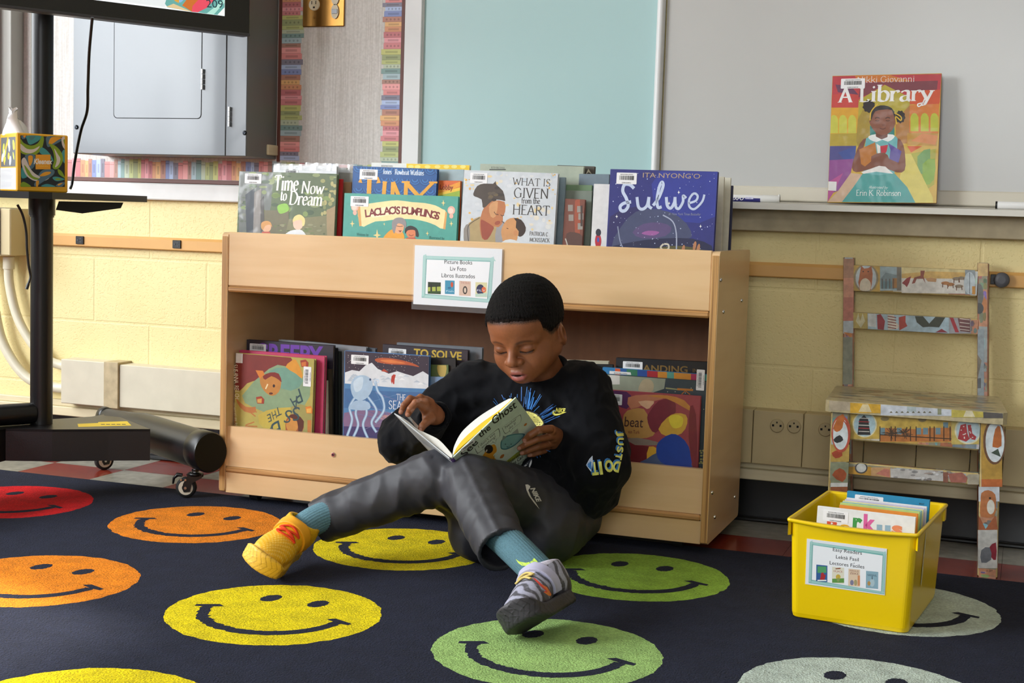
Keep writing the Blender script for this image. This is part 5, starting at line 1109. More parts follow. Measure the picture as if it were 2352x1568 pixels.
    for x, y, rx, ry in ((1142, 490, 48, 48), (1386, 572, 38, 48)): A.poly([(x+rx*(1+.08*math.sin(9*t))*math.cos(t), y+ry*(1+.08*math.sin(9*t))*math.sin(t)) for t in [2*math.pi*i/40 for i in range(40)]], '#231a18')
    A.line([(1150, 600), (1160, 530), (1210, 470)], 9, '#d8b02c', 6); A.line([(1340, 540), (1390, 570), (1390, 600), (1350, 570), (1360, 630)], 9, '#d8b02c', 6)
    for x in (1206, 1288): A.line([(x-18, 584), (x, 576), (x+18, 582)], 6, '#2a1814', 4); A.line([(x-14, 600), (x+2, 604), (x+16, 600)], 5, '#3a2018', 4)
    A.line([(1226, 660), (1250, 668), (1272, 658)], 6, '#5a2a20', 4); A.ell(1254, 636, 12, 8, '#7a4632')
    A.pen('Nikki Giovanni', 1046, 306, 46, '#e3d9d4', to=(1500, 296), thick=.07, thin=.04, serif=.03)
    A.pen('A', 905, 458, 112, '#eceae8', to=(1010, 456), thick=.15, thin=.025, serif=.05); A.pen('L', 1068, 454, 106, '#eceae8', to=(1140, 452), thick=.16, thin=.03)
    A.pen('ibrary', 1150, 450, 124, '#eceae8', to=(1640, 444), thick=.15, thin=.03, serif=.04); A.line([(1590, 400), (1560, 466), (1530, 492), (1524, 472), (1570, 462)], 10, '#eceae8', 6)
    A.text('illustrated by', 1142, 1130, 22, '#cfe0dc', to=(1290, 1134), shear=.25); A.pen('Erin K. Robinson', 1040, 1186, 44, '#e4ece8', to=(1392, 1188), thick=.07, thin=.04, serif=.03)
    A.poly([(806, 1076), (890, 1078), (886, 1150), (802, 1146)], '#dcd9d6')
YT = 0.392
lb = book('red, yellow and purple picture book of a girl hugging books, standing on the marker tray', (1912, 174), (2163, 168), YT, .785, .7822, lean=4.5, t=.012, col='#c9a43c', spine='#8a4a7a', back='#8e3d3c', group=None, art=a_library, crop=C8, bc=(1932, 181), bcs=(.055, .023))
# ================================================================== the pasted-over chair
DP = ['#c9b37a', '#b9954e', '#d8d3c6', '#a9b3b8', '#c3c6c4', '#a86a4c', '#8f8a74', '#cfc7b4', '#b7a98c', '#7d8a92', '#c08a6a', '#9a9a86']
ch = thing('painted_chair', 'small wooden chair pasted all over with storybook pictures, standing by the wall', 'chair', (1.63, 0.27, 0))
def deco(mb, lo, hi, seed, pal=DP, step=.035, b=.003, M=None, faces=(0, 1, 2, 3)):
    """a bar with cut-out scraps pasted round its four long faces"""
    r = random.Random(seed); lo, hi = Vector(lo), Vector(hi); mb.box(lo, hi, PAINTY, pal[0], b=b, M=M)
    d = hi-lo; ax = max(range(3), key=lambda i: d[i]); o = [i for i in range(3) if i != ax]; I = M or Matrix.Identity(4)
    for f in faces:
        u = o[f % 2]; w = o[(f+1) % 2]; side = hi[w] if f < 2 else lo[w]; t = 0
        while t < d[ax]-.001:
            s = min(r.uniform(.5, 1.5)*step, d[ax]-t); c = r.choice(pal)
            def P(a, q):
                p = Vector((0, 0, 0)); p[ax] = lo[ax]+t+s*a; p[u] = lerp(lo[u]+b, hi[u]-b, q); p[w] = side+(.0003 if f < 2 else -.0003); return p
            mb.add([P(0, 0), P(1, 0), P(1, 1), P(0, 1)], [(0, 1, 2, 3)], PAINTY, c, I)
            for k in range(5):
                a, q, h = r.uniform(.15, .85), r.uniform(.15, .85), r.uniform(.08, .22); e = .0002 if f < 2 else -.0002; n = 7
                pts = []
                for i in range(n):
                    th = 6.283*i/n; z = P(a+h*math.cos(th)*r.uniform(.7, 1.2), min(.98, max(.02, q+h*1.4*math.sin(th)))); z[w] += e*(k+1)*.3; pts.append(z)
                mb.add(pts, [tuple(range(n))], PAINTY, [x*r.uniform(.4, 1.3) for x in lin(r.choice(pal))], I)
            t += s
def front(M, w, h, draw, mb, crop): A = PX(M, w, h, *crop); draw(A); mb.art(A, PAINTY, M, .0006, .00003)
K1, K2 = (1680, 540, 3.5), (1680, 880, 3.1354)
CHY0, CHY1 = 0.118, 0.43
# legs at the front, slightly splayed at the right
def a_legl(A):
    A.ell(790, 360, 70, 130, '#b8503c'); A.ell(785, 360, 58, 112, '#dfe0dc'); A.poly([(730, 330), (760, 260), (800, 220), (815, 250), (800, 330), (760, 350)], '#b8652c', 2); A.poly([(735, 400), (780, 370), (800, 410), (760, 430)], '#2a2c30', 2)
    A.rect(715, 440, 850, 565, '#b99a4e'); A.poly([(722, 500), (780, 480), (800, 520), (750, 540)], '#a8452c', 2); A.ell(790, 380, 64, 118, '#b8503c'); A.ell(786, 372, 54, 106, '#d4dcdf'); A.poly([(735, 320), (770, 240), (806, 240), (800, 320), (760, 350)], '#b8652c', 2); A.poly([(735, 405), (780, 372), (806, 408), (760, 430)], '#2a2c30', 2)
    A.rect(715, 570, 850, 720, '#8a8f74'); A.poly([(725, 660), (780, 610), (830, 650), (800, 710)], '#a4512e', 2); A.rect(715, 716, 850, 745, '#d8d8d4'); A.rect(715, 745, 850, 900, '#9a5a3a')
def a_legr(A):
    A.rect(1800, 240, 1950, 690, '#b8913e'); A.ell(1895, 420, 82, 165, '#6d4a30'); A.ell(1898, 420, 68, 148, '#d2dadd'); A.poly([(1880, 440), (1900, 330), (1935, 310), (1945, 450), (1890, 460)], '#b4652c', 2); A.poly([(1870, 500), (1920, 470), (1940, 530)], '#3a4a3c'); A.rect(1800, 690, 1950, 745, '#c06a34')
    A.rect(1780, 745, 1930, 850, '#c9ced4'); A.poly([(1795, 850), (1800, 790), (1850, 768), (1900, 800), (1905, 880), (1890, 960), (1800, 960), (1790, 900)], '#b87344', 2); A.ell(1868, 890, 28, 52, '#dcd8cc'); A.ell(1862, 826, 8, 7, '#2a1c14')
    A.poly([(1780, 950), (1830, 1050), (1900, 950), (1920, 1050), (1780, 1060)], '#a8603c'); A.rect(1775, 1055, 1915, 1330, '#c4c3be'); A.poly([(1850, 1190), (1905, 1145), (1905, 1270), (1870, 1250)], '#8a2434', 2); A.poly([(1800, 1200), (1860, 1180), (1870, 1270), (1800, 1290)], '#6d7076', 2); A.text('v. Jan', 1838, 1355, 16, '#26282c', to=(1882, 1352), shear=.3)
def leg(x0, x1, xb0, xb1, y0, y1, z1, sd, art=None, crop=None, pal=DP):
    mb = MB(); S = Matrix.Identity(4); dx = (xb0-x0)/z1; S[0][2] = -dx; S[0][3] = dx*z1
    Mx = S; deco(mb, (x0, y0, 0), (x1, y1, z1), sd, pal, M=Mx)
    if art: front(frame((min(x0, xb0)-.002, y0, 0), (1, 0, 0), (0, 0, 1)), max(x1, xb1)-min(x0, xb0)+.004, z1, art, mb, crop)
    return mb
mk('leg', leg(1.456, 1.495, 1.459, 1.498, CHY0, CHY0+.036, .328, 1, a_legl, K2), ch)
mk('leg', leg(1.766, 1.806, 1.778, 1.816, CHY0, CHY0+.036, .328, 2, a_legr, K2), ch)
def post_art(side):
    def f(A):
        if side: 
            A.rect(1955, 210, 2060, 330, '#c9a86c'); A.ell(1990, 480, 34, 90, '#6e6e6a'); A.ell(1990, 590, 36, 44, '#4a4a4a'); A.rect(1930, 755, 2030, 1330, '#8f9aa0'); A.poly([(1930, 960), (2010, 1010), (1930, 1160)], '#7a7466'); A.rect(1925, 1150, 2005, 1230, '#565a5e')
        else:
            A.rect(880, 190, 980, 350, '#a87a5c'); A.rect(880, 345, 980, 500, '#c88a6c'); A.rect(880, 500, 980, 690, '#b8705c'); A.rect(870, 690, 980, 790, '#b3bcc2'); A.poly([(890, 780), (965, 790), (960, 830)], '#c47a34'); A.rect(870, 820, 970, 1200, '#878a78'); A.rect(870, 1215, 965, 1275, '#7a3c22')
    return f
for side, xt, xm in ((0, 1.4295, 1.4445), (1, 1.7305, 1.7485)):
    mb = MB(); w = .0245; lean = (CHY1-.405)/.32; S = Matrix.Identity(4)
    S[0][2] = (xt-xm)/.32; S[0][3] = -(xt-xm)/.32*.34; S[1][2] = lean*.28; S[1][3] = -lean*.28*.34
    deco(mb, (xm, .405, .0), (xm+w, .432, .657), 5+side, ['#b3806a', '#8f8a74', '#a9b3b8', '#7d7a70', '#c08a6a', '#9aa0a0'], .06, M=S)
    A = PX(S @ frame((xm, .405, 0), (1, 0, 0), (0, 0, 1)), w, .657, *K1); post_art(side)(A); mb.art(A, PAINTY, S @ frame((xm, .405, 0), (1, 0, 0), (0, 0, 1)), .0006, .00003); mk('back_post', mb, ch)
def slat(name, x0, x1, y0, y1, z0, z1, sd, art, crop, pal=DP):
    mb = MB(); deco(mb, (x0, y0, z0), (x1, y1, z1), sd, pal)
    if art: front(frame((x0, y0, z0), (1, 0, 0), (0, 0, 1)), x1-x0, z1-z0, art, mb, crop)
    return mk(name, mb, ch)
def a_s1(A):
    A.rect(970, 225, 1195, 455, '#c9a44c'); A.ell(1082, 345, 100, 115, '#9a8a66'); A.ell(1082, 345, 84, 104, '#c3cdd2'); A.poly([(1030, 440), (1020, 380), (1030, 320), (1044, 240), (1068, 268), (1100, 264), (1126, 240), (1136, 310), (1130, 390), (1120, 440)], '#b4683a', 1); A.poly([(1035, 440), (1040, 370), (1080, 345), (1118, 380), (1112, 440)], '#dccfb8', 3)
    for x in (1060, 1100): A.ell(x, 292, 6, 5, '#22160e')
    A.rect(1195, 240, 1368, 445, '#9fb2b8'); A.poly([(1200, 350), (1240, 300), (1330, 320), (1330, 370), (1200, 370)], '#7e8f92'); A.rect(1200, 370, 1330, 430, '#6f8a90'); A.rect(1295, 345, 1330, 425, '#a8763a'); A.rect(1330, 250, 1366, 445, '#7a7264')
    for x in (1210, 1240, 1270, 1300): A.rect(x, 350, x+6, 430, '#5a4434')
    A.rect(1368, 250, 1880, 470, '#d4cfc6'); A.poly([(1368, 260), (1880, 262), (1880, 350), (1368, 345)], '#cfa85c'); A.poly([(1368, 250), (1880, 255), (1880, 300), (1600, 290), (1368, 310)], '#d6c48a')
    A.poly([(1370, 385), (1410, 345), (1445, 330), (1430, 380), (1410, 418), (1395, 400)], '#8c2c2c', 1); A.poly([(1450, 390), (1470, 340), (1520, 325), (1520, 285), (1555, 285), (1545, 330), (1560, 388), (1540, 350), (1490, 350), (1475, 385)], '#8a4632', 1); A.poly([(1560, 350), (1600, 340), (1650, 350), (1645, 376), (1580, 372)], '#b98a5a', 1)
    for x, y in ((1720, 385), (1760, 395), (1810, 350), (1850, 345), (1830, 410)): A.ell(x, y, 34, 14, '#a8703a' if x < 1800 else '#8a7a64'); A.line([(x-20, y), (x-22, y+34)], 7, '#6d4426'); A.line([(x+20, y), (x+24, y+30)], 7, '#6d4426')
    A.rect(1880, 250, 1960, 475, '#8e989c'); A.ell(1915, 385, 46, 90, '#c0cbd0'); A.line([(1915, 300), (1915, 470)], 5, '#5f6a70'); A.rect(1935, 410, 1960, 475, '#c58a34')
def a_s2(A):
    A.rect(970, 610, 1095, 765, '#b8a35a'); A.poly([(1000, 690), (1020, 625), (1035, 690), (1055, 625), (1075, 690), (1040, 745)], '#cfc8a0', 1); A.rect(1095, 620, 1750, 790, '#a9c0cc'); A.poly([(1100, 630), (1160, 630), (1165, 740), (1100, 730)], '#d0d4d4', 1)
    A.poly([(1170, 640), (1200, 630), (1235, 690), (1225, 760), (1175, 755)], '#9a2c34', 1); A.poly([(1255, 640), (1305, 640), (1320, 700), (1350, 725), (1340, 750), (1260, 765)], '#d8cfc2', 1)
    for y in (650, 672, 694, 716, 738): A.line([(1256, y), (1325, y+12)], 8, '#8a4a44')
    A.poly([(1345, 660), (1400, 645), (1400, 700), (1415, 730), (1350, 765)], '#b04434', 1); A.poly([(1475, 650), (1540, 650), (1590, 710), (1640, 650), (1720, 650), (1670, 740), (1590, 735), (1540, 740), (1490, 700)], '#3c4030', 1); A.poly([(1640, 780), (1690, 752), (1740, 782)], '#8a2c38')
    A.rect(1750, 640, 1925, 790, '#9a9aa0'); A.poly([(1755, 645), (1785, 645), (1830, 780), (1800, 780)], '#a02c34'); A.poly([(1820, 650), (1920, 650), (1920, 780), (1840, 770)], '#6d4444', 1)
    for y in (670, 700, 730, 755): A.line([(1835, y), (1915, y+10)], 6, '#cfc3b8')
slat('back_slat', 1.453, 1.733, .412, .424, .579, .640, 21, a_s1, K1); slat('back_slat', 1.458, 1.74, .409, .421, .491, .529, 22, a_s2, K1)
def a_ap(A):
    A.rect(850, 205, 1070, 400, '#c0a24c'); A.ell(960, 298, 88, 92, '#d2cba8'); A.ell(960, 298, 78, 84, '#a4bcc4'); A.poly([(908, 370), (920, 260), (955, 228), (985, 260), (1002, 372)], '#2b2b2e', 1)
    for y, c in ((250, '#c9c4bc'), (275, '#a82c34'), (300, '#c9c4bc'), (322, '#a82c34'), (345, '#c9c4bc')): A.line([(916, y), (994, y+3)], 6, c)
    A.rect(1070, 212, 1585, 425, '#c9a24a'); A.rect(1070, 320, 1585, 420, '#b5713a'); A.poly([(1070, 215), (1585, 240), (1570, 290), (1460, 320), (1330, 330), (1070, 320)], '#c8a84c')
    for x in (1090, 1210, 1350, 1400, 1490, 1545): A.rect(x-20, 320 if x < 1500 else 280, x+16, 368 if x < 1500 else 320, '#6f8a94')
    for x in (1070, 1150, 1180, 1290, 1330, 1430, 1460, 1530, 1575): A.line([(x, 310), (x, 415)], 7, '#3a2a1e')
    A.line([(1070, 370), (1585, 400)], 7, '#3a2a1e'); A.ell(1105, 255, 30, 16, '#8a7a50'); A.ell(1375, 262, 30, 16, '#8a7a50')
    r = random.Random(1)
    for cx in (1150, 1250):
        for k in range(40): a = r.uniform(0, 6.28); d = r.uniform(10, 70); A.line([(cx+.2*d*math.cos(a), 360+.2*d*math.sin(a)), (cx+d*math.cos(a), 355+.7*d*math.sin(a))], 4, '#4a3a2c')
    A.rect(1585, 235, 1810, 440, '#c6b060'); A.ell(1705, 340, 98, 98, '#d8d2b0'); A.ell(1705, 340, 86, 88, '#b3c6cc'); A.poly([(1650, 300), (1690, 290), (1700, 360), (1715, 400), (1690, 420), (1630, 400)], '#a4343a', 1); A.poly([(1700, 300), (1725, 298), (1735, 360), (1765, 385), (1755, 408), (1715, 400)], '#a4343a', 1)
    for k in range(12): A.ell(r.uniform(1650, 1740), r.uniform(310, 400), 5, 4, '#d8cfc8')
slat('front_apron', 1.4955, 1.7655, CHY0+.006, CHY0+.020, .268, .3285, 23, a_ap, K2)
def a_rg(A):
    A.rect(835, 600, 1005, 680, '#b98c3a'); A.ell(935, 610, 46, 40, '#4a4a4a'); A.ell(935, 608, 36, 32, '#c9c9c4'); A.rect(1005, 605, 1145, 690, '#c39a6c'); A.poly([(1040, 650), (1100, 615), (1140, 620), (1140, 680)], '#c07a6a', 1); A.rect(1145, 612, 1525, 705, '#bfbcb8')
    r = random.Random(2)
    for k in range(30): A.ell(r.uniform(1150, 1700), r.uniform(620, 705), r.uniform(10, 34), r.uniform(4, 10), r.choice(['#8f8c8c', '#d4d4d4', '#a89a90', '#7c7874']))
    A.rect(1525, 640, 1560, 715, '#8a5a4a'); A.poly([(1560, 650), (1660, 640), (1700, 680), (1690, 715), (1580, 712)], '#a8685a', 1); A.rect(1700, 655, 1800, 730, '#a9a08c')
slat('front_rung', 1.4965, 1.770, CHY0+.008, CHY0+.024, .193, .219, 24, a_rg, K2)
slat('back_rung', 1.469, 1.748, .410, .424, .194, .219, 25, None, None, ['#5d6a7c', '#4a5668', '#6d6a50', '#6a7480'])
for side, x in ((0, 1.462), (1, 1.776)):
    mb = MB(); deco(mb, (x, CHY0+.037, .275), (x+.014, .404, .3285), 30+side); mk('side_apron', mb, ch)
    mb = MB(); deco(mb, (x+.002, CHY0+.037, .12), (x+.014, .404, .145), 33+side); mk('side_rung', mb, ch)
mb = MB(); so = [(1.450, .106), (1.812, .106), (1.818, .112), (1.782, .428), (1.776, .434), (1.748+.027, .434), (1.748+.027, .402), (1.744, .402), (1.744, .434), (1.471, .434), (1.471, .402), (1.4425, .402), (1.4425, .41), (1.444, .112)]
so = [(1.452, .104), (1.810, .104), (1.818, .112), (1.795, .400), (1.787, .404), (1.436, .404), (1.430, .398), (1.444, .112)]
mb.prism(so, .329, .354, PAINTY, '#b9ab86'); r = random.Random(40)
for k in range(60): x, y = r.uniform(1.47, 1.77), r.uniform(.13, .385); n = 7; a0 = r.uniform(0, 6); mb.add([(x+r.uniform(.015, .035)*math.cos(a0+6.28*i/n), y+r.uniform(.01, .022)*math.sin(a0+6.28*i/n), .3541+k*.000004) for i in range(n)], [tuple(range(n))], PAINTY, r.choice(['#a08a64', '#8f8468', '#b7a684', '#9c7a5a', '#8a8a7a', '#c2b598']))
def a_seat(A):
    A.rect(705, 110, 860, 195, '#b3a48c'); A.rect(855, 140, 1078, 215, '#d2a432'); A.poly([(915, 205), (945, 150), (985, 150), (1010, 208)], '#d8c79c', 1); A.rect(1075, 150, 1590, 235, '#c5cad2'); A.rect(1265, 165, 1330, 205, '#a9b5b8')
    for x in range(1150, 1460, 40): A.poly([(x-12, 212), (x, 200), (x+12, 212)], '#6a6244')
    A.rect(1485, 175, 1512, 225, '#8a8f74'); A.rect(1585, 180, 1815, 245, '#c0b050'); A.poly([(1670, 240), (1690, 190), (1735, 190), (1755, 242)], '#d8cfae', 1); A.rect(1815, 180, 1955, 250, '#55504e')
front(frame((1.444, .104, .3292), (1, 0, 0), (0, 0, 1)), .374, .0245, a_seat, mb, K2); mk('seat', mb, ch)
mb = MB(); mb.box((1.462, .409, 0), (1.486, .428, .004), RUBBER)

# ================================================================== yellow book bin
YEL = mat('yellow_plastic', '#f0cb00', rough=0.32, coat=0.3, coat_rough=.15, bump=(400, .06, .001), sss=0.0)
BM = Matrix.Translation((1.5864, -0.2698, 0.0084)) @ Matrix.Rotation(-0.0999, 4, 'Z'); BH = .1826
bn = thing('book_bin', 'yellow plastic bin of easy readers standing on the rug in front of the painted chair', 'bin', BM)
def loop(w, d, r, z, n=6): return [(x, y, z) for x, y in rrect(-w/2, w/2, -d/2, d/2, r, n)]
mb = MB()
bow = lambda p, dz: (p[0], p[1], p[2]-dz*max(0, 1-(p[0]/.118)**2)*(1 if p[1] < -.10 else 0)+.0)
rings = [loop(.203, .285, .012, 0), loop(.2105, .2925, .014, .0022), loop(.2140, .2960, .014, .010), loop(.226, .310, .014, BH-.02), loop(.2265, .3105, .014, BH-.006), [bow(p, -.002) for p in loop(.2275, .3115, .012, BH)]]
inner = [loop(.2225, .3065, .010, BH), loop(.222, .306, .012, BH-.02), loop(.2100, .2920, .011, .010), loop(.2080, .2900, .010, .006)]
N_ = len(rings[0])
vs = [p for rg in rings for p in rg]+[p for rg in inner for p in rg]; k = len(rings)+len(inner)
fs = [(i*N_+j, i*N_+(j+1) % N_, (i+1)*N_+(j+1) % N_, (i+1)*N_+j) for i in range(k-1) for j in range(N_)]
fs += [tuple(range(N_))[::-1], tuple((k-1)*N_+j for j in range(N_))]
mb.add(vs, fs, YEL, M=BM, smooth=False); mk('tub', mb, bn)
mb = MB()                                             # rolled rim with a bowed front lip
def rim(w, d, r, z, droop=0):
    o = []
    for x, y, q in loop(w, d, r, z, 10): o.append((x, y, q-(droop if y < 0 else 0)))
    return o
def dense(w, d, r, z, f):
    P = loop(w, d, r, z, 4); o = []
    for i in range(len(P)):
        a, b = Vector(P[i]), Vector(P[(i+1) % len(P)]); m = max(1, int((b-a).length/.012))
        for t in range(m): o.append(f(a.lerp(b, t/m)))
    return o
def lipf(extra):
    def f(p):
        e = extra
        if p.y < -.13: q = max(0, 1-(p.x/.112)**2); return V(p.x, p.y-.006*q*e, p.z-.004*q*(1 if e > .4 else .5))
        return p
    return f
base = [(.2275, .3115, .006, BH-.004, .2), (.237, .322, .004, BH-.002, 1), (.2385, .3235, .004, BH+.0015, 1), (.236, .321, .004, BH+.004, .9), (.226, .310, .006, BH+.003, .2), (.2225, .3065, .008, BH, 0)]
cnt = None; R_ = []
P0 = dense(.2275, .3115, .006, 0, lambda p: p)
for (w, d, r, z, e) in base:
    o = []
    for p in P0: o.append(lipf(e)(V(p.x*w/.2275, p.y*d/.3115, z)))
    R_.append(o)
n = len(P0); vs = [p for o in R_ for p in o]
mb.add(vs, [(i*n+j, i*n+(j+1) % n, (i+1)*n+(j+1) % n, (i+1)*n+j) for i in range(len(R_)-1) for j in range(n)], YEL, M=BM, smooth=True)
for sx in (-1, 1):
    for sy in (-1, 1): mb.prism([(sx*.1125, sy*.152), (sx*.1165, sy*.1575), (sx*.1165, sy*.140), (sx*.113, sy*.138)], BH-.028, BH-.002, YEL, M=BM)
mk('rim', mb, bn)
C3 = (1760, 1080, 3.213)
# label card on the sloping front of the bin
def on_front(px, py):
    a = BM @ V(0, -.155, BH-.02); b = BM @ V(0, -.1478, .012); xx = BM.to_3x3() @ V(1, 0, 0); up = (a-b).normalized(); nn = xx.cross(up); nn.normalize()
    return Pn(px, py, nn, (b+nn*.0012).dot(nn)), xx, up, nn
TLp = on_front(*c_(C3, 296, 503)); TRp = on_front(*c_(C3, 886, 588)); BLp = on_front(*c_(C3, 287, 838))
M = frame(BLp[0], TLp[1], TLp[2]); w = (M.inverted() @ TRp[0]).x+.001; h = (M.inverted() @ TLp[0]).y
A = sign_art(M, w, h, C3, [(322, 526), (884, 604), (872, 915), (312, 830)],
    [('Easy Readers', (492, 594), (706, 622), 26), ('Lekte Fasil', (514, 648), (682, 670), 26), ('Lectores Faciles', (468, 692), (724, 724), 26)],
    [mini(370, 694, 82, 122, 8, '#2f5a94', [('p', [(.1, .1), (.9, .12), (.9, .5), (.1, .5)], '#4f9a64'), ('e', .55, .6, .16, .16, '#a8282c'), ('p', [(.4, .7), (.85, .6), (.7, 1), (.3, .95)], '#a8282c'), ('p', [(.1, .92), (.9, .92), (.9, 1), (.1, 1)], '#dfe4e6')]),
     mini(487, 710, 88, 118, 8, '#dcd8c4', [('p', [(0, .75), (1, .72), (1, 1), (0, 1)], '#5f9444'), ('e', .5, .6, .2, .16, '#c6a83c'), ('e', .5, .78, .12, .12, '#8a9a5a'), ('t', 'HI JACK', .32, .12, '#a83c30'), ('p', [(.25, .1), (.7, .06), (.7, .14), (.3, .16)], '#8a4a34')]),
     mini(607, 724, 85, 126, 8, '#dcc4a8', [('t', 'FERGUS', .16, .1, '#7a3a34'), ('t', 'ZEKE', .32, .12, '#7a3a34'), ('e', .3, .8, .16, .16, '#7d7a94'), ('e', .62, .78, .14, .18, '#a89a6c'), ('p', [(.8, .4), (1, .4), (1, 1), (.8, 1)], '#cf8a5c')]),
     mini(737, 740, 90, 126, 8, '#86a9b8', [('t', 'NARWHAL', .3, .13, '#2c4450'), ('e', .5, .66, .2, .24, '#a9c0c8'), ('e', .24, .72, .13, .13, '#b38a4a'), ('p', [(.48, .3), (.52, .3), (.54, .5), (.46, .5)], '#3a4f58')])], 24)
A.pen("'", 1, 1, 1, '#222222') if False else None
for (x, y) in ((597, 640), (645, 688)): A.line([(x, y), (x+ (-7 if x < 600 else 7), y-7)], 3.5, '#1d1e20')
mb = MB(); mb.box((0, 0, -.0010), (w, h, 0), SIGNP, '#e3e6ea', M=M); mb.art(A, SIGNP, M, .00001, .000012); mk('label_card', mb, bn)
# torn strip of tape on the right side
mb = MB(); X = BM @ Matrix.Translation((.1148, 0, 0)); tp = [( -.062, .165), (-.056, .172), (-.052, .150), (-.056, .12), (-.052, .095), (-.058, .068), (-.066, .075), (-.066, .11), (-.063, .14)]
mb.add([BM @ V(.1076+z*.034+.0009, y, z) for y, z in tp], [tuple(range(len(tp)))[::-1]], mat('old_tape', '#e6dfae', rough=.5, noise=(80, .3))); mk('tape_scrap', mb, bn)

GR = 'easy readers in the yellow bin'; YA = math.degrees(-0.0999)
def a_parkus(A):
    A.poly([(378, 262), (1115, 336), (1100, 475), (356, 380)], '#e6e7e6')
    for t, x, y, x2, c, s in (('B', 445, 452, 528, '#d8502c', 92), ('a', 540, 462, 628, '#e5a81c', 92), ('r', 636, 424, 706, '#3a9444', 108), ('k', 716, 440, 806, '#d85c9c', 116), ('u', 814, 466, 915, '#8fb0c4', 96), ('s', 924, 470, 1004, '#e88a5c', 96)): A.text(t, x, y, s, c, to=(x2, y+8), bold=.05)
    A.text('NEW', 552, 374, 10, '#d0a020', to=(580, 377))
b1 = book('white easy reader with rainbow coloured letters, front of the yellow bin', (1878, 1161), (2107, 1184), -.392, .19, .0170, lean=5, yaw=YA, t=.006, col='#e6e7e6', group=GR, art=a_parkus, crop=C3, bc=c_(C3, 424, 290), bcs=(.046, .020), mat_=COVER, name='easy_reader')
def easy(label, TL, TR, y0, col, t=.0045, art=None, spine=None, **k): return book(label, TL, TR, y0, .19, .0170, lean=5, yaw=YA, t=t, col=col, group=GR, art=art, crop=C3, name='easy_reader', spine=spine, **k)
easy('orange easy reader just behind the white one with rainbow letters', c_(C3, 540, 253), c_(C3, 1155, 312), -.372, '#e08a2c')
easy('pale green easy reader behind the orange one', c_(C3, 545, 236), c_(C3, 1172, 305), -.352, '#b9cf7a'); easy('thin teal edged easy reader behind the pale green one', c_(C3, 560, 230), c_(C3, 1182, 300), -.334, '#8fbab8')
easy('pale yellow easy reader in the middle of the bin', c_(C3, 565, 222), c_(C3, 1193, 292), -.316, '#dfd9a0'); easy('lavender easy reader in the middle of the bin', c_(C3, 580, 212), c_(C3, 1205, 284), -.298, '#c4bfd8')
easy('white easy reader just in front of the blue one', c_(C3, 592, 200), c_(C3, 1219, 272), -.278, '#e2e2e4')
def a_blue(A):
    A.poly([(595, 148), (1266, 232), (1266, 330), (595, 260)], '#1c86b0'); A.text('BRIGHT', 1128, 250, 11, '#14303f', to=(1166, 255), bold=.03)
easy('blue easy reader, tallest and rearmost in the yellow bin', c_(C3, 597, 150), c_(C3, 1265, 234), -.250, '#1c86b0', .009, a_blue, bc=c_(C3, 656, 176), bcs=(.054, .020))
# ================================================================== screen cart at the left
AN = math.radians(31); NV = V(math.cos(AN), -math.sin(AN), 0); UV_ = V(math.sin(AN), math.cos(AN), 0); UP = V(0, 0, 1)
CM = Matrix.Identity(4)
for i_ in range(3): CM[i_][0] = UV_[i_]; CM[i_][1] = -NV[i_]; CM[i_][2] = UP[i_]       # cart axes: x along the screen, -y towards the viewers
def cp(n, u, z): return NV*n+UV_*u+UP*z
uF = (V(-.0665, .033, 0).dot(UV_)+V(-.486, .287, 0).dot(UV_))/2; uF -= .027; nF = V(-.0665, .033, 0).dot(NV)+.012; nB = V(-.486, .287, 0).dot(NV)
pole = Pz(95, 972, .181); pn, pu = pole.dot(NV), pole.dot(UV_); u2 = 2*(-.43)-uF
cart = thing('screen_cart', 'black wheeled floor stand that carries the screen', 'stand', CM @ Matrix.Translation((pu, -pn, 0)))
LZ, LR = .133, .0485
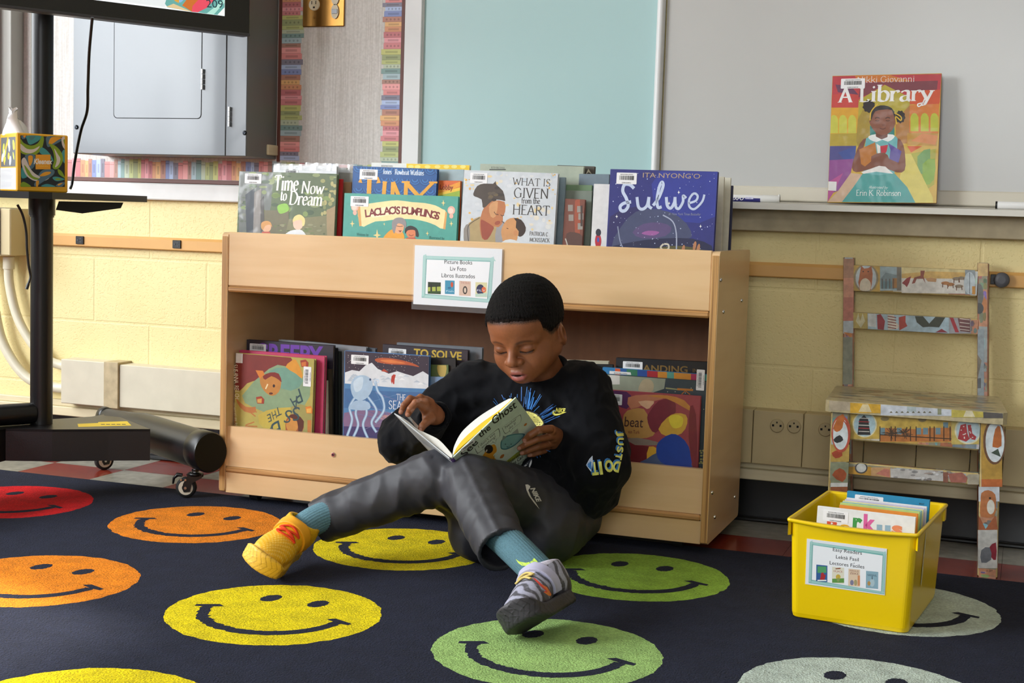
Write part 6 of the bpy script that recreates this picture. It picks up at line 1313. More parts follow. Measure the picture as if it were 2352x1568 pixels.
for uu, sg in ((uF, 1), (u2, -1)):
    n0, n1 = nB-.075, nF+.080; mb = MB()
    n0 = nB-.055; mb.tube([cp(n0+.02, uu, .138), cp(nB+.03, uu, .134), cp(nB+.13, uu, .130), cp(nB+.2, uu, LZ), cp(n1-.06, uu, LZ)], [.026, .033, .044, LR, LR], BLACKMET, 36, sq=(.9, 1), cap=False); lg = mk('base_leg', mb, cart)
    mb = MB(); mb.tube([cp(n1-.062, uu, LZ), cp(n1-.058, uu, LZ), cp(n1-.004, uu, LZ), cp(n1, uu, LZ)], [LR*1.0, LR*1.035, LR*1.035, LR*.98], BLACKPL, 36, sq=(.9, 1))
    mk('end_cap', mb, lg)
    mb = MB(); mb.tube([cp(n0+.024, uu, .138), cp(n0+.020, uu, .138), cp(n0, uu, .140), cp(n0-.003, uu, .140)], [.0265, .0285, .0275, .022], BLACKPL, 36, sq=(.9, 1)); mk('end_cap', mb, lg)
    for nn, ang in ((nF, 0.0), (nB, .9)):
        c = cp(nn, uu, 0); zr = .0085*(c.y < .078); cs = thing('caster', None, None, Matrix.Translation(c)); cs.parent = cart; cs.matrix_parent_inverse = cart.matrix_world.inverted()
        d = V(-.93, -.36, 0).normalized() if ang == 0 else V(-.55, -.83, 0).normalized(); s = UP.cross(d); wc = c+d*.022+UP*(.0255+.0085*(c.y < .078)); ROOTM[cs.name] = Matrix.Translation(c)
        W_r = .0255
        Mw = frame(wc, d, UP)                               # z = axle
        mb = MB(); mb.lathe([(W_r*.70, -.009), (W_r*.94, -.0085), (W_r, -.005), (W_r, .005), (W_r*.94, .0085), (W_r*.70, .009)], RUBBER, 32, M=Mw); mb.lathe([(W_r*.70, -.0094), (W_r*.70, .0094)], mat('caster_hub', '#c9bda8', rough=.4), 32, M=Mw); mk('wheel', mb, cs)
        z0 = zr; mb = MB(); mb.lathe([(.0035, -.014), (.0035, .014)], STEEL, 14, M=Mw); mb.lathe([(.009, -.0099), (.009, .0099)], BLACKPL, 20, M=Mw); mk('axle', mb, cs)
        mb = MB()
        for q in (-1, 1): mb.prism([(-.011, -.009), (.004, -.011), (.007, -.004), (.006, .010), (-.006, .034), (-.040, .034), (-.040, .026), (-.016, .012)], q*.0105-.0012, q*.0105+.0012, BLACKPL, M=frame(wc, d, UP))
        mb.box((-.040, .031, -.0117), (-.002, .035, .0117), BLACKPL, b=.001, M=frame(wc, d, UP)); mb.lathe([(.016, .0), (.019, .003), (.019, .006), (.013, .009)], BLACKPL, 24, M=Matrix.Translation(c+UP*(.0595+z0*.5))); mk('fork', mb, cs)
        mb = MB(); mb.lathe([(.0065, .066), (.0065, .0885)], STEEL, 16, M=Matrix.Translation(c)); mb.lathe([(.010, .0745), (.010, .080)], BLACKPL, 6, M=Matrix.Translation(c)); mk('stem', mb, cs)
        mb = MB(); mb.tube([wc+d*.010+UP*.030, wc+d*.022+UP*.031, wc+d*.031+UP*.022, wc+d*.033+UP*.008], [.006, .0075, .005, .0035], BLACKPL, 10, sq=(1, .7)); mk('brake_lever', mb, cs)
        for (a, b_) in ((.006, .026), (.017, .026)): mb = MB(); mb.lathe([(.0026, -.0125), (.0026, .0125)], STEEL, 10, M=frame(wc+d*(a-.006)+UP*(b_-.006), d, UP)); mk('rivet', mb, cs)
# base plate with a bowed front edge
fe = [(p_.dot(NV), p_.dot(UV_)) for p_ in (Pz(345, 985, .181), Pz(250, 985, .181), Pz(120, 986, .181), Pz(20, 985.5, .181))]; um = (uF+u2)/2; fe = [q for q in fe if q[1] > um+.01]+[(fe[-1][0]-.012, um)]; fe = fe+[(n, uF+u2-u) for n, u in fe[-2::-1]]
b0_ = pn-.055; be = [(b0_-.03, u2-.02), (b0_-.022, u2+.06), (b0_, u2+.14), (b0_, uF-.14), (b0_-.022, uF-.10)]+[(p_.dot(NV), p_.dot(UV_)) for p_ in (Pz(240, 954, .181), Pz(277, 958, .181))]
pts = [(u, -n) for n, u in fe+be]; mb = MB(); mb.prism(pts, .175, .181, BLACKMET, M=CM)
for a, b_ in zip(fe[:-1], fe[1:]): A0, B0 = cp(*a, .103), cp(*b_, .103); mb.add([A0, B0, B0+UP*.078, A0+UP*.078, A0-NV*.006, B0-NV*.006, B0-NV*.006+UP*.074, A0-NV*.006+UP*.074], [(0, 1, 2, 3), (7, 6, 5, 4), (0, 4, 5, 1)], BLACKMET)
for a, b_ in zip(be[:-1], be[1:]): A0, B0 = cp(*a, .105), cp(*b_, .105); mb.add([A0, B0, B0+UP*.075, A0+UP*.075], [(0, 1, 2, 3)], BLACKMET)
mk('base_plate', mb, cart)
ST_ = mat('yellow_sticker', attr=True, rough=.5)
Ms = frame(Pz(182, 981, .1812), Pz(300, 977, .1812)-Pz(182, 981, .1812), Pz(205, 968, .1812)-Pz(182, 981, .1812)); inv = Ms.inverted(); mb = MB()
mb.add([Pz(x, y, .1812) for x, y in ((180, 980), (302, 977), (292, 967), (226, 969), (225, 971), (178, 973))], [tuple(range(6))], ST_, '#e8c91a')
for k in range(5):
    x = 232+k*12; mb.add([Pz(x, 975, .1814), Pz(x+9, 975, .1814), Pz(x+8.5, 973.4, .1814), Pz(x-.5, 973.4, .1814)], [(0, 1, 2, 3)], ST_, '#4a4214')
mk('warning_sticker', mb, cart, 'yellow sticker')
PR = .0268
mb = MB(); mb.tube([cp(pn, pu, .1812), cp(pn, pu, .84)], PR, BLACKMET, 32); mb.tube([cp(pn, pu, .69), cp(pn, pu, .8405)], PR*1.09, BLACKMET, 32); mb.tube([cp(pn, pu, .8405), cp(pn, pu, 1.62)], PR*.98, BLACKMET, 32); mk('pole', mb, cart)
pu2 = uF+u2-pu
mb = MB(); mb.tube([cp(pn, pu2, .1812), cp(pn, pu2, 1.62)], PR, BLACKMET, 32); mk('pole', mb, cart)
mb = MB(); mb.tube([cp(pn, pu-.02, .1812+PR), cp(pn, pu2+.02, .1812+PR)], PR*.98, BLACKMET, 28); mk('cross_tube', mb, cart)
c1_, c2_ = Pn(120, 450, NV, -.045), Pn(338, 455, NV, -.27); a_, b_ = (-.045, c1_.dot(UV_)), (-.27, c2_.dot(UV_)); mu = uF+u2
sh_n = [a_, (-.045, mu-a_[1]), (-.27, mu-b_[1]), (pn-.06, mu-b_[1]+.02), (pn-.10, pu2), (pn-.10, pu), (pn-.06, b_[1]-.02), b_]
mb = MB(); mb.prism([(u, -n) for n, u in sh_n], .7345, .7500, mat('black_laminate', '#0d0d10', rough=.3, coat=.3, noise=(30, .2)), M=CM); mk('equipment_shelf', mb, cart)
mb = MB(); br = [(135, 462), (282, 465), (276, 478), (188, 490), (128, 482)]
nn_, dd = NV, (pn+.04)
Q = [Pn(x, y, nn_, dd) for x, y in br]; mb.add(Q+[q+NV*.004 for q in Q], [(4, 3, 2, 1, 0), (5, 6, 7, 8, 9)]+[(i, (i+1) % 5, 5+(i+1) % 5, 5+i) for i in range(5)], BLACKPL)
mb.tube([cp(pn, pu, .695), cp(pn, pu, .7345)], PR*1.18, BLACKPL, 28); mk('shelf_bracket', mb, cart)
for sgn in (pu, pu2): mb = MB(); mb.box((sgn-.03, .185+.0535, 1.30), (sgn+.03, -pn-.022, 1.40), BLACKPL, b=.002, M=CM); mk('screen_mount', mb, cart)

# ------------------------------------------------------------------ the screen
dn = -.185; BR = Pn(572, 81, NV, dn); tu, tz = BR.dot(UV_), BR.z
TVM = CM @ Matrix.Translation((tu-1.24, -dn, tz))                       # local x along the screen, -y front
tv = thing('flat_screen', 'large black framed screen on the cart showing a picture of coloured books', 'screen', TVM)
mb = MB(); mb.box((0, .0005, 0), (1.24, .052, .74), BLACKPL, b=.004, M=TVM); mk('casing', mb, tv)
mb = MB(); mb.box((.0, -.004, .0), (1.24, .001, .74), mat('screen_bezel', '#060607', rough=.12, coat=.6, coat_rough=.05), b=.002, M=TVM); mb.box((.0, -.006, -.003), (1.24, .03, .004), mat('grey_lip', '#3c3c40', rough=.4), b=.001, M=TVM); mk('bezel', mb, tv)
fx = TVM @ V(0, -.0045, 0); MS = frame(fx, UV_, UP); s0 = MS.inverted() @ Pn(516, 37, NV, fx.dot(NV))
MS2 = frame(MS @ V(.045, s0.y, 0), UV_, UP); sw_, sh2 = s0.x-.045, .74-s0.y-.04
SCR = mat('lit_screen', attr=True, rough=.2, emit=0.9)
A = PX(MS2, sw_, sh2, 0, 0, 3.5636); A.base('#dfe6ea')
A.poly([(780, -60), (1000, -60), (1400, -60), (1350, 60), (1200, 40), (1000, 15)], '#cfd6da'); A.poly([(1370, 60), (1350, 30), (1380, -60), (1838, -60), (1838, 130), (1700, 118), (1560, 95)], '#5f9c98')
A.poly([(1360, 55), (1420, 30), (1560, 92), (1540, 96)], '#c9b48a'); A.poly([(1400, -60), (1500, -60), (1490, 0), (1460, 24), (1430, 8)], '#c49440'); A.poly([(1470, -60), (1570, -60), (1480, 20), (1465, 18)], '#7fa6cc')
A.poly([(1490, 45), (1570, -60), (1640, -60), (1600, 90), (1570, 96)], '#b8662c'); A.poly([(1570, 96), (1575, 50), (1640, -20), (1740, -60), (1800, -60), (1700, 60), (1620, 100)], '#d0485c'); A.poly([(1690, 116), (1780, 40), (1838, -10), (1838, 20), (1750, 118)], '#9fd0c4'); A.poly([(1780, 120), (1838, 60), (1838, 130)], '#dfe8e4')
A.text('209', 1690, 60, 58, '#1b3640', to=(1826, 66))
mb = MB(); mb.box((0, 0, -.0008), (sw_, sh2, 0), SCR, '#dfe6ea', M=MS2); mb.art(A, SCR, MS2, .00005, .00002); mk('display', mb, tv)

# ------------------------------------------------------------------ tissue box
ang = math.radians(57); TX_ = V(math.cos(ang), math.sin(ang), 0); bl = Pn(38, 437, UP, .7501) if False else None
c0 = cp(-.085, -.40, .7501)
ray0 = ray(38, 437); c0 = EYE+ray0*((c0-EYE).length/ray0.length); c0.z = .7503
TBM = frame(c0, TX_, V(-TX_.y, TX_.x, 0)); bw = 0.0; 
pr_ = TBM.inverted(); nf = V(TX_.y, -TX_.x, 0); R0 = Pn(156, 437, nf, c0.dot(nf)); bw = (R0-c0).length; T0 = Pn(36, 304, nf, c0.dot(nf)); bh = T0.z-c0.z
tb = thing('tissue_box', 'yellow bordered cube tissue box with leaf pattern on the cart shelf', 'tissue box', TBM)
TBX = mat('tissue_card', attr=True, rough=.45, coat=.2)
mb = MB(); mb.box((0, 0, 0), (bw, bw, bh), TBX, '#e2a312', b=.0025, M=TBM)
KB = (0, 280, 7.841); MF = frame(c0-nf*-.0002, TX_, UP); A = PX(MF, bw, bh, *KB)
A.poly([(365, 240), (1165, 275), (1168, 1170), (378, 1165)], '#12191e'); TE, SL, LG, OR, CR = '#3f8f8e', '#4f6c7c', '#7f9a1c', '#e39a1e', '#d0c4bc'
def cl(pts): return [(min(max(x, 366), 1166), min(max(y, 242), 1168)) for x, y in pts]
def leaf(p, c, s=4): A.poly(cl(smooth_pts(p, s, True)), c)
leaf([(490, 245), (740, 255), (700, 330), (600, 390), (530, 405), (490, 340)], TE); leaf([(530, 262), (640, 262), (560, 330)], '#4a7a78'); leaf([(385, 250), (480, 250), (450, 300), (400, 305)], SL); leaf([(420, 250), (465, 250), (435, 285)], OR)
leaf([(850, 260), (1120, 285), (1090, 350), (930, 430), (860, 450), (835, 380)], SL); leaf([(930, 275), (1110, 285), (1050, 320), (930, 400), (875, 385)], OR); leaf([(1110, 290), (1170, 270), (1170, 480), (1120, 420)], CR); leaf([(1140, 330), (1170, 320), (1170, 420)], LG)
leaf([(366, 310), (430, 380), (560, 425), (680, 380), (760, 250), (790, 320), (740, 500), (600, 610), (460, 590), (366, 530)], LG); leaf([(366, 390), (480, 480), (600, 490), (715, 435), (650, 520), (540, 565), (420, 540), (366, 480)], CR)
leaf([(740, 460), (830, 500), (930, 620), (960, 720), (880, 640), (720, 560)], TE); leaf([(1110, 560), (1168, 500), (1168, 730), (1130, 700)], TE); leaf([(450, 600), (620, 590), (630, 760), (560, 850), (500, 740)], SL); leaf([(510, 615), (585, 615), (580, 720), (540, 790), (515, 740)], OR)
leaf([(880, 390), (1010, 440), (1110, 560), (1130, 700), (1060, 830), (980, 850), (945, 800), (975, 680), (950, 520)], LG); leaf([(975, 480), (1040, 580), (1085, 660), (1060, 760), (990, 815), (1020, 680)], CR)
leaf([(390, 820), (480, 880), (500, 960), (460, 1005), (385, 1000)], TE); leaf([(385, 700), (430, 640), (470, 680), (560, 860), (700, 970), (890, 990), (800, 1060), (620, 1060), (480, 970), (410, 830)], CR); leaf([(432, 770), (520, 870), (600, 980), (760, 1030), (620, 1035), (500, 950)], LG)
leaf([(690, 960), (760, 870), (900, 845), (980, 880), (950, 960), (800, 1060), (640, 1160), (620, 1100), (720, 1000)], SL); leaf([(710, 970), (800, 905), (910, 900), (890, 940), (790, 975)], OR); leaf([(650, 1070), (700, 1060), (680, 1165), (650, 1165)], OR)
leaf([(1040, 850), (1110, 890), (1168, 1000), (1160, 1010), (1060, 940)], LG); leaf([(945, 1000), (1020, 985), (1165, 1030), (1050, 1065), (980, 1050)], TE); leaf([(990, 1030), (1050, 1010), (1100, 1035), (1040, 1050)], LG); leaf([(380, 1100), (440, 1080), (560, 1165), (380, 1168)], LG); leaf([(740, 1160), (840, 1115), (980, 1150), (970, 1170)], TE); leaf([(1000, 1150), (1080, 1090), (1168, 1090), (1110, 1168)], SL); leaf([(1040, 1120), (1130, 1095), (1060, 1145)], OR)
A.rect(640, 588, 908, 852, OR); A.text('Kleenex', 606, 755, 92, '#e8e2d8', to=(945, 758), bold=.03, shear=.25)
A.text('trusted care', 694, 800, 18, '#e8c860', to=(858, 802))
mb.art(A, TBX, MF, .0002, .00002)
ML = frame(c0+V(-TX_.y, TX_.x, 0)*bw, V(TX_.y, -TX_.x, 0), UP); A = Art(bw, bh); r = random.Random(4); A.rect(.06, .42, .94, .93, '#565b62')
for k in range(16): x, y = r.uniform(.12, .88), r.uniform(.5, .86); A.ell(x, y, r.uniform(.03, .06), r.uniform(.06, .1), r.choice(['#d8e04a', '#e8e8ea', '#e8b040', '#c9d2d8']), rot=r.uniform(-.6, .6))
A.rect(.03, .03, .97, .40, '#e6e6e8')
for k in range(14): A.line([(.06, .36-k*.024), (r.uniform(.7, .95), .36-k*.024)], .0012, '#8c9096')
mb.art(A, TBX, ML, .0002, .00002)
MTp = TBM @ Matrix.Translation((bw/2, bw/2, bh)); A = Art(1, 1); A.poly([(.034*math.cos(t), .022*math.sin(t)) for t in [6.2832*i/24 for i in range(24)]], '#3a3420'); mb.art(A, TBX, MTp, .0001, .00002); mk('carton', mb, tb)
mb = MB(); TIS = mat('tissue_paper', '#e9e9ea', rough=.9); r = random.Random(9); n1, n2 = 15, 9; vs = []
for i in range(n2+1):
    t = i/n2
    for j in range(n1):
        a = 6.2832*j/n1; rad = lerp(.024, .004, t**1.6)*(1+.35*math.sin(3*a+t*2)+.12*math.sin(7*a)); vs.append(MTp @ V(rad*math.cos(a)*1.1-.030-.012*t+.01*t*t*math.sin(3*a), rad*math.sin(a)*.8+.022+.006*math.sin(4*t), -.004+.066*t-.014*t*t*(1+math.sin(2*a+1))))
mb.add(vs, [(i*n1+j, i*n1+(j+1) % n1, (i+1)*n1+(j+1) % n1, (i+1)*n1+j) for i in range(n2) for j in range(n1)], TIS, smooth=True); mk('tissue', mb, tb)

# ------------------------------------------------------------------ cable
t = thing('power_cable', 'black cable hanging from the screen past the cart shelf', 'cable', cp(pn+.06, pu+.08, .6))
def cab(pts, r=.0034, n=10):
    q = pts; P = []
    for i in range(len(q)-1):
        a, b, c, d = q[max(0, i-1)], q[i], q[i+1], q[min(len(q)-1, i+2)]
        for j in range(n): s = j/n; P.append(0.5*((2*b)+(c-a)*s+(2*a-5*b+4*c-d)*s*s+(-a+3*b-3*c+d)*s**3))
    return P+[q[-1]]
q = [Pn(x, y, NV, pn+.075+d) for x, y, d in ((212, 40, .10), (205, 120, .06), (202, 200, .02), (200, 255, -.02), (186, 300, -.06), (172, 370, -.13), (166, 418, -.15), (161, 434, -.15))]
mb = MB(); mb.tube(cab(q), .0036, BLACKPL, 10); mk('cord', mb, t)
q = [Pn(x, y, NV, pn+.07) for x, y in ((40, 470), (52, 494), (60, 530), (62, 570), (66, 610), (70, 634), (65, 652), (61, 664))]
mb = MB(); mb.tube(cab(q), .0030, BLACKPL, 10); mb.tube([q[-2], q[-1]], .0040, BLACKPL, 10); mk('loose_cord', mb, t)
# ================================================================== the reader, modelled as blended solids
f32 = np.float32
def A3(v): return np.array([v[0], v[1], v[2]], f32)
def cap(P, a, b, ra, rb=None):
    rb = ra if rb is None else rb; a, b = A3(a), A3(b); ba = b-a; pa = P-a
    h = np.clip((pa @ ba)/max(1e-12, float(ba @ ba)), 0, 1); return np.sqrt(((pa-h[:, None]*ba)**2).sum(1))-(ra+(rb-ra)*h)
def ell(P, c, r, R=None):
    q = P-A3(c)
    if R is not None: q = q @ R
    r = np.array(r, f32); k0 = np.sqrt(((q/r)**2).sum(1)); k1 = np.sqrt(((q/(r*r))**2).sum(1))+1e-9; return k0*(k0-1)/k1
def smin(a, b, k): h = np.clip(.5+.5*(b-a)/k, 0, 1); return b+(a-b)*h-k*h*(1-h)
def smax(a, b, k): return -smin(-a, -b, k)
def rotm(ax, deg):
    M = Matrix.Rotation(math.radians(deg), 3, ax); return np.array([[M[i][j] for j in range(3)] for i in range(3)], f32)
def waves(seed, n, lo, hi, stretch=(1, 1, 1)):
    r = np.random.RandomState(seed); K = r.normal(size=(n, 3)); K /= np.linalg.norm(K, axis=1)[:, None]; K *= (2*np.pi/r.uniform(lo, hi, n))[:, None]; K = (K*np.array(stretch)).astype(f32); ph = r.uniform(0, 6.28, n).astype(f32)
    return lambda P: sum(np.sin(P @ K[i]+ph[i]) for i in range(n))/math.sqrt(n)
def snet(f, lo, hi, h, newton=2):
    """surface of the solid f < 0 on a grid of step h: (points, quads)"""
    lo = np.array(lo, f32); n = np.ceil((np.array(hi)-lo)/h).astype(int)+1
    ax = [lo[i]+h*np.arange(n[i], dtype=f32) for i in range(3)]
    D = np.empty(n, f32)
    for i in range(0, n[0], 16):
        X, Y, Z = np.meshgrid(ax[0][i:i+16], ax[1], ax[2], indexing='ij'); D[i:i+16] = f(np.stack([X, Y, Z], -1).reshape(-1, 3)).reshape(X.shape)
    S = D < 0; c = np.zeros(n-1, np.int8)
    offs = [(i, j, k) for i in (0, 1) for j in (0, 1) for k in (0, 1)]
    for o in offs: c += S[o[0]:n[0]-1+o[0], o[1]:n[1]-1+o[1], o[2]:n[2]-1+o[2]]
    act = (c > 0) & (c < 8); I = np.argwhere(act); vid = -np.ones(n-1, np.int64); vid[act] = np.arange(len(I))
    acc = np.zeros((len(I), 3)); cnt = np.zeros(len(I))
    for a in offs:
        for d in range(3):
            if a[d]: continue
            b = list(a); b[d] = 1; A_ = I+np.array(a); B_ = I+np.array(b)
            da, db = D[tuple(A_.T)], D[tuple(B_.T)]; m = (da < 0) != (db < 0); t = da/(da-db+1e-12)
            p = np.array(a, float)+np.zeros((len(I), 3)); p[:, d] = t; acc[m] += p[m]; cnt[m] += 1
    V_ = lo+h*(I+acc/np.maximum(cnt, 1)[:, None])
    quads = []
    for d in range(3):
        u, w = [(1, 2), (2, 0), (0, 1)][d]; sl0 = [slice(None)]*3; sl1 = [slice(None)]*3; sl0[d] = slice(0, -1); sl1[d] = slice(1, None)
        ch_ = S[tuple(sl0)] != S[tuple(sl1)]; E_ = np.argwhere(ch_); ok = (E_[:, u] > 0) & (E_[:, w] > 0) & (E_[:, u] < n[u]-1) & (E_[:, w] < n[w]-1); E_ = E_[ok]
        q = []
        for (du, dw) in ((0, 0), (-1, 0), (-1, -1), (0, -1)): g = E_.copy(); g[:, u] += du; g[:, w] += dw; q.append(vid[tuple(g.T)])
        q = np.stack(q, 1); ins = S[tuple(E_.T)]; q[~ins] = q[~ins][:, ::-1]; quads.append(q)
    Q = np.concatenate(quads); Vf = V_.astype(f32)
    for _ in range(newton):
        d0 = f(Vf); e = h*.5; g = np.stack([f(Vf+np.eye(3, dtype=f32)[i]*e)-d0 for i in range(3)], 1)/e; gg = (g*g).sum(1)+1e-6
        Vf = Vf-np.clip(d0/gg, -h*.6, h*.6)[:, None]*g
    return Vf.astype(float), Q
def sdf_obj(name, vq, cols, m, parent, label=None):
    """link (points, quads) as one smooth mesh with a colour per point; several pairs join into one mesh"""
    if not isinstance(vq, list): vq = [vq]; cols = [cols]
    R = ROOTM[parent.name]; Ri = np.array(R.inverted()); vs, qs, cs, o = [], [], [], 0
    for (v, q), c in zip(vq, cols): vs.append(v @ Ri[:3, :3].T+Ri[:3, 3]); qs.append(q+o); cs.append(np.broadcast_to(np.array(c, f32), (len(v), 3))); o += len(v)
    v = np.concatenate(vs); q = np.concatenate(qs); c = np.concatenate(cs)
    me = bpy.data.meshes.new(name); me.vertices.add(len(v)); me.vertices.foreach_set('co', v.astype(f32).ravel()); me.loops.add(len(q)*4); me.loops.foreach_set('vertex_index', q.astype(np.int32).ravel())
    me.polygons.add(len(q)); me.polygons.foreach_set('loop_start', np.arange(len(q), dtype=np.int32)*4); me.polygons.foreach_set('use_smooth', np.ones(len(q), bool))
    me.update(calc_edges=True); me.validate(); ca = me.color_attributes.new('Col', 'FLOAT_COLOR', 'POINT'); rgba = np.ones((len(v), 4), f32); rgba[:, :3] = c; ca.data.foreach_set('color', rgba.ravel()); me.materials.append(m)
    ob = bpy.data.objects.new(name, me); COL.objects.link(ob); ob.parent = parent; ROOTM[ob.name] = R.copy()
    if label: ob['label'] = label
    return ob
def sstep(x, a, b): t = np.clip((x-a)/(b-a), 0, 1); return t*t*(3-2*t)
def mixc(c, d, t): t = np.clip(t, 0, 1)[:, None]; return c*(1-t)+np.array(lin(d), f32)*t
SKIN = mat('skin', attr=True, rough=0.46, sss=0.10, noise=(220, .08), bump=(500, .12, .0006), spec=.42)
HAIR = mat('short_curly_hair', attr=True, rough=0.85, bump=(420, 1.0, .004), noise=(500, .5), spec=.2)
FLEECE = mat('black_fleece', attr=True, rough=0.92, bump=(900, .25, .001), noise=(300, .15), sheen=.03, spec=.2)
NYLON = mat('charcoal_nylon', attr=True, rough=0.56, bump=(700, .06, .0006), noise=(60, .06), spec=.42)
KNIT = mat('ribbed_sock', attr=True, rough=0.9, noise=(400, .25), bump=(600, .4, .001))
SHOE = mat('shoe_textile', attr=True, rough=0.5, bump=(650, .3, .0012), noise=(300, .12))
SHOE2 = mat('shoe_rubber', attr=True, rough=0.55, bump=(200, .15, .001))
me_ = thing('person', 'person in a black sweatshirt and dark trousers sitting against the bookshelf, reading, in odd shoes', 'person', (0.87, -0.12, 0.008))
FD = lambda p: (p-EYE).dot(FWD)
def W(px, py, depth): return EYE+ray(px, py)*depth

# ---------------------------------------------------------------- the open book's frame comes first: hands need it
bA = W(1042, 1049, FD(Py(1042, 1049, -.452))); zA = FD(bA)
bB = W(1185, 913, zA+.0105); bC = W(1259, 1015, zA+.0105+.198); bD = bC-(bB-bA); sp = bC-bB
bAl = W(1031, 1053, zA+.002); bBl = W(905, 950, zA+.059); bCl = bBl+sp; bDl = bAl+sp
nR = (bB-bA).cross(bA-bD).normalized()                              # outer side of the front cover, towards the viewer
def cov(px, py, off): return Pn(px, py, nR, (bA+nR*(off+.003)).dot(nR))

# ---------------------------------------------------------------- skeleton
J = dict(shR=Py(1090, 884, -.128), elR=Py(940, 997, -.185), wrR=W(1001, 955, zA+.138), shL=Py(1338, 896, -.132), elL=Py(1372, 1062, -.185), wrL=cov(1298, 1012, .012),
         hipR=V(.800, -.125, .095), hipL=V(.925, -.125, .095), kR=Py(1002, 1096, -.400), kL=Py(1080, 1112, -.425), anR=Py(700, 1203, -.42), anL=Py(1197, 1262, -.60))
HP = V(.8601, -.2, .4875); HR = (Matrix.Rotation(math.radians(-5), 3, 'Z') @ Matrix.Rotation(math.radians(22), 3, 'X') @ Matrix.Rotation(math.radians(-6), 3, 'Y'))
HRn = np.array(HR, f32)
def toH(P): return (P-A3(HP)) @ HRn
def H2W(x, y, z): return HP+HR @ V(x, y, z)
nb = V(.873, -.128, .385); nbl = HR.transposed() @ (nb-HP)
def cranium(q):
    d = ell(q, (0, .012, .037), (.0735, .092, .079)); return smin(d, ell(q, (0, -.030, .030), (.0595, .0525, .052)), .022)
def head_sdf(P):
    q = toH(P); s = q.copy(); s[:, 0] = np.abs(s[:, 0])           # mirrored features
    d = cranium(q); d = smin(d, ell(q, (0, -.024, -.026), (.058, .053, .054)), .022); d = smin(d, ell(q, (0, .012, -.016), (.0665, .066, .056)), .02)
    d = smin(d, ell(s, (.034, -.042, -.036), (.028, .028, .032)), .018); d = smin(d, cap(s, (.049, .006, -.038), (.017, -.052, -.064), .019, .017), .018)
    d = smin(d, ell(q, (0, -.058, -.072), (.021, .021, .016)), .014); d = smin(d, ell(q, (0, -.058, -.052), (.030, .0265, .022)), .014)
    d = smin(d, cap(s, (.010, -.0725, .011), (.044, -.058, .012), .0105, .009), .010)
    d = smax(d, -ell(s, (.030, -.0875, -.003), (.018, .0125, .0115)), .010)
    d = smin(d, ell(s, (.0298, -.0632, -.0042), (.0165, .0142, .0112)), .0045)
    d = smax(d, -np.minimum(cap(s, (.0165, -.0775, -.0085), (.030, -.0802, -.0112), .0012), cap(s, (.030, -.0802, -.0112), (.0425, -.0755, -.0085), .0012)), .002)
    d = smax(d, -cap(s, (.019, -.0790, .0035), (.040, -.0755, .0045), .0008), .003)
    d = smin(d, cap(q, (0, -.0765, .004), (0, -.0905, -.020), .0072, .0095), .009); d = smin(d, ell(q, (0, -.0935, -.0255), (.0120, .0100, .0092)), .006)
    d = smin(d, ell(s, (.0128, -.0835, -.0285), (.0085, .0095, .0072)), .005); d = smax(d, -ell(s, (.0062, -.0905, -.0358), (.0038, .0050, .0028)), .0025)
    d = smax(d, -cap(q, (0, -.0885, -.041), (0, -.0885, -.049), .0018, .0024), .004)
    d = smin(d, np.minimum(cap(s, (0, -.0825, -.0535), (.010, -.0815, -.0530), .0048, .0048), cap(s, (.010, -.0815, -.0530), (.0195, -.0735, -.0580), .0048, .0028)), .004)
    d = smin(d, np.minimum(cap(s, (0, -.0815, -.0665), (.010, -.0795, -.0658), .0066, .0062), cap(s, (.010, -.0795, -.0658), (.0185, -.0725, -.0600), .0060, .0028)), .004)
    d = smax(d, -ell(q, (0, -.0905, -.0588), (.0135, .0110, .0021)), .0016)
    Re = rotm('Z', 24) @ rotm('X', 12)
    ear = ell(s, (.0715, .018, -.015), (.0075, .0170, .0255), Re); ear = smax(ear, -ell(s, (.0775, .0135, -.012), (.0050, .0085, .0145), Re), .003)
    ear = smin(ear, cap(s, (.0705, .008, -.013), (.0705, .006, -.024), .0042), .003)
    d = smin(d, ear, .005)
    d = smin(d, cap(q, (0, .020, -.030), tuple(nbl), .041, .046), .020); d = smin(d, cap(q, tuple(nbl), tuple(HR.transposed() @ (V(.873, -.125, .33)-HP)), .046, .06), .02)
    return d
def zline(x, y):
    ax = np.abs(x); fr = .0590-.0070*(np.clip(ax, 0, .07)/.05)**2; sd = np.where(y < -.018, .030+(y+.046)*(-.0265/.028), np.where(y < .034, .0045+0*y, .0045-(y-.034)*1.35))
    sd = np.maximum(sd, -.052); t = sstep(y, -.0475, -.0445); return fr*(1-t)+sd*t
nzh = waves(5, 10, .004, .009); nzh2 = waves(6, 8, .010, .020)
def hair_sdf(P):
    q = toH(P); e = q[:, 2]-zline(q[:, 0], q[:, 1])+.0012*nzh(P)
    th = .0046*sstep(e, -.001, .016)-.0004+.0005*nzh(P)*sstep(e, 0, .01)
    return np.maximum(cranium(q)-th, -(e+.0015)*.6)
SK = np.array(lin('#8b5535'), f32)
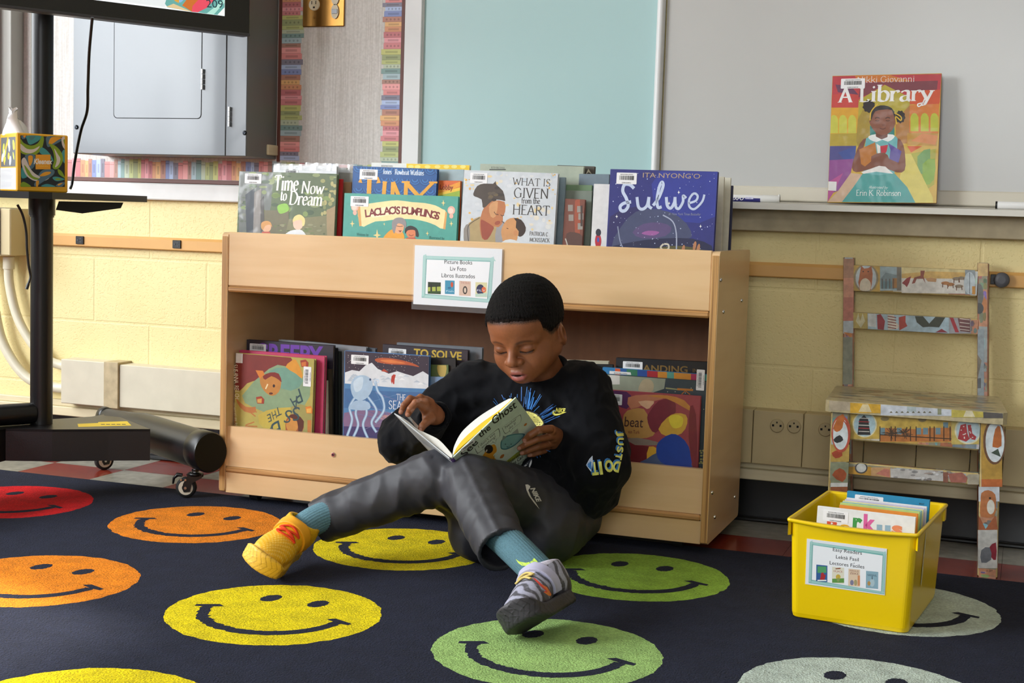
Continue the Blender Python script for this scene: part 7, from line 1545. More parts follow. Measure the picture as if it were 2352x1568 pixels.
def skin_cols(v, kind):
    P = v.astype(f32); c = np.tile(SK, (len(P), 1)); n1 = waves(31, 8, .02, .06)(P); c *= (1+.05*n1)[:, None]
    if kind == 'head':
        q = toH(P); s = np.abs(q[:, 0]); x, y, z = q.T
        lip = (sstep(-np.abs(z+.0600)+.0125*(1-(s/.021)**2), -.002, .002))*(y < -.068)*(s < .021)*(z < -.049-.0025*(s/.02)**2*0)
        c = mixc(c, '#8f4f44', .95*lip); c = mixc(c, '#a8605a', .6*lip*(z < -.0605)); c = mixc(c, '#2a0f0c', .9*sstep(-np.abs(z+.0588)+.0026*(1-(s/.0165)**2), -.0012, .0008)*(s < .0165)*(y < -.070))
        bw = .0122+.0032*np.sin(np.clip((s-.012)/.034, 0, 1)*np.pi)*1.0-.05*np.maximum(0, s-.036); c = mixc(c, '#24140d', .62*sstep(-np.abs(z-bw)-.06*np.maximum(0, s-.034), -.0042, -.0010)*sstep(s, .009, .018)*sstep(-s, -.051, -.041)*(y < -.045))
        lz = np.where(s < .03, -.0085-.0027*(s-.0165)/.0135, -.0112+.0027*(s-.03)/.0125); c = mixc(c, '#120a08', .95*sstep(-np.abs(z-lz+.0002), -.0024, -.0009)*(s > .0145)*(s < .0450)*(y < -.06))
        c = mixc(c, '#5b3422', .35*sstep(-np.abs(z-.001), -.008, -.002)*(s > .014)*(s < .044)*(y < -.06)); c = mixc(c, '#8f5a3c', .25*sstep(-np.hypot(s-.034, z+.03), -.024, -.006)*(y < -.04))
        e = z-zline(x, y); c = mixc(c, '#1a110c', .85*sstep(e+.0012*waves(40, 8, .002, .005)(P), -.0055, .001)*(cranium(q) < .004)); c = mixc(c, '#2a130c', .7*sstep(-ell(s[:, None]*np.array([[1, 0, 0]])+q*np.array([[0, 1, 1]]), (.0062, -.0905, -.0358), (.0045, .0055, .0034)), -.001, .001))
    return c
hd = snet(head_sdf, A3(HP)-np.array([.115, .135, .155]), A3(HP)+np.array([.11, .14, .13]), .0016)

# ---------------------------------------------------------------- how the feet stand (local frame: y to the toe, z up, x to the viewer's left)
def shoe_frame(d, roll, pitch, lp, wp):
    d = d.normalized(); s0 = UP.cross(d); q = math.radians(roll); s = s0*math.cos(q)+UP*math.sin(q); M = frame((0, 0, 0), -s, d) @ Matrix.Rotation(math.radians(pitch), 4, 'X')
    o = wp-M @ V(*lp); return Matrix.Translation(o) @ M
def foot_print(P, k=1.0, g=0.0):
    x, y = P[:, 0], P[:, 1]; yy = np.clip((y+.050)/.195, 0, 1); hw = .0290+.0125*sstep(yy, .25, .68)-.006*sstep(yy, .84, 1); cx = .004*np.sin(yy*3.1416)
    e = np.abs(x-cx)-hw; ye = np.maximum(y-.110, -.012-y); endc = np.sqrt(np.maximum(np.abs(x-cx), 0)**2+np.maximum(ye, 0)**2*1.10)-hw
    return np.where(ye > 0, endc, e)+g
def sole_sdf(P):
    z = P[:, 2]; sp_ = .016*sstep(P[:, 1], .07, .15); zb = z-sp_; d2 = foot_print(P, 1, -.0015); tread = .0012*np.sign(np.sin(P[:, 0]*420+np.abs(((P[:, 1]*60) % 2)-1)*3))*0
    top = .026+.016*sstep(P[:, 1], .085, .145); dz = np.maximum(zb-top, -zb); zig = .0011*sstep(np.abs(np.sin((np.arctan2(P[:, 0], P[:, 1]-.05)*14+np.abs(((zb*150) % 2)-1)*2.2))), .0, .30)
    return smax(d2-.0011+zig, dz, .008)
def drop(M, f):
    """lower or raise the shoe until its lowest point rests on the rug"""
    v = snet(f, (-.055, -.068, -.002), (.055, .165, .135), .004, 0)[0]; z = (v @ np.array(M)[:3, :3].T)[:, 2].min()+M[2][3]; return Matrix.Translation((0, 0, .0092-z)) @ M
MR = drop(shoe_frame(V(.10, -.99, 0), -30, -4, (-.035, .115, .004), Pz(626, 1334, .0095)), sole_sdf)
ML_ = drop(shoe_frame(V(-.20, -.98, 0), 36, -4, (.035, .115, .004), Pz(1180, 1467, .0095)), sole_sdf)
J['anR'] = MR @ V(0, -.016, .085); J['anL'] = ML_ @ V(0, -.016, .085)
ch_R = Py(738, 1195, -.415); ch_L = Py(1155, 1262, -.575); axR = (ch_R-J['kR']).normalized(); axL = (ch_L-J['kL']).normalized()
def legpath(ch, ax, M, n=24):
    a, b, c = ch-ax*.07, lerp(ch, M @ V(0, -.024, .115), .5), M @ V(0, -.012, .055)
    return [(a*(1-t)+b*t)*(1-t)+(b*(1-t)+c*t)*t for t in [i/(n-1) for i in range(n)]]
# ---------------------------------------------------------------- hands
def chain_sdf(chains, blobs, fore):
    def f(P):
        d = cap(P, *fore)
        for b in blobs: d = smin(d, cap(P, *b), .010)
        g = None
        for pts, rs in chains:
            e = None
            for i in range(len(pts)-1):
                k = cap(P, pts[i], pts[i+1], rs[i], rs[i+1]); e = k if e is None else smin(e, k, .0016)
            d = smin(d, e, .0042) if g is None else d; g = e if g is None else smin(g, e, .0008)
        return smin(d, g, .0038)
    return f
zB = zA+.060
r4 = (.0078, .0070, .0064, .0052); r4s = (.0068, .0062, .0056, .0046)
cR = [([W(971, 931, zB+.014), W(955, 925, zB+.001), W(943, 939, zB-.003), W(937, 951, zB+.001)], r4),
      ([W(968, 924, zB+.022), W(942, 915, zB+.011), W(928, 930, zB+.006), W(921, 946, zB+.008)], r4),
      ([W(978, 919, zB+.034), W(966, 912, zB+.027), W(957, 917, zB+.022), W(953, 929, zB+.026)], r4),
      ([W(990, 923, zB+.044), W(980, 916, zB+.040), W(971, 914, zB+.036), W(964, 918, zB+.036)], r4s),
      ([W(990, 960, zB+.030), W(978, 970, zB+.016), W(970, 979, zB+.009), W(964, 990, zB+.006)], (.0105, .0085, .0074, .0056))]
bR = [(W(997, 954, zB+.070), W(974, 933, zB+.018), .0155, .0120), (W(997, 950, zB+.072), W(974, 926, zB+.028), .0145, .011), (W(997, 957, zB+.068), W(982, 961, zB+.030), .0145, .0110), (W(997, 948, zB+.074), W(986, 925, zB+.044), .013, .0095)]
hR = chain_sdf(cR, bR, (W(1001, 955, zB+.080).lerp(J['elR'], .35), W(999, 953, zB+.074), .0200, .0165))
cL = [([cov(1262, 985, .014), cov(1237, 987, .014), cov(1218, 999, .0095), cov(1206, 1010, .0058)], r4),
      ([cov(1268, 1002, .018), cov(1233, 1009, .018), cov(1207, 1021, .0125), cov(1193, 1029, .0068)], r4),
      ([cov(1268, 1018, .017), cov(1235, 1026, .017), cov(1211, 1035, .0115), cov(1199, 1040, .0064)], r4),
      ([cov(1264, 1031, .012), cov(1240, 1038, .012), cov(1226, 1043, .009), cov(1215, 1045, .0058)], r4s),
      ([cov(1290, 995, .002), cov(1278, 986, -.012), cov(1264, 984, -.022), cov(1252, 990, -.026)], (.0095, .0085, .0075, .0058))]
bL = [(cov(1296, 1008, .012), cov(1266, 988, .012), .0155, .0115), (cov(1297, 1012, .013), cov(1270, 1004, .015), .016, .012), (cov(1297, 1016, .012), cov(1270, 1019, .014), .016, .0115), (cov(1296, 1020, .010), cov(1266, 1031, .010), .015, .010), (cov(1296, 1006, .006), cov(1286, 992, .0), .013, .0105)]
hL = chain_sdf(cL, bL, (J['wrL']+(J['elL']-J['wrL'])*.25, J['wrL'], .0235, .0200))
def hand_cols(v, chains, side):
    P = v.astype(f32); c = skin_cols(v, 'hand')
    for pts, rs in chains[:4]+chains[4:]:
        tip, prev = pts[-1], pts[-2]; dr = (tip-prev).normalized(); view = (EYE-tip).normalized(); up = (view-dr*view.dot(dr)).normalized(); sd = dr.cross(up)
        q = P-A3(tip-dr*.001); u, w, t = q @ A3(dr), q @ A3(sd), q @ A3(up)
        nail = sstep(1-((u-.0003)/.0052)**2-(w/.0042)**2, 0, .25)*(t > .0015)*(u < .008); c = mixc(c, '#c08a76', .75*nail)
        for j in pts[1:-1]: dd = np.sqrt(((P-A3(j))**2).sum(1)); c = mixc(c, '#4f2c1c', .35*sstep(-dd, -.009, -.004))
    return c
def bnds(pts, m): a = np.array([list(p) for p in pts]); return a.min(0)-m, a.max(0)+m
lo, hi = bnds([p for c in cR for p in c[0]]+[W(1030, 965, zB+.055)], .026); hr = snet(hR, lo, hi, .00125)
lo, hi = bnds([p for c in cL for p in c[0]]+[J['wrL']+(J['elL']-J['wrL'])*.25], .026); hl = snet(hL, lo, hi, .00125)
def core(P):
    d = cap(P, (.872, -.11, .10), (.873, -.122, .33), .068, .062); d = smin(d, cap(P, J['shR'], J['shL'], .030), .03)
    for a, b, ra, rb in (('shR', 'elR', .027, .024), ('elR', 'wrR', .024, .019), ('shL', 'elL', .027, .024), ('elL', 'wrL', .024, .019), ('hipR', 'kR', .044, .034), ('hipL', 'kL', .044, .034)): d = smin(d, cap(P, J[a], J[b], ra, rb), .012)
    for k, pth in (('kR', legpath(ch_R, axR, MR, 6)), ('kL', legpath(ch_L, axL, ML_, 6))):
        d = smin(d, cap(P, J[k], pth[0], .034, .026), .012)
        for u, w in zip(pth[:-1], pth[1:]): d = np.minimum(d, cap(P, u, w, .0235, .0225))
    return d
lo, hi = bnds(list(J.values()), .09); bd = snet(core, lo, hi, .0065, 1)
body = sdf_obj('body', [hd, hr, hl, bd], [skin_cols(hd[0], 'head'), hand_cols(hr[0], cR, 0), hand_cols(hl[0], cL, 1), skin_cols(bd[0], 'b')], SKIN, me_)
hh = snet(hair_sdf, A3(HP)-np.array([.10, .125, .09]), A3(HP)+np.array([.10, .135, .13]), .0017, 1)
q_ = toH(hh[0].astype(f32)); e_ = q_[:, 2]-zline(q_[:, 0], q_[:, 1]); hc = mixc(np.tile(np.array(lin('#33200f'), f32), (len(q_), 1))*0+np.array(lin('#24160f'), f32), '#0d0a09', sstep(e_, 0, .012)); hc *= (1+.25*waves(8, 8, .005, .012)(hh[0].astype(f32)))[:, None]
sdf_obj('hair', hh, hc, HAIR, me_)
for sx in (-1, 1):                                                  # downcast lashes
    mb = MB(); r = random.Random(4+sx)
    for k in range(16):
        u = k/15; x = lerp(.0165, .0435, u); y = -.0805+.006*abs(u-.45)**1.5*2; z = -.0112+.0035*abs(u-.45)**1.6*2.4
        a = H2W(sx*x, y+.0005, z+.0012); b = H2W(sx*(x+.0010+.003*(u-.3)), y-.0022, z-.0016); mb.tube([a, (a+b)/2+HR @ V(0, -.0004, .0), b], [.00035, .0003, .0001], mat('lash', '#0c0807', rough=.6), 5)
    mk('eyelashes', mb, me_)

# ---------------------------------------------------------------- sweatshirt
wv1 = waves(51, 9, .045, .10); wv2 = waves(52, 9, .022, .05)
def fold(P, c, ax, r, amp, wl, ph=0):
    """a fan of soft folds round a joint"""
    q = P-A3(c); t = q @ A3(ax); dd = np.sqrt((q*q).sum(1)); return amp*np.sin(t*(6.283/wl)+ph+3*q[:, 0]/r)*np.exp(-(dd/r)**2)
wRx = W(1001, 955, zB+.074)
def pcut(P, w, e, o): ax = (w-e).normalized(); return (P-A3(w)) @ A3(ax)-o
def shirt_sdf(P):
    d = ell(P, (.872, -.118, .20), (.128, .098, .20)); d = smin(d, ell(P, (.872, -.112, .315), (.118, .082, .085)), .04)
    d = smin(d, cap(P, J['shR']+V(.02, 0, -.012), J['shL']+V(-.02, 0, -.012), .055), .035); d = smin(d, cap(P, nb+V(0, .012, -.052), nb+V(0, .010, -.022), .085, .062), .03)
    d = smin(d, cap(P, J['shR'], J['elR'], .054, .055), .028); d = smin(d, smax(cap(P, J['elR']+V(0, 0, -.004), wRx+(wRx-J['elR'])*.3, .056, .027), pcut(P, wRx, J['elR'], -.006), .005), .022); d = smin(d, ell(P, J['elR']+V(-.008, -.03, -.012), (.040, .06, .045)), .03)
    d = smin(d, cap(P, J['shL'], J['elL']+V(.006, 0, .006), .062, .064), .028); d = smin(d, smax(cap(P, J['elL']+V(0, -.004, 0), J['wrL']+(J['wrL']-J['elL'])*.3, .061, .029), pcut(P, J['wrL'], J['elL'], .0), .005), .022)
    d = smin(d, ell(P, (.985, -.135, .155), (.070, .075, .062)), .035); d = smin(d, ell(P, (.895, -.19, .145), (.09, .06, .07)), .04)
    d = smin(d, ell(P, Py(1052, 985, -.115), (.070, .072, .095)), .035)
    w = wv1(P); w2 = wv2(P)
    d = d+.0034*(np.abs(w)-.8)+.0012*(np.abs(w2)-.8)
    d = d+fold(P, J['elR'], (J['wrR']-J['elR']).normalized(), .055, .0045, .030)+fold(P, J['elL'], (J['wrL']-J['elL']).normalized(), .065, .0050, .034, 1)
    d = d+fold(P, J['shL']+V(-.02, -.03, -.04), V(.5, 0, .8), .06, .004, .035)+fold(P, J['shR']+V(.03, -.03, -.04), V(-.5, 0, .8), .06, .005, .036, 2)+fold(P, V(.88, -.22, .16), V(.2, 0, 1), .08, .004, .034)
    d = smax(d, -cap(P, nb+V(.0, -.006, -.010), nb+V(-.004, -.035, .10), .0495, .066), .010)
    d = smax(d, P[:, 1]+.0045, .012); d = smax(d, -P[:, 2]+.050, .02)
    return d
SHC = '#07080d'
ss = snet(shirt_sdf, (.50, -.44, .03), (1.16, .01, .46), .0042); shirt = sdf_obj('sweatshirt', ss, lin(SHC), FLEECE, me_)
mb = MB(); n = 40; ax = (V(-.004, -.030, .10)).normalized(); e1 = ax.cross(V(0, 1, 0)).normalized(); e2 = ax.cross(e1); c0_ = nb+V(.0, -.010, .016)
ring = []
for k in range(n+1):
    a = 6.2832*k/n; dr = e1*math.cos(a)+e2*math.sin(a); ring.append(c0_+dr*.0565+ax*(.004-.016*max(0, dr.dot(V(0, -1, 0)))+.006*max(0, dr.dot(V(0, 1, 0)))))
mb.tube(ring, .0062, FLEECE, 12, col=SHC, cap=False, sq=(.75, 1.7), up=ax); mk('collar', mb, shirt)
def cuff(w, e, r, ln=.030):
    mb = MB(); ax = (w-e).normalized(); P0 = w-ax*(ln-.004); path = [P0+ax*(ln*i/5) for i in range(6)]; rr_ = [r*1.10, r*1.12, r*1.08, r*1.03, r, r*.96]
    n = 72; x = ax.orthogonal().normalized(); y = ax.cross(x); vs = []
    for p, q in zip(path+[path[-1], path[-3]], rr_+[r*.86, r*.84]):
        for j in range(n): a = 6.2832*j/n; s_ = q*(1+.020*math.cos(a*24)); vs.append(p+x*(s_*math.cos(a))+y*(s_*math.sin(a)))
    m = len(vs)//n; mb.add(vs, [(i*n+j, i*n+(j+1) % n, (i+1)*n+(j+1) % n, (i+1)*n+j) for i in range(m-1) for j in range(n)], FLEECE, SHC, smooth=True); mk('cuff', mb, shirt)
cuff(wRx, J['elR'], .0285, .026); cuff(J['wrL']-(J['wrL']-J['elL']).normalized()*.004, J['elL'], .030)

# ---------------------------------------------------------------- printed marks laid on the cloth
def bvh_of(ob):
    me = ob.data; M = ROOTM[ob.name]; return BVHTree.FromPolygons([M @ v.co for v in me.vertices], [tuple(p.vertices) for p in me.polygons])
class Decal(Art):
    """flat shapes pressed on to a curved surface along the view they were measured in"""
    def __init__(s, ob, crop, off=.0007): Art.__init__(s, 1, 1); s.b = bvh_of(ob); s.o = crop; s.off = off; s.tri = []; s.lay = 0
    def hit(s, x, y):
        ox, oy, k = s.o; r = ray(ox+x/k, oy+y/k).normalized(); h = s.b.ray_cast(EYE, r)
        return None if h[0] is None else h[0]-r*(s.off+s.lay*.00012)
    def raw(s, vs, fs, c):
        c = lin(c); s.lay += 1; st = [tuple(vs[i] for i in f) for f in fs]; tri = []
        for f in st:
            for i in range(1, len(f)-1): tri.append((f[0], f[i], f[i+1]))
        mx = 7*s.o[2]; out = []
        while tri:
            a, b, d = tri.pop(); L = [math.dist(a, b), math.dist(b, d), math.dist(d, a)]; m = max(L)
            if m > mx:
                i = L.index(m); t = (a, b, d); p, q, o = t[i], t[(i+1) % 3], t[(i+2) % 3]; h = ((p[0]+q[0])/2, (p[1]+q[1])/2); tri += [(p, h, o), (h, q, o)]
            else: out.append((a, b, d))
        for t in out:
            P = [s.hit(*p) for p in t]
            if None in P or max((P[i]-P[j]).length for i in range(3) for j in range(3)) > .03: continue
            if (P[1]-P[0]).cross(P[2]-P[0]).dot(EYE-P[0]) < 0: P = P[::-1]
            s.tri.append((P, c))
    def rib(s, a, b, w, c): s.line([a, b], w, c)
    def word(s, t, x, y, size, c, to, **k):
        """lettering whose baseline runs from (x, y) to `to` in the measured view (y down)"""
        dx, dy = to[0]-x, to[1]-y; L = math.hypot(dx, dy); ux, uy = dx/L, dy/L; vs, fs = text_mesh(t, k.get('bold', 0), k.get('shear', 0)); x0 = min(v[0] for v in vs); x1 = max(v[0] for v in vs); kx = L/(x1-x0); ky = size/.70
        s.raw([(x+ux*(v[0]-x0)*kx+uy*v[1]*ky, y+uy*(v[0]-x0)*kx-ux*v[1]*ky) for v in vs], fs, c)
    def mb(s, m):
        o = MB()
        for P, c in s.tri: o.add(P, [(0, 1, 2)], m, c)
        return o
INK = mat('printed_ink', attr=True, rough=.6)
KS = (1000, 820, 4.357); dc = Decal(shirt, KS); r = random.Random(17)
for a_, b_, w in [((862, 296), (860, 440), 12), ((890, 395), (878, 500), 7), ((918, 296), (900, 470), 8), ((930, 330), (905, 500), 6), ((955, 310), (915, 520), 9), ((948, 350), (930, 520), 24), ((995, 335), (940, 490), 8), ((985, 400), (950, 520), 18), ((1050, 370), (965, 520), 8), ((1062, 385), (990, 500), 6), ((1010, 430), (960, 530), 8), ((1040, 490), (985, 545), 7), ((820, 370), (818, 405), 7), ((760, 362), (757, 400), 6), ((740, 385), (752, 405), 5), ((662, 376), (690, 430), 9), ((690, 408), (705, 425), 6), ((585, 412), (625, 470), 6), ((578, 440), (618, 485), 5),
       ((1180, 470), (1050, 570), 8), ((1208, 482), (1060, 590), 7), ((1175, 500), (1045, 580), 14), ((1200, 530), (1070, 605), 8), ((1170, 560), (1070, 620), 16), ((1245, 590), (1085, 655), 7), ((1190, 590), (1080, 640), 8), ((1215, 600), (1100, 660), 5), ((1120, 575), (1060, 600), 12), ((1000, 975), (1010, 1000), 9), ((1020, 975), (1022, 1010), 10), ((1040, 965), (1052, 1000), 7), ((1110, 930), (1150, 945), 7), ((1070, 955), (1080, 975), 6)]: dc.line([a_, ((a_[0]+b_[0])/2+r.uniform(-3, 3), (a_[1]+b_[1])/2), b_], w*.72, r.choice(['#1f66b4', '#1c5aa0', '#2b78c4']))
dc.poly([(895, 535), (960, 540), (1030, 570), (1072, 620), (1092, 660), (1060, 700), (1000, 700), (900, 620)], '#20242e', 3); dc.poly([(895, 545), (955, 550), (1020, 580), (1060, 625), (1080, 662), (1050, 690), (1000, 690), (900, 620)], '#e6df7e', 3)
for k in range(9): t = k/8; dc.line([(905+30*t, 575+70*t), (lerp(950, 1070, t), lerp(556, 655, t))], 3, '#8a8444')
dc.poly([(870, 1120), (880, 1080), (930, 1040), (965, 1010), (970, 1050), (950, 1100), (930, 1110), (915, 1080), (895, 1135)], '#20242e', 2); dc.poly([(878, 1118), (890, 1085), (925, 1055), (915, 1085), (895, 1125)], '#d8d8da', 2); dc.poly([(935, 1095), (945, 1060), (962, 1025), (962, 1060), (945, 1100)], '#d8d8da', 2)
dcb = dc.mb(INK); mk('chest_print', dcb, shirt)
dc = Decal(shirt, KS); Y_ = '#d8d25c'; dc.poly([(1168, 548), (1176, 535), (1195, 530), (1190, 556), (1205, 566), (1240, 562), (1312, 548), (1245, 576), (1200, 584), (1175, 572)], Y_, 3); dc.word('NIKE', 1200, 548, 42, Y_, (1300, 556), bold=.05, shear=.25); mk('chest_logo', dc.mb(INK), shirt)
dc = Decal(shirt, KS); Bl, Yl = '#2f74b8', '#d9d76a'
LT = (('J', 1826, 738, 1830, 792, 54), ('U', 1828, 806, 1826, 880, 56), ('S', 1824, 892, 1818, 952, 58), ('T', 1812, 960, 1800, 1018, 62), ('D', 1858, 1052, 1792, 1036, 104), ('O', 1775, 1030, 1690, 1040, 112), ('I', 1662, 1048, 1632, 1052, 122), ('T', 1622, 1052, 1556, 1060, 122))
for t, x, y, x2, y2, z in LT: dc.word(t, x-11, y-14, z, Bl, (x2-11, y2-14), bold=.07)
for t, x, y, x2, y2, z in LT: dc.word(t, x, y, z, Yl, (x2, y2), bold=.04)
dc.poly([(1508, 1080), (1540, 1020), (1572, 985), (1575, 1050), (1560, 1150)], '#cfd8e6', 0); dc.poly([(1512, 1082), (1560, 1040), (1565, 1135)], Bl, 0)
for k in range(3): dc.line([(1520+8*k, 1070-4*k), (1566, 1000+26*k)], 3, Bl)
mk('sleeve_print', dc.mb(INK), shirt)

# ---------------------------------------------------------------- trousers
wp1 = waves(61, 9, .05, .11); wp2 = waves(62, 9, .02, .045)
def pants_sdf(P):
    kR2, kL2 = J['kR'], J['kL']
    d = ell(P, (.865, -.105, .085), (.135, .088, .080)); d = smin(d, cap(P, J['hipR'], kR2+V(.004, .01, -.004), .070, .056), .03); d = smin(d, cap(P, J['hipL']+V(.01, 0, .004), kL2+V(.002, .01, 0), .074, .056), .03)
    d = smin(d, ell(P, (.795, -.265, .078), (.062, .095, .072)), .03); d = smin(d, ell(P, (.945, -.21, .085), (.060, .10, .075)), .03)
    shin = [np.maximum(np.maximum(cap(P, k, c+ax*.02, ra, rb), (P-A3(c)) @ A3(ax)), -cap(P, c-ax*.05, c+ax*.08, rb-.007, rb-.007)) for k, c, ax, ra, rb in ((kR2, ch_R, axR, .0565, .0455), (kL2, ch_L, axL, .0570, .0475))]
    d = smin(smin(d, shin[0], .012), shin[1], .012)
    w = wp1(P); w2 = wp2(P); d = d+.0023*(np.abs(w)-.8)+.0004*(np.abs(w2)-.8)
    d = d+fold(P, kR2+V(.0, .03, -.03), V(.6, .3, .7), .06, .0042, .030)+fold(P, kL2+V(.01, .03, -.02), V(-.2, .5, .8), .06, .0038, .030, 1)+fold(P, ch_R-axR*.10, axR, .07, .0026, .052)+fold(P, ch_L-axL*.07, axL, .06, .0026, .045, 2)
    # sharp crease down each shin
    for k, c, ax in ((kR2, ch_R, axR), (kL2, ch_L, axL)):
        up = (V(0, -.55, .83)-ax*V(0, -.55, .83).dot(ax)).normalized(); d = d-.0028*np.exp(-((P-A3(k)) @ A3(ax.cross(up))/.006)**2)*np.exp(-np.maximum(0, .018-((P-A3(k)) @ A3(up)))/.02)*(((P-A3(k)) @ A3(ax)) > -.02)
    d = smax(d, P[:, 1]+.0035, .01); d = smax(d, -P[:, 2]+.0092, .006); return d
ps_ = snet(pants_sdf, (.44, -.68, .004), (1.06, .004, .32), .0040); pants = sdf_obj('trousers', ps_, lin('#303036'), NYLON, me_)
dc = Decal(pants, KS); WN = '#cdc9c2'
dc.poly([(900, 1275), (925, 1272), (950, 1290), (945, 1310), (930, 1330), (960, 1400), (1000, 1450), (1042, 1520), (985, 1455), (935, 1385), (912, 1330)], WN, 0); dc.word('NIKE', 950, 1312, 44, WN, (1022, 1460), bold=.04, shear=.3); mk('trouser_logo', dc.mb(INK), pants)

# ---------------------------------------------------------------- socks
def sock(P, r0, r1, low):
    """ribbed tube from inside the trouser leg by the ankle into the shoe"""
    n = 96; mb = MB(); vs = []; x = None
    for i, p in enumerate(P):
        tg = (P[min(i+1, 23)]-P[max(i-1, 0)]).normalized(); x = tg.orthogonal().normalized() if x is None else (x-tg*x.dot(tg)).normalized(); y = tg.cross(x); r_ = lerp(r0, r1, i/23)
        for j in range(n): k = r_*(1+.024*math.cos(6.2832*j/n*32)); vs.append(p+x*(k*math.cos(6.2832*j/n))+y*(k*math.sin(6.2832*j/n)))
    mb.add(vs, [(i*n+j, i*n+(j+1) % n, (i+1)*n+(j+1) % n, (i+1)*n+j) for i in range(23) for j in range(n)], KNIT, low, smooth=True); return mb

# ---------------------------------------------------------------- shoes (local frame: y to the toe, z up, x to the viewer's right)
def upper_sdf(P):
    s = P
    d = ell(s, (.002, .084, .040), (.0365, .054, .027)); d = smin(d, cap(s, (0, .060, .046), (0, .005, .066), .0315, .0335), .02); d = smin(d, ell(s, (0, -.022, .050), (.0325, .034, .042)), .02)
    d = smin(d, cap(s, (0, -.010, .062), (0, -.022, .098), .0345, .0345), .014)
    d = smax(d, s[:, 2]-(.088+.25*s[:, 1]), .004); d = smax(d, -(s[:, 2]-.018), .006); return d
def collar_cut(P, d): return np.maximum(d, -cap(P, (0, -.012, .078), (0, -.030, .16), .0285, .0305))
def local(M): 
    Mi = np.array(M.inverted(), f32); return lambda P: P @ Mi[:3, :3].T+Mi[:3, 3]
def make_shoe(M, cols, kind):
    L = local(M); tt = lambda v: v @ np.array(M)[:3, :3].T+np.array(M)[:3, 3]
    b0, b1 = (-.055, -.068, -.002), (.055, .165, .135)
    up = snet(lambda P: collar_cut(P, upper_sdf(P)), b0, b1, .0018); c = cols['upper'](up[0])
    sh_ = sdf_obj('shoe', (tt(up[0]), up[1]), c, SHOE, me_, cols['label'])
    so = snet(sole_sdf, b0, b1, .0016, 1); sdf_obj('sole', (tt(so[0]), so[1]), cols['sole'](so[0]), SHOE2, sh_)
    nrm = np.array([0, .97, -.24], f32); pc = np.array([0, .028, .080], f32)
    band = lambda P: np.maximum(np.maximum(upper_sdf(P)-.0046, -upper_sdf(P)-.001), np.maximum(np.abs((P-pc) @ nrm)-.0105, .030-P[:, 2]))
    st = snet(band, b0, b1, .0016, 1); sdf_obj('strap', (tt(st[0]), st[1]), lin(cols['strap']), SHOE2, sh_, cols['strap_label'])
    def on_top(x, y, off=.0022):
        z = .12
        for _ in range(40): z -= float(upper_sdf(np.array([[x, y, z]], f32))[0]-off)*.8
        return M @ V(x, y, z)
    def lace(pts, r): return [on_top(*p) for p in smooth_pts(pts, 6)]
    for a in cols['laces']: mb = MB(); mb.tube(lace(a, .002), .0027, mat('lace_'+kind, cols['lace'], rough=.8, noise=(500, .2)), 8, sq=(1.4, .7)); mk('lace', mb, sh_)
    return sh_
def zig(P): a = np.arctan2(P[:, 0], P[:, 1]-.045)*9; t = np.abs((P[:, 2]*55) % 2-1); return np.abs((a+t*1.1) % 1-.5)*2
def colY(v):
    P = v.astype(f32); c = np.tile(np.array(lin('#f0b41c'), f32), (len(P), 1)); dd = np.hypot(P[:, 0]-.006, P[:, 1]-.155); ringy = np.sin(dd*700)*np.sin(P[:, 0]*900)
    c = mixc(c, '#f3dc8c', .55*sstep(ringy, .35, .8)*(P[:, 1] > .055)); c = mixc(c, '#c98a14', .5*sstep(-ringy, .5, .9)*(P[:, 1] > .075)); c = mixc(c, '#f6e7b4', .5*sstep(P[:, 1], .125, .15)); c = mixc(c, '#e8b800', .8*(P[:, 2] > .088)); return c
def solY(v): P = v.astype(f32); return mixc(np.tile(np.array(lin('#ecbc44'), f32), (len(P), 1)), '#a8761a', .7*sstep(-zig(P), -.22, -.08))
def colG(v):
    P = v.astype(f32); c = np.tile(np.array(lin('#a3a4b8'), f32), (len(P), 1)); n = waves(71, 7, .03, .06)(P); st = np.sin(P[:, 1]*330-np.abs(P[:, 0])*150+1.6*n); c = mixc(c, '#3a3940', .92*sstep(st, .0, .35)); c = mixc(c, '#8d8c99', .5*sstep(waves(72, 9, .003, .007)(P), .5, 1.2))
    c = mixc(c, '#2f2b33', .85*sstep(-P[:, 2]+.010*np.sin(P[:, 1]*190), -.040, -.034)*(P[:, 1] < .12)); c = mixc(c, '#dcd8ea', .85*(P[:, 2] > .080)); return c
def solG(v): P = v.astype(f32); return mixc(np.tile(np.array(lin('#353237'), f32), (len(P), 1)), '#121114', .9*sstep(-zig(P), -.25, -.08))
shR_ = make_shoe(MR, dict(upper=colY, sole=solY, strap='#eda41c', lace='#f0400c', label='golden yellow shoe', strap_label='yellow strap', laces=[[(-.023, .050), (0, .045), (.022, .050)], [(-.024, .066), (0, .060), (.022, .066)], [(-.022, .050), (0, .058), (.022, .064)], [(.022, .052), (.004, .060), (-.020, .066)], [(-.020, .067), (.004, .073), (.018, .070)]]), 'red')
shL_ = make_shoe(ML_, dict(upper=colG, sole=solG, strap='#b4b2cc', lace='#e0c878', label='grey zebra striped shoe', strap_label='pale lilac strap', laces=[[(-.022, .050), (-.008, .047), (.010, .052)], [(-.022, .064), (-.006, .060), (.010, .066)], [(-.020, .052), (-.008, .058), (.008, .066)]]), 'cream')
dc = Decal(shL_, (1100, 1180, 5.408)); dc.poly([(665, 790), (700, 800), (780, 870), (850, 910), (920, 1028), (860, 1010), (805, 970), (830, 950), (760, 890)], '#d8483c'); dc.poly([(780, 880), (840, 905), (918, 1028), (862, 1012), (806, 972), (850, 975), (840, 940)], '#e0823c'); mk('shoe_logo', dc.mb(INK), shL_)
sa = lambda M, x, y, z: M @ V(x, y, z)
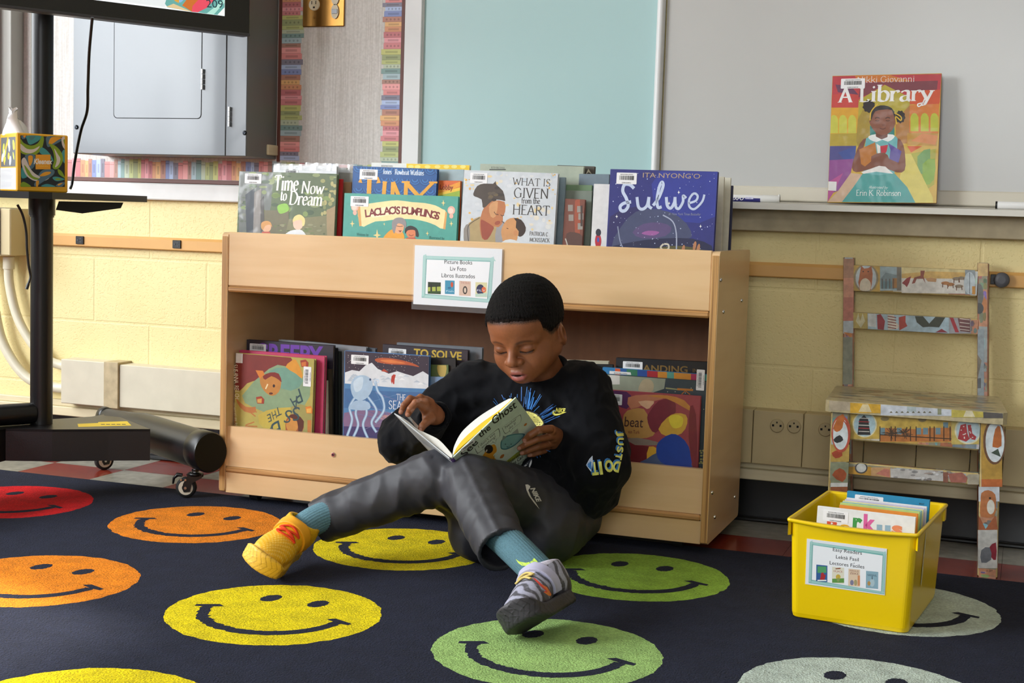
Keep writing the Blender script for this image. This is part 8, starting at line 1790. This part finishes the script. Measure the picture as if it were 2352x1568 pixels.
s1 = mk('sock', sock(legpath(ch_R, axR, MR), .0300, .0290, '#5f8592'), me_, 'blue grey ribbed sock above the yellow shoe')
s2 = mk('sock', sock(legpath(ch_L, axL, ML_), .0310, .0290, '#517682'), me_, 'blue grey ribbed sock above the grey shoe')
dc = Decal(s2, (1100, 1180, 5.408)); dc.poly([(455, 558), (500, 590), (580, 605), (650, 590), (685, 545), (720, 580), (760, 640), (640, 650), (530, 640), (490, 610)], '#b9d84a', 0); mk('sock_mark', dc.mb(INK), s2)
# ================================================================== the book being read
ob_ = thing('open_book', 'open early reader held on the knees of the seated reader, pale green cover outwards', 'book', bA)
CB = COVER; t_ = .0022
def board(a, b, c, d, nrm, col, t=t_):
    mb = MB(); q = [a, b, c, d]; vs = q+[p-nrm*t for p in q]; n = (b-a).cross(d-a)
    fs = [(0, 1, 2, 3), (7, 6, 5, 4)]+[(i, 4+i, 4+(i+1) % 4, (i+1) % 4) for i in range(4)]
    if n.dot(nrm) < 0: fs = [f[::-1] for f in fs]
    mb.add(vs, fs, CB, col); return mb
mb = board(bA, bB, bC, bD, nR, '#d0e0d0')
wC, hC = (bB-bA).length, (bA-bD).length; MC = frame(bD, bB-bA, bA-bD)
A = PX(MC, wC, hC, 880, 880, 5.345); A.base('#d0e0d0')
INKB = '#26221f'
A.text('See', 1000, 905, 92, INKB, to=(1172, 725), bold=.018); A.text('the', 1190, 672, 84, INKB, to=(1326, 556), bold=.018); A.text('Ghost', 1352, 512, 106, INKB, to=(1640, 290), bold=.018)
def bub(pts, tail, l1, l2):
    A.poly(pts, '#3c4038', 3); cx = sum(p[0] for p in pts)/len(pts); cy = sum(p[1] for p in pts)/len(pts); A.poly([(cx+(x-cx)*.965, cy+(y-cy)*.94) for x, y in pts], '#d6e4d4', 3); A.poly(tail, '#d6e4d4')
    A.line([tail[0], tail[1], tail[2]], 4, '#3c4038')
    for t, a, b in (l1, l2): A.text(t, a[0], a[1], 34, '#2a2c28', to=b)
bub([(1130, 810), (1150, 780), (1390, 570), (1425, 570), (1435, 640), (1400, 680), (1180, 850), (1150, 850)], [(1340, 716), (1380, 735), (1390, 680)], ("I don't see", (1174, 790), (1376, 622)), ('anything!', (1214, 800), (1384, 660)))
bub([(1465, 560), (1480, 530), (1660, 395), (1690, 395), (1695, 450), (1670, 490), (1520, 610), (1490, 610)], [(1545, 570), (1562, 600), (1590, 545)], ('Neither', (1502, 556), (1640, 446)), ('do I!', (1548, 566), (1630, 500)))
A.poly([(1440, 780), (1450, 700), (1520, 640), (1640, 615), (1740, 620), (1700, 680), (1620, 760), (1520, 810), (1460, 810)], '#3f7c84', 3); A.poly([(1450, 775), (1462, 705), (1525, 652), (1640, 628), (1720, 632), (1690, 680), (1610, 750), (1520, 796), (1468, 798)], '#7fb0b4', 3); A.poly([(1455, 710), (1470, 640), (1520, 655)], '#8a9a96'); A.poly([(1570, 620), (1650, 552), (1666, 612)], '#9aa39f')
for x, y in ((1500, 745), (1570, 745)): A.ell(x, y, 8, 6, '#2a4448', n=12)
A.line([(1515, 775), (1535, 782), (1552, 765)], 5, '#2a4448', 4)
A.poly([(1380, 1060), (1640, 850), (1720, 800), (1760, 840), (1560, 960), (1400, 1090)], '#9fa83a', 1)
A.poly([(1205, 920), (1240, 860), (1280, 790), (1360, 745), (1390, 790), (1390, 840), (1350, 880), (1390, 940), (1420, 990), (1340, 1040), (1280, 1020), (1250, 980)], '#d8982a', 2); A.ell(1296, 806, 52, 54, INKB, rot=.5); A.ell(1268, 826, 8, 18, '#cfcabd', rot=.5); A.line([(1280, 990), (1330, 960), (1370, 880)], 5, '#5a3c18', 4)
for x, y, s in ((1745, 505, 20), (1458, 895, 28), (1310, 1010, 24)): A.poly([(x-s, y+s*.8), (x-s*.3, y-s*.6), (x+s, y-s*.9), (x+s*.4, y+s*.6)], '#c47a34', 2)
A.text('Three Stories', 1400, 1100, 44, INKB, to=(1684, 880), bold=.015); A.text('about Things You Can', 1400, 1150, 40, INKB, to=(1740, 900), bold=.015) if False else None
A.text('Things You Can', 1430, 1120, 44, INKB, to=(1716, 912), bold=.015); A.text('David LaRochelle', 1520, 1112, 32, '#3a3a34', to=(1790, 900)); A.text('by Mike Wohnoutka', 1530, 1142, 32, '#3a3a34', to=(1830, 904))
mb.art(A, CB, MC, .0001, .00002); mk('front_cover', mb, ob_)
a = A.cv(965, 845, False); b2 = A.cv(1160, 690, False); ang_ = math.atan2(b2[1]-a[1], b2[0]-a[0]); barcode(ob_, MC, a[0], a[1], .034, .012, z=.0007, rot=ang_, seed=5)
nL = (bBl-bAl).cross(bDl-bAl).normalized(); nL = nL if nL.dot(V(0, 0, -1)) > 0 else -nL
mb = board(bAl, bBl, bCl, bDl, nL, '#c9cfd4'); 
for k in range(12):
    u = .12+.06*k; a_, b_ = bAl.lerp(bBl, u)+sp*.12+nL*.0003, bAl.lerp(bBl, u)+sp*(.4+.03*(k % 4))+nL*.0003; w_ = (bBl-bAl)*.012; mb.add([a_, b_, b_+w_, a_+w_], [(0, 1, 2, 3)], CB, '#8f979e')
mk('back_cover', mb, ob_)
mb = MB(); c1, c2 = (bA+bAl)/2-nR*.0, (bA+bAl)/2; prof = [bA, (bA+bAl)/2+(nR+nL).normalized()*.004, bAl]
vs = []
for p in prof: vs += [p, p+sp]
mb.add(vs, [(0, 1, 3, 2), (2, 3, 5, 4)], CB, '#6b4a9a', smooth=True); mk('spine', mb, ob_)
# page blocks: outlines measured at the top edge, drawn out along the spine
pl_n = sp.normalized(); KP = (880, 880, 5.345)
def tp(x, y, ins=.0): return Pn(KP[0]+x/KP[2], KP[1]+y/KP[2], pl_n, (bA+sp*.006).dot(pl_n))
def block(out, m, col, name, ln=.985, step=None):
    P = [tp(*p) for p in out]; n = len(P); M = frame(P[0], P[n//2]-P[0], pl_n.cross(P[n//2]-P[0])); Mi = M.inverted(); q = [(Mi @ p) for p in P]; q2 = [(p.x, p.y) for p in q]
    mb = MB(); zz = -sp.length*ln if (M.to_3x3() @ V(0, 0, 1)).dot(sp) < 0 else sp.length*ln; mb.prism(q2, min(0, zz), max(0, zz), m, col, M=M); mk(name, mb, ob_); return mb
up_r = smooth_pts([(852, 880), (872, 772), (948, 622), (1050, 512), (1200, 392), (1400, 268), (1530, 196), (1572, 186)], 5)
lo_r = smooth_pts([(866, 868), (905, 785), (1000, 668), (1200, 492), (1400, 350), (1540, 232), (1578, 190)], 5)
WP = mat('book_page', attr=True, rough=.7, noise=(300, .05)); block(up_r+lo_r[::-1], WP, '#e6e6e0', 'page_block')
yl = smooth_pts([(870, 872), (935, 800), (1100, 655), (1300, 478), (1460, 345), (1600, 200)], 5); block(lo_r+yl[::-1], WP, '#f2c01c', 'endpaper')
up_l = smooth_pts([(150, 372), (300, 462), (420, 560), (520, 608), (680, 690), (800, 815), (852, 890)], 5); lo_l = smooth_pts([(135, 376), (300, 500), (480, 640), (660, 780), (800, 890), (836, 912)], 5); block(up_l+lo_l[::-1], WP, '#dedcd4', 'page_block')
# the leaf lifted between the fingers
cv_ = smooth_pts([(520, 612), (430, 568), (372, 500), (345, 430), (318, 402), (285, 404)], 5); P = [tp(*p) for p in cv_]; mb = MB(); vs = []
for p in P: vs += [p, p+sp*.95]
nn = len(P); mb.add(vs, [(2*i, 2*i+1, 2*i+3, 2*i+2) for i in range(nn-1)], WP, '#e6e6e4', smooth=True); mk('lifted_page', mb, ob_)
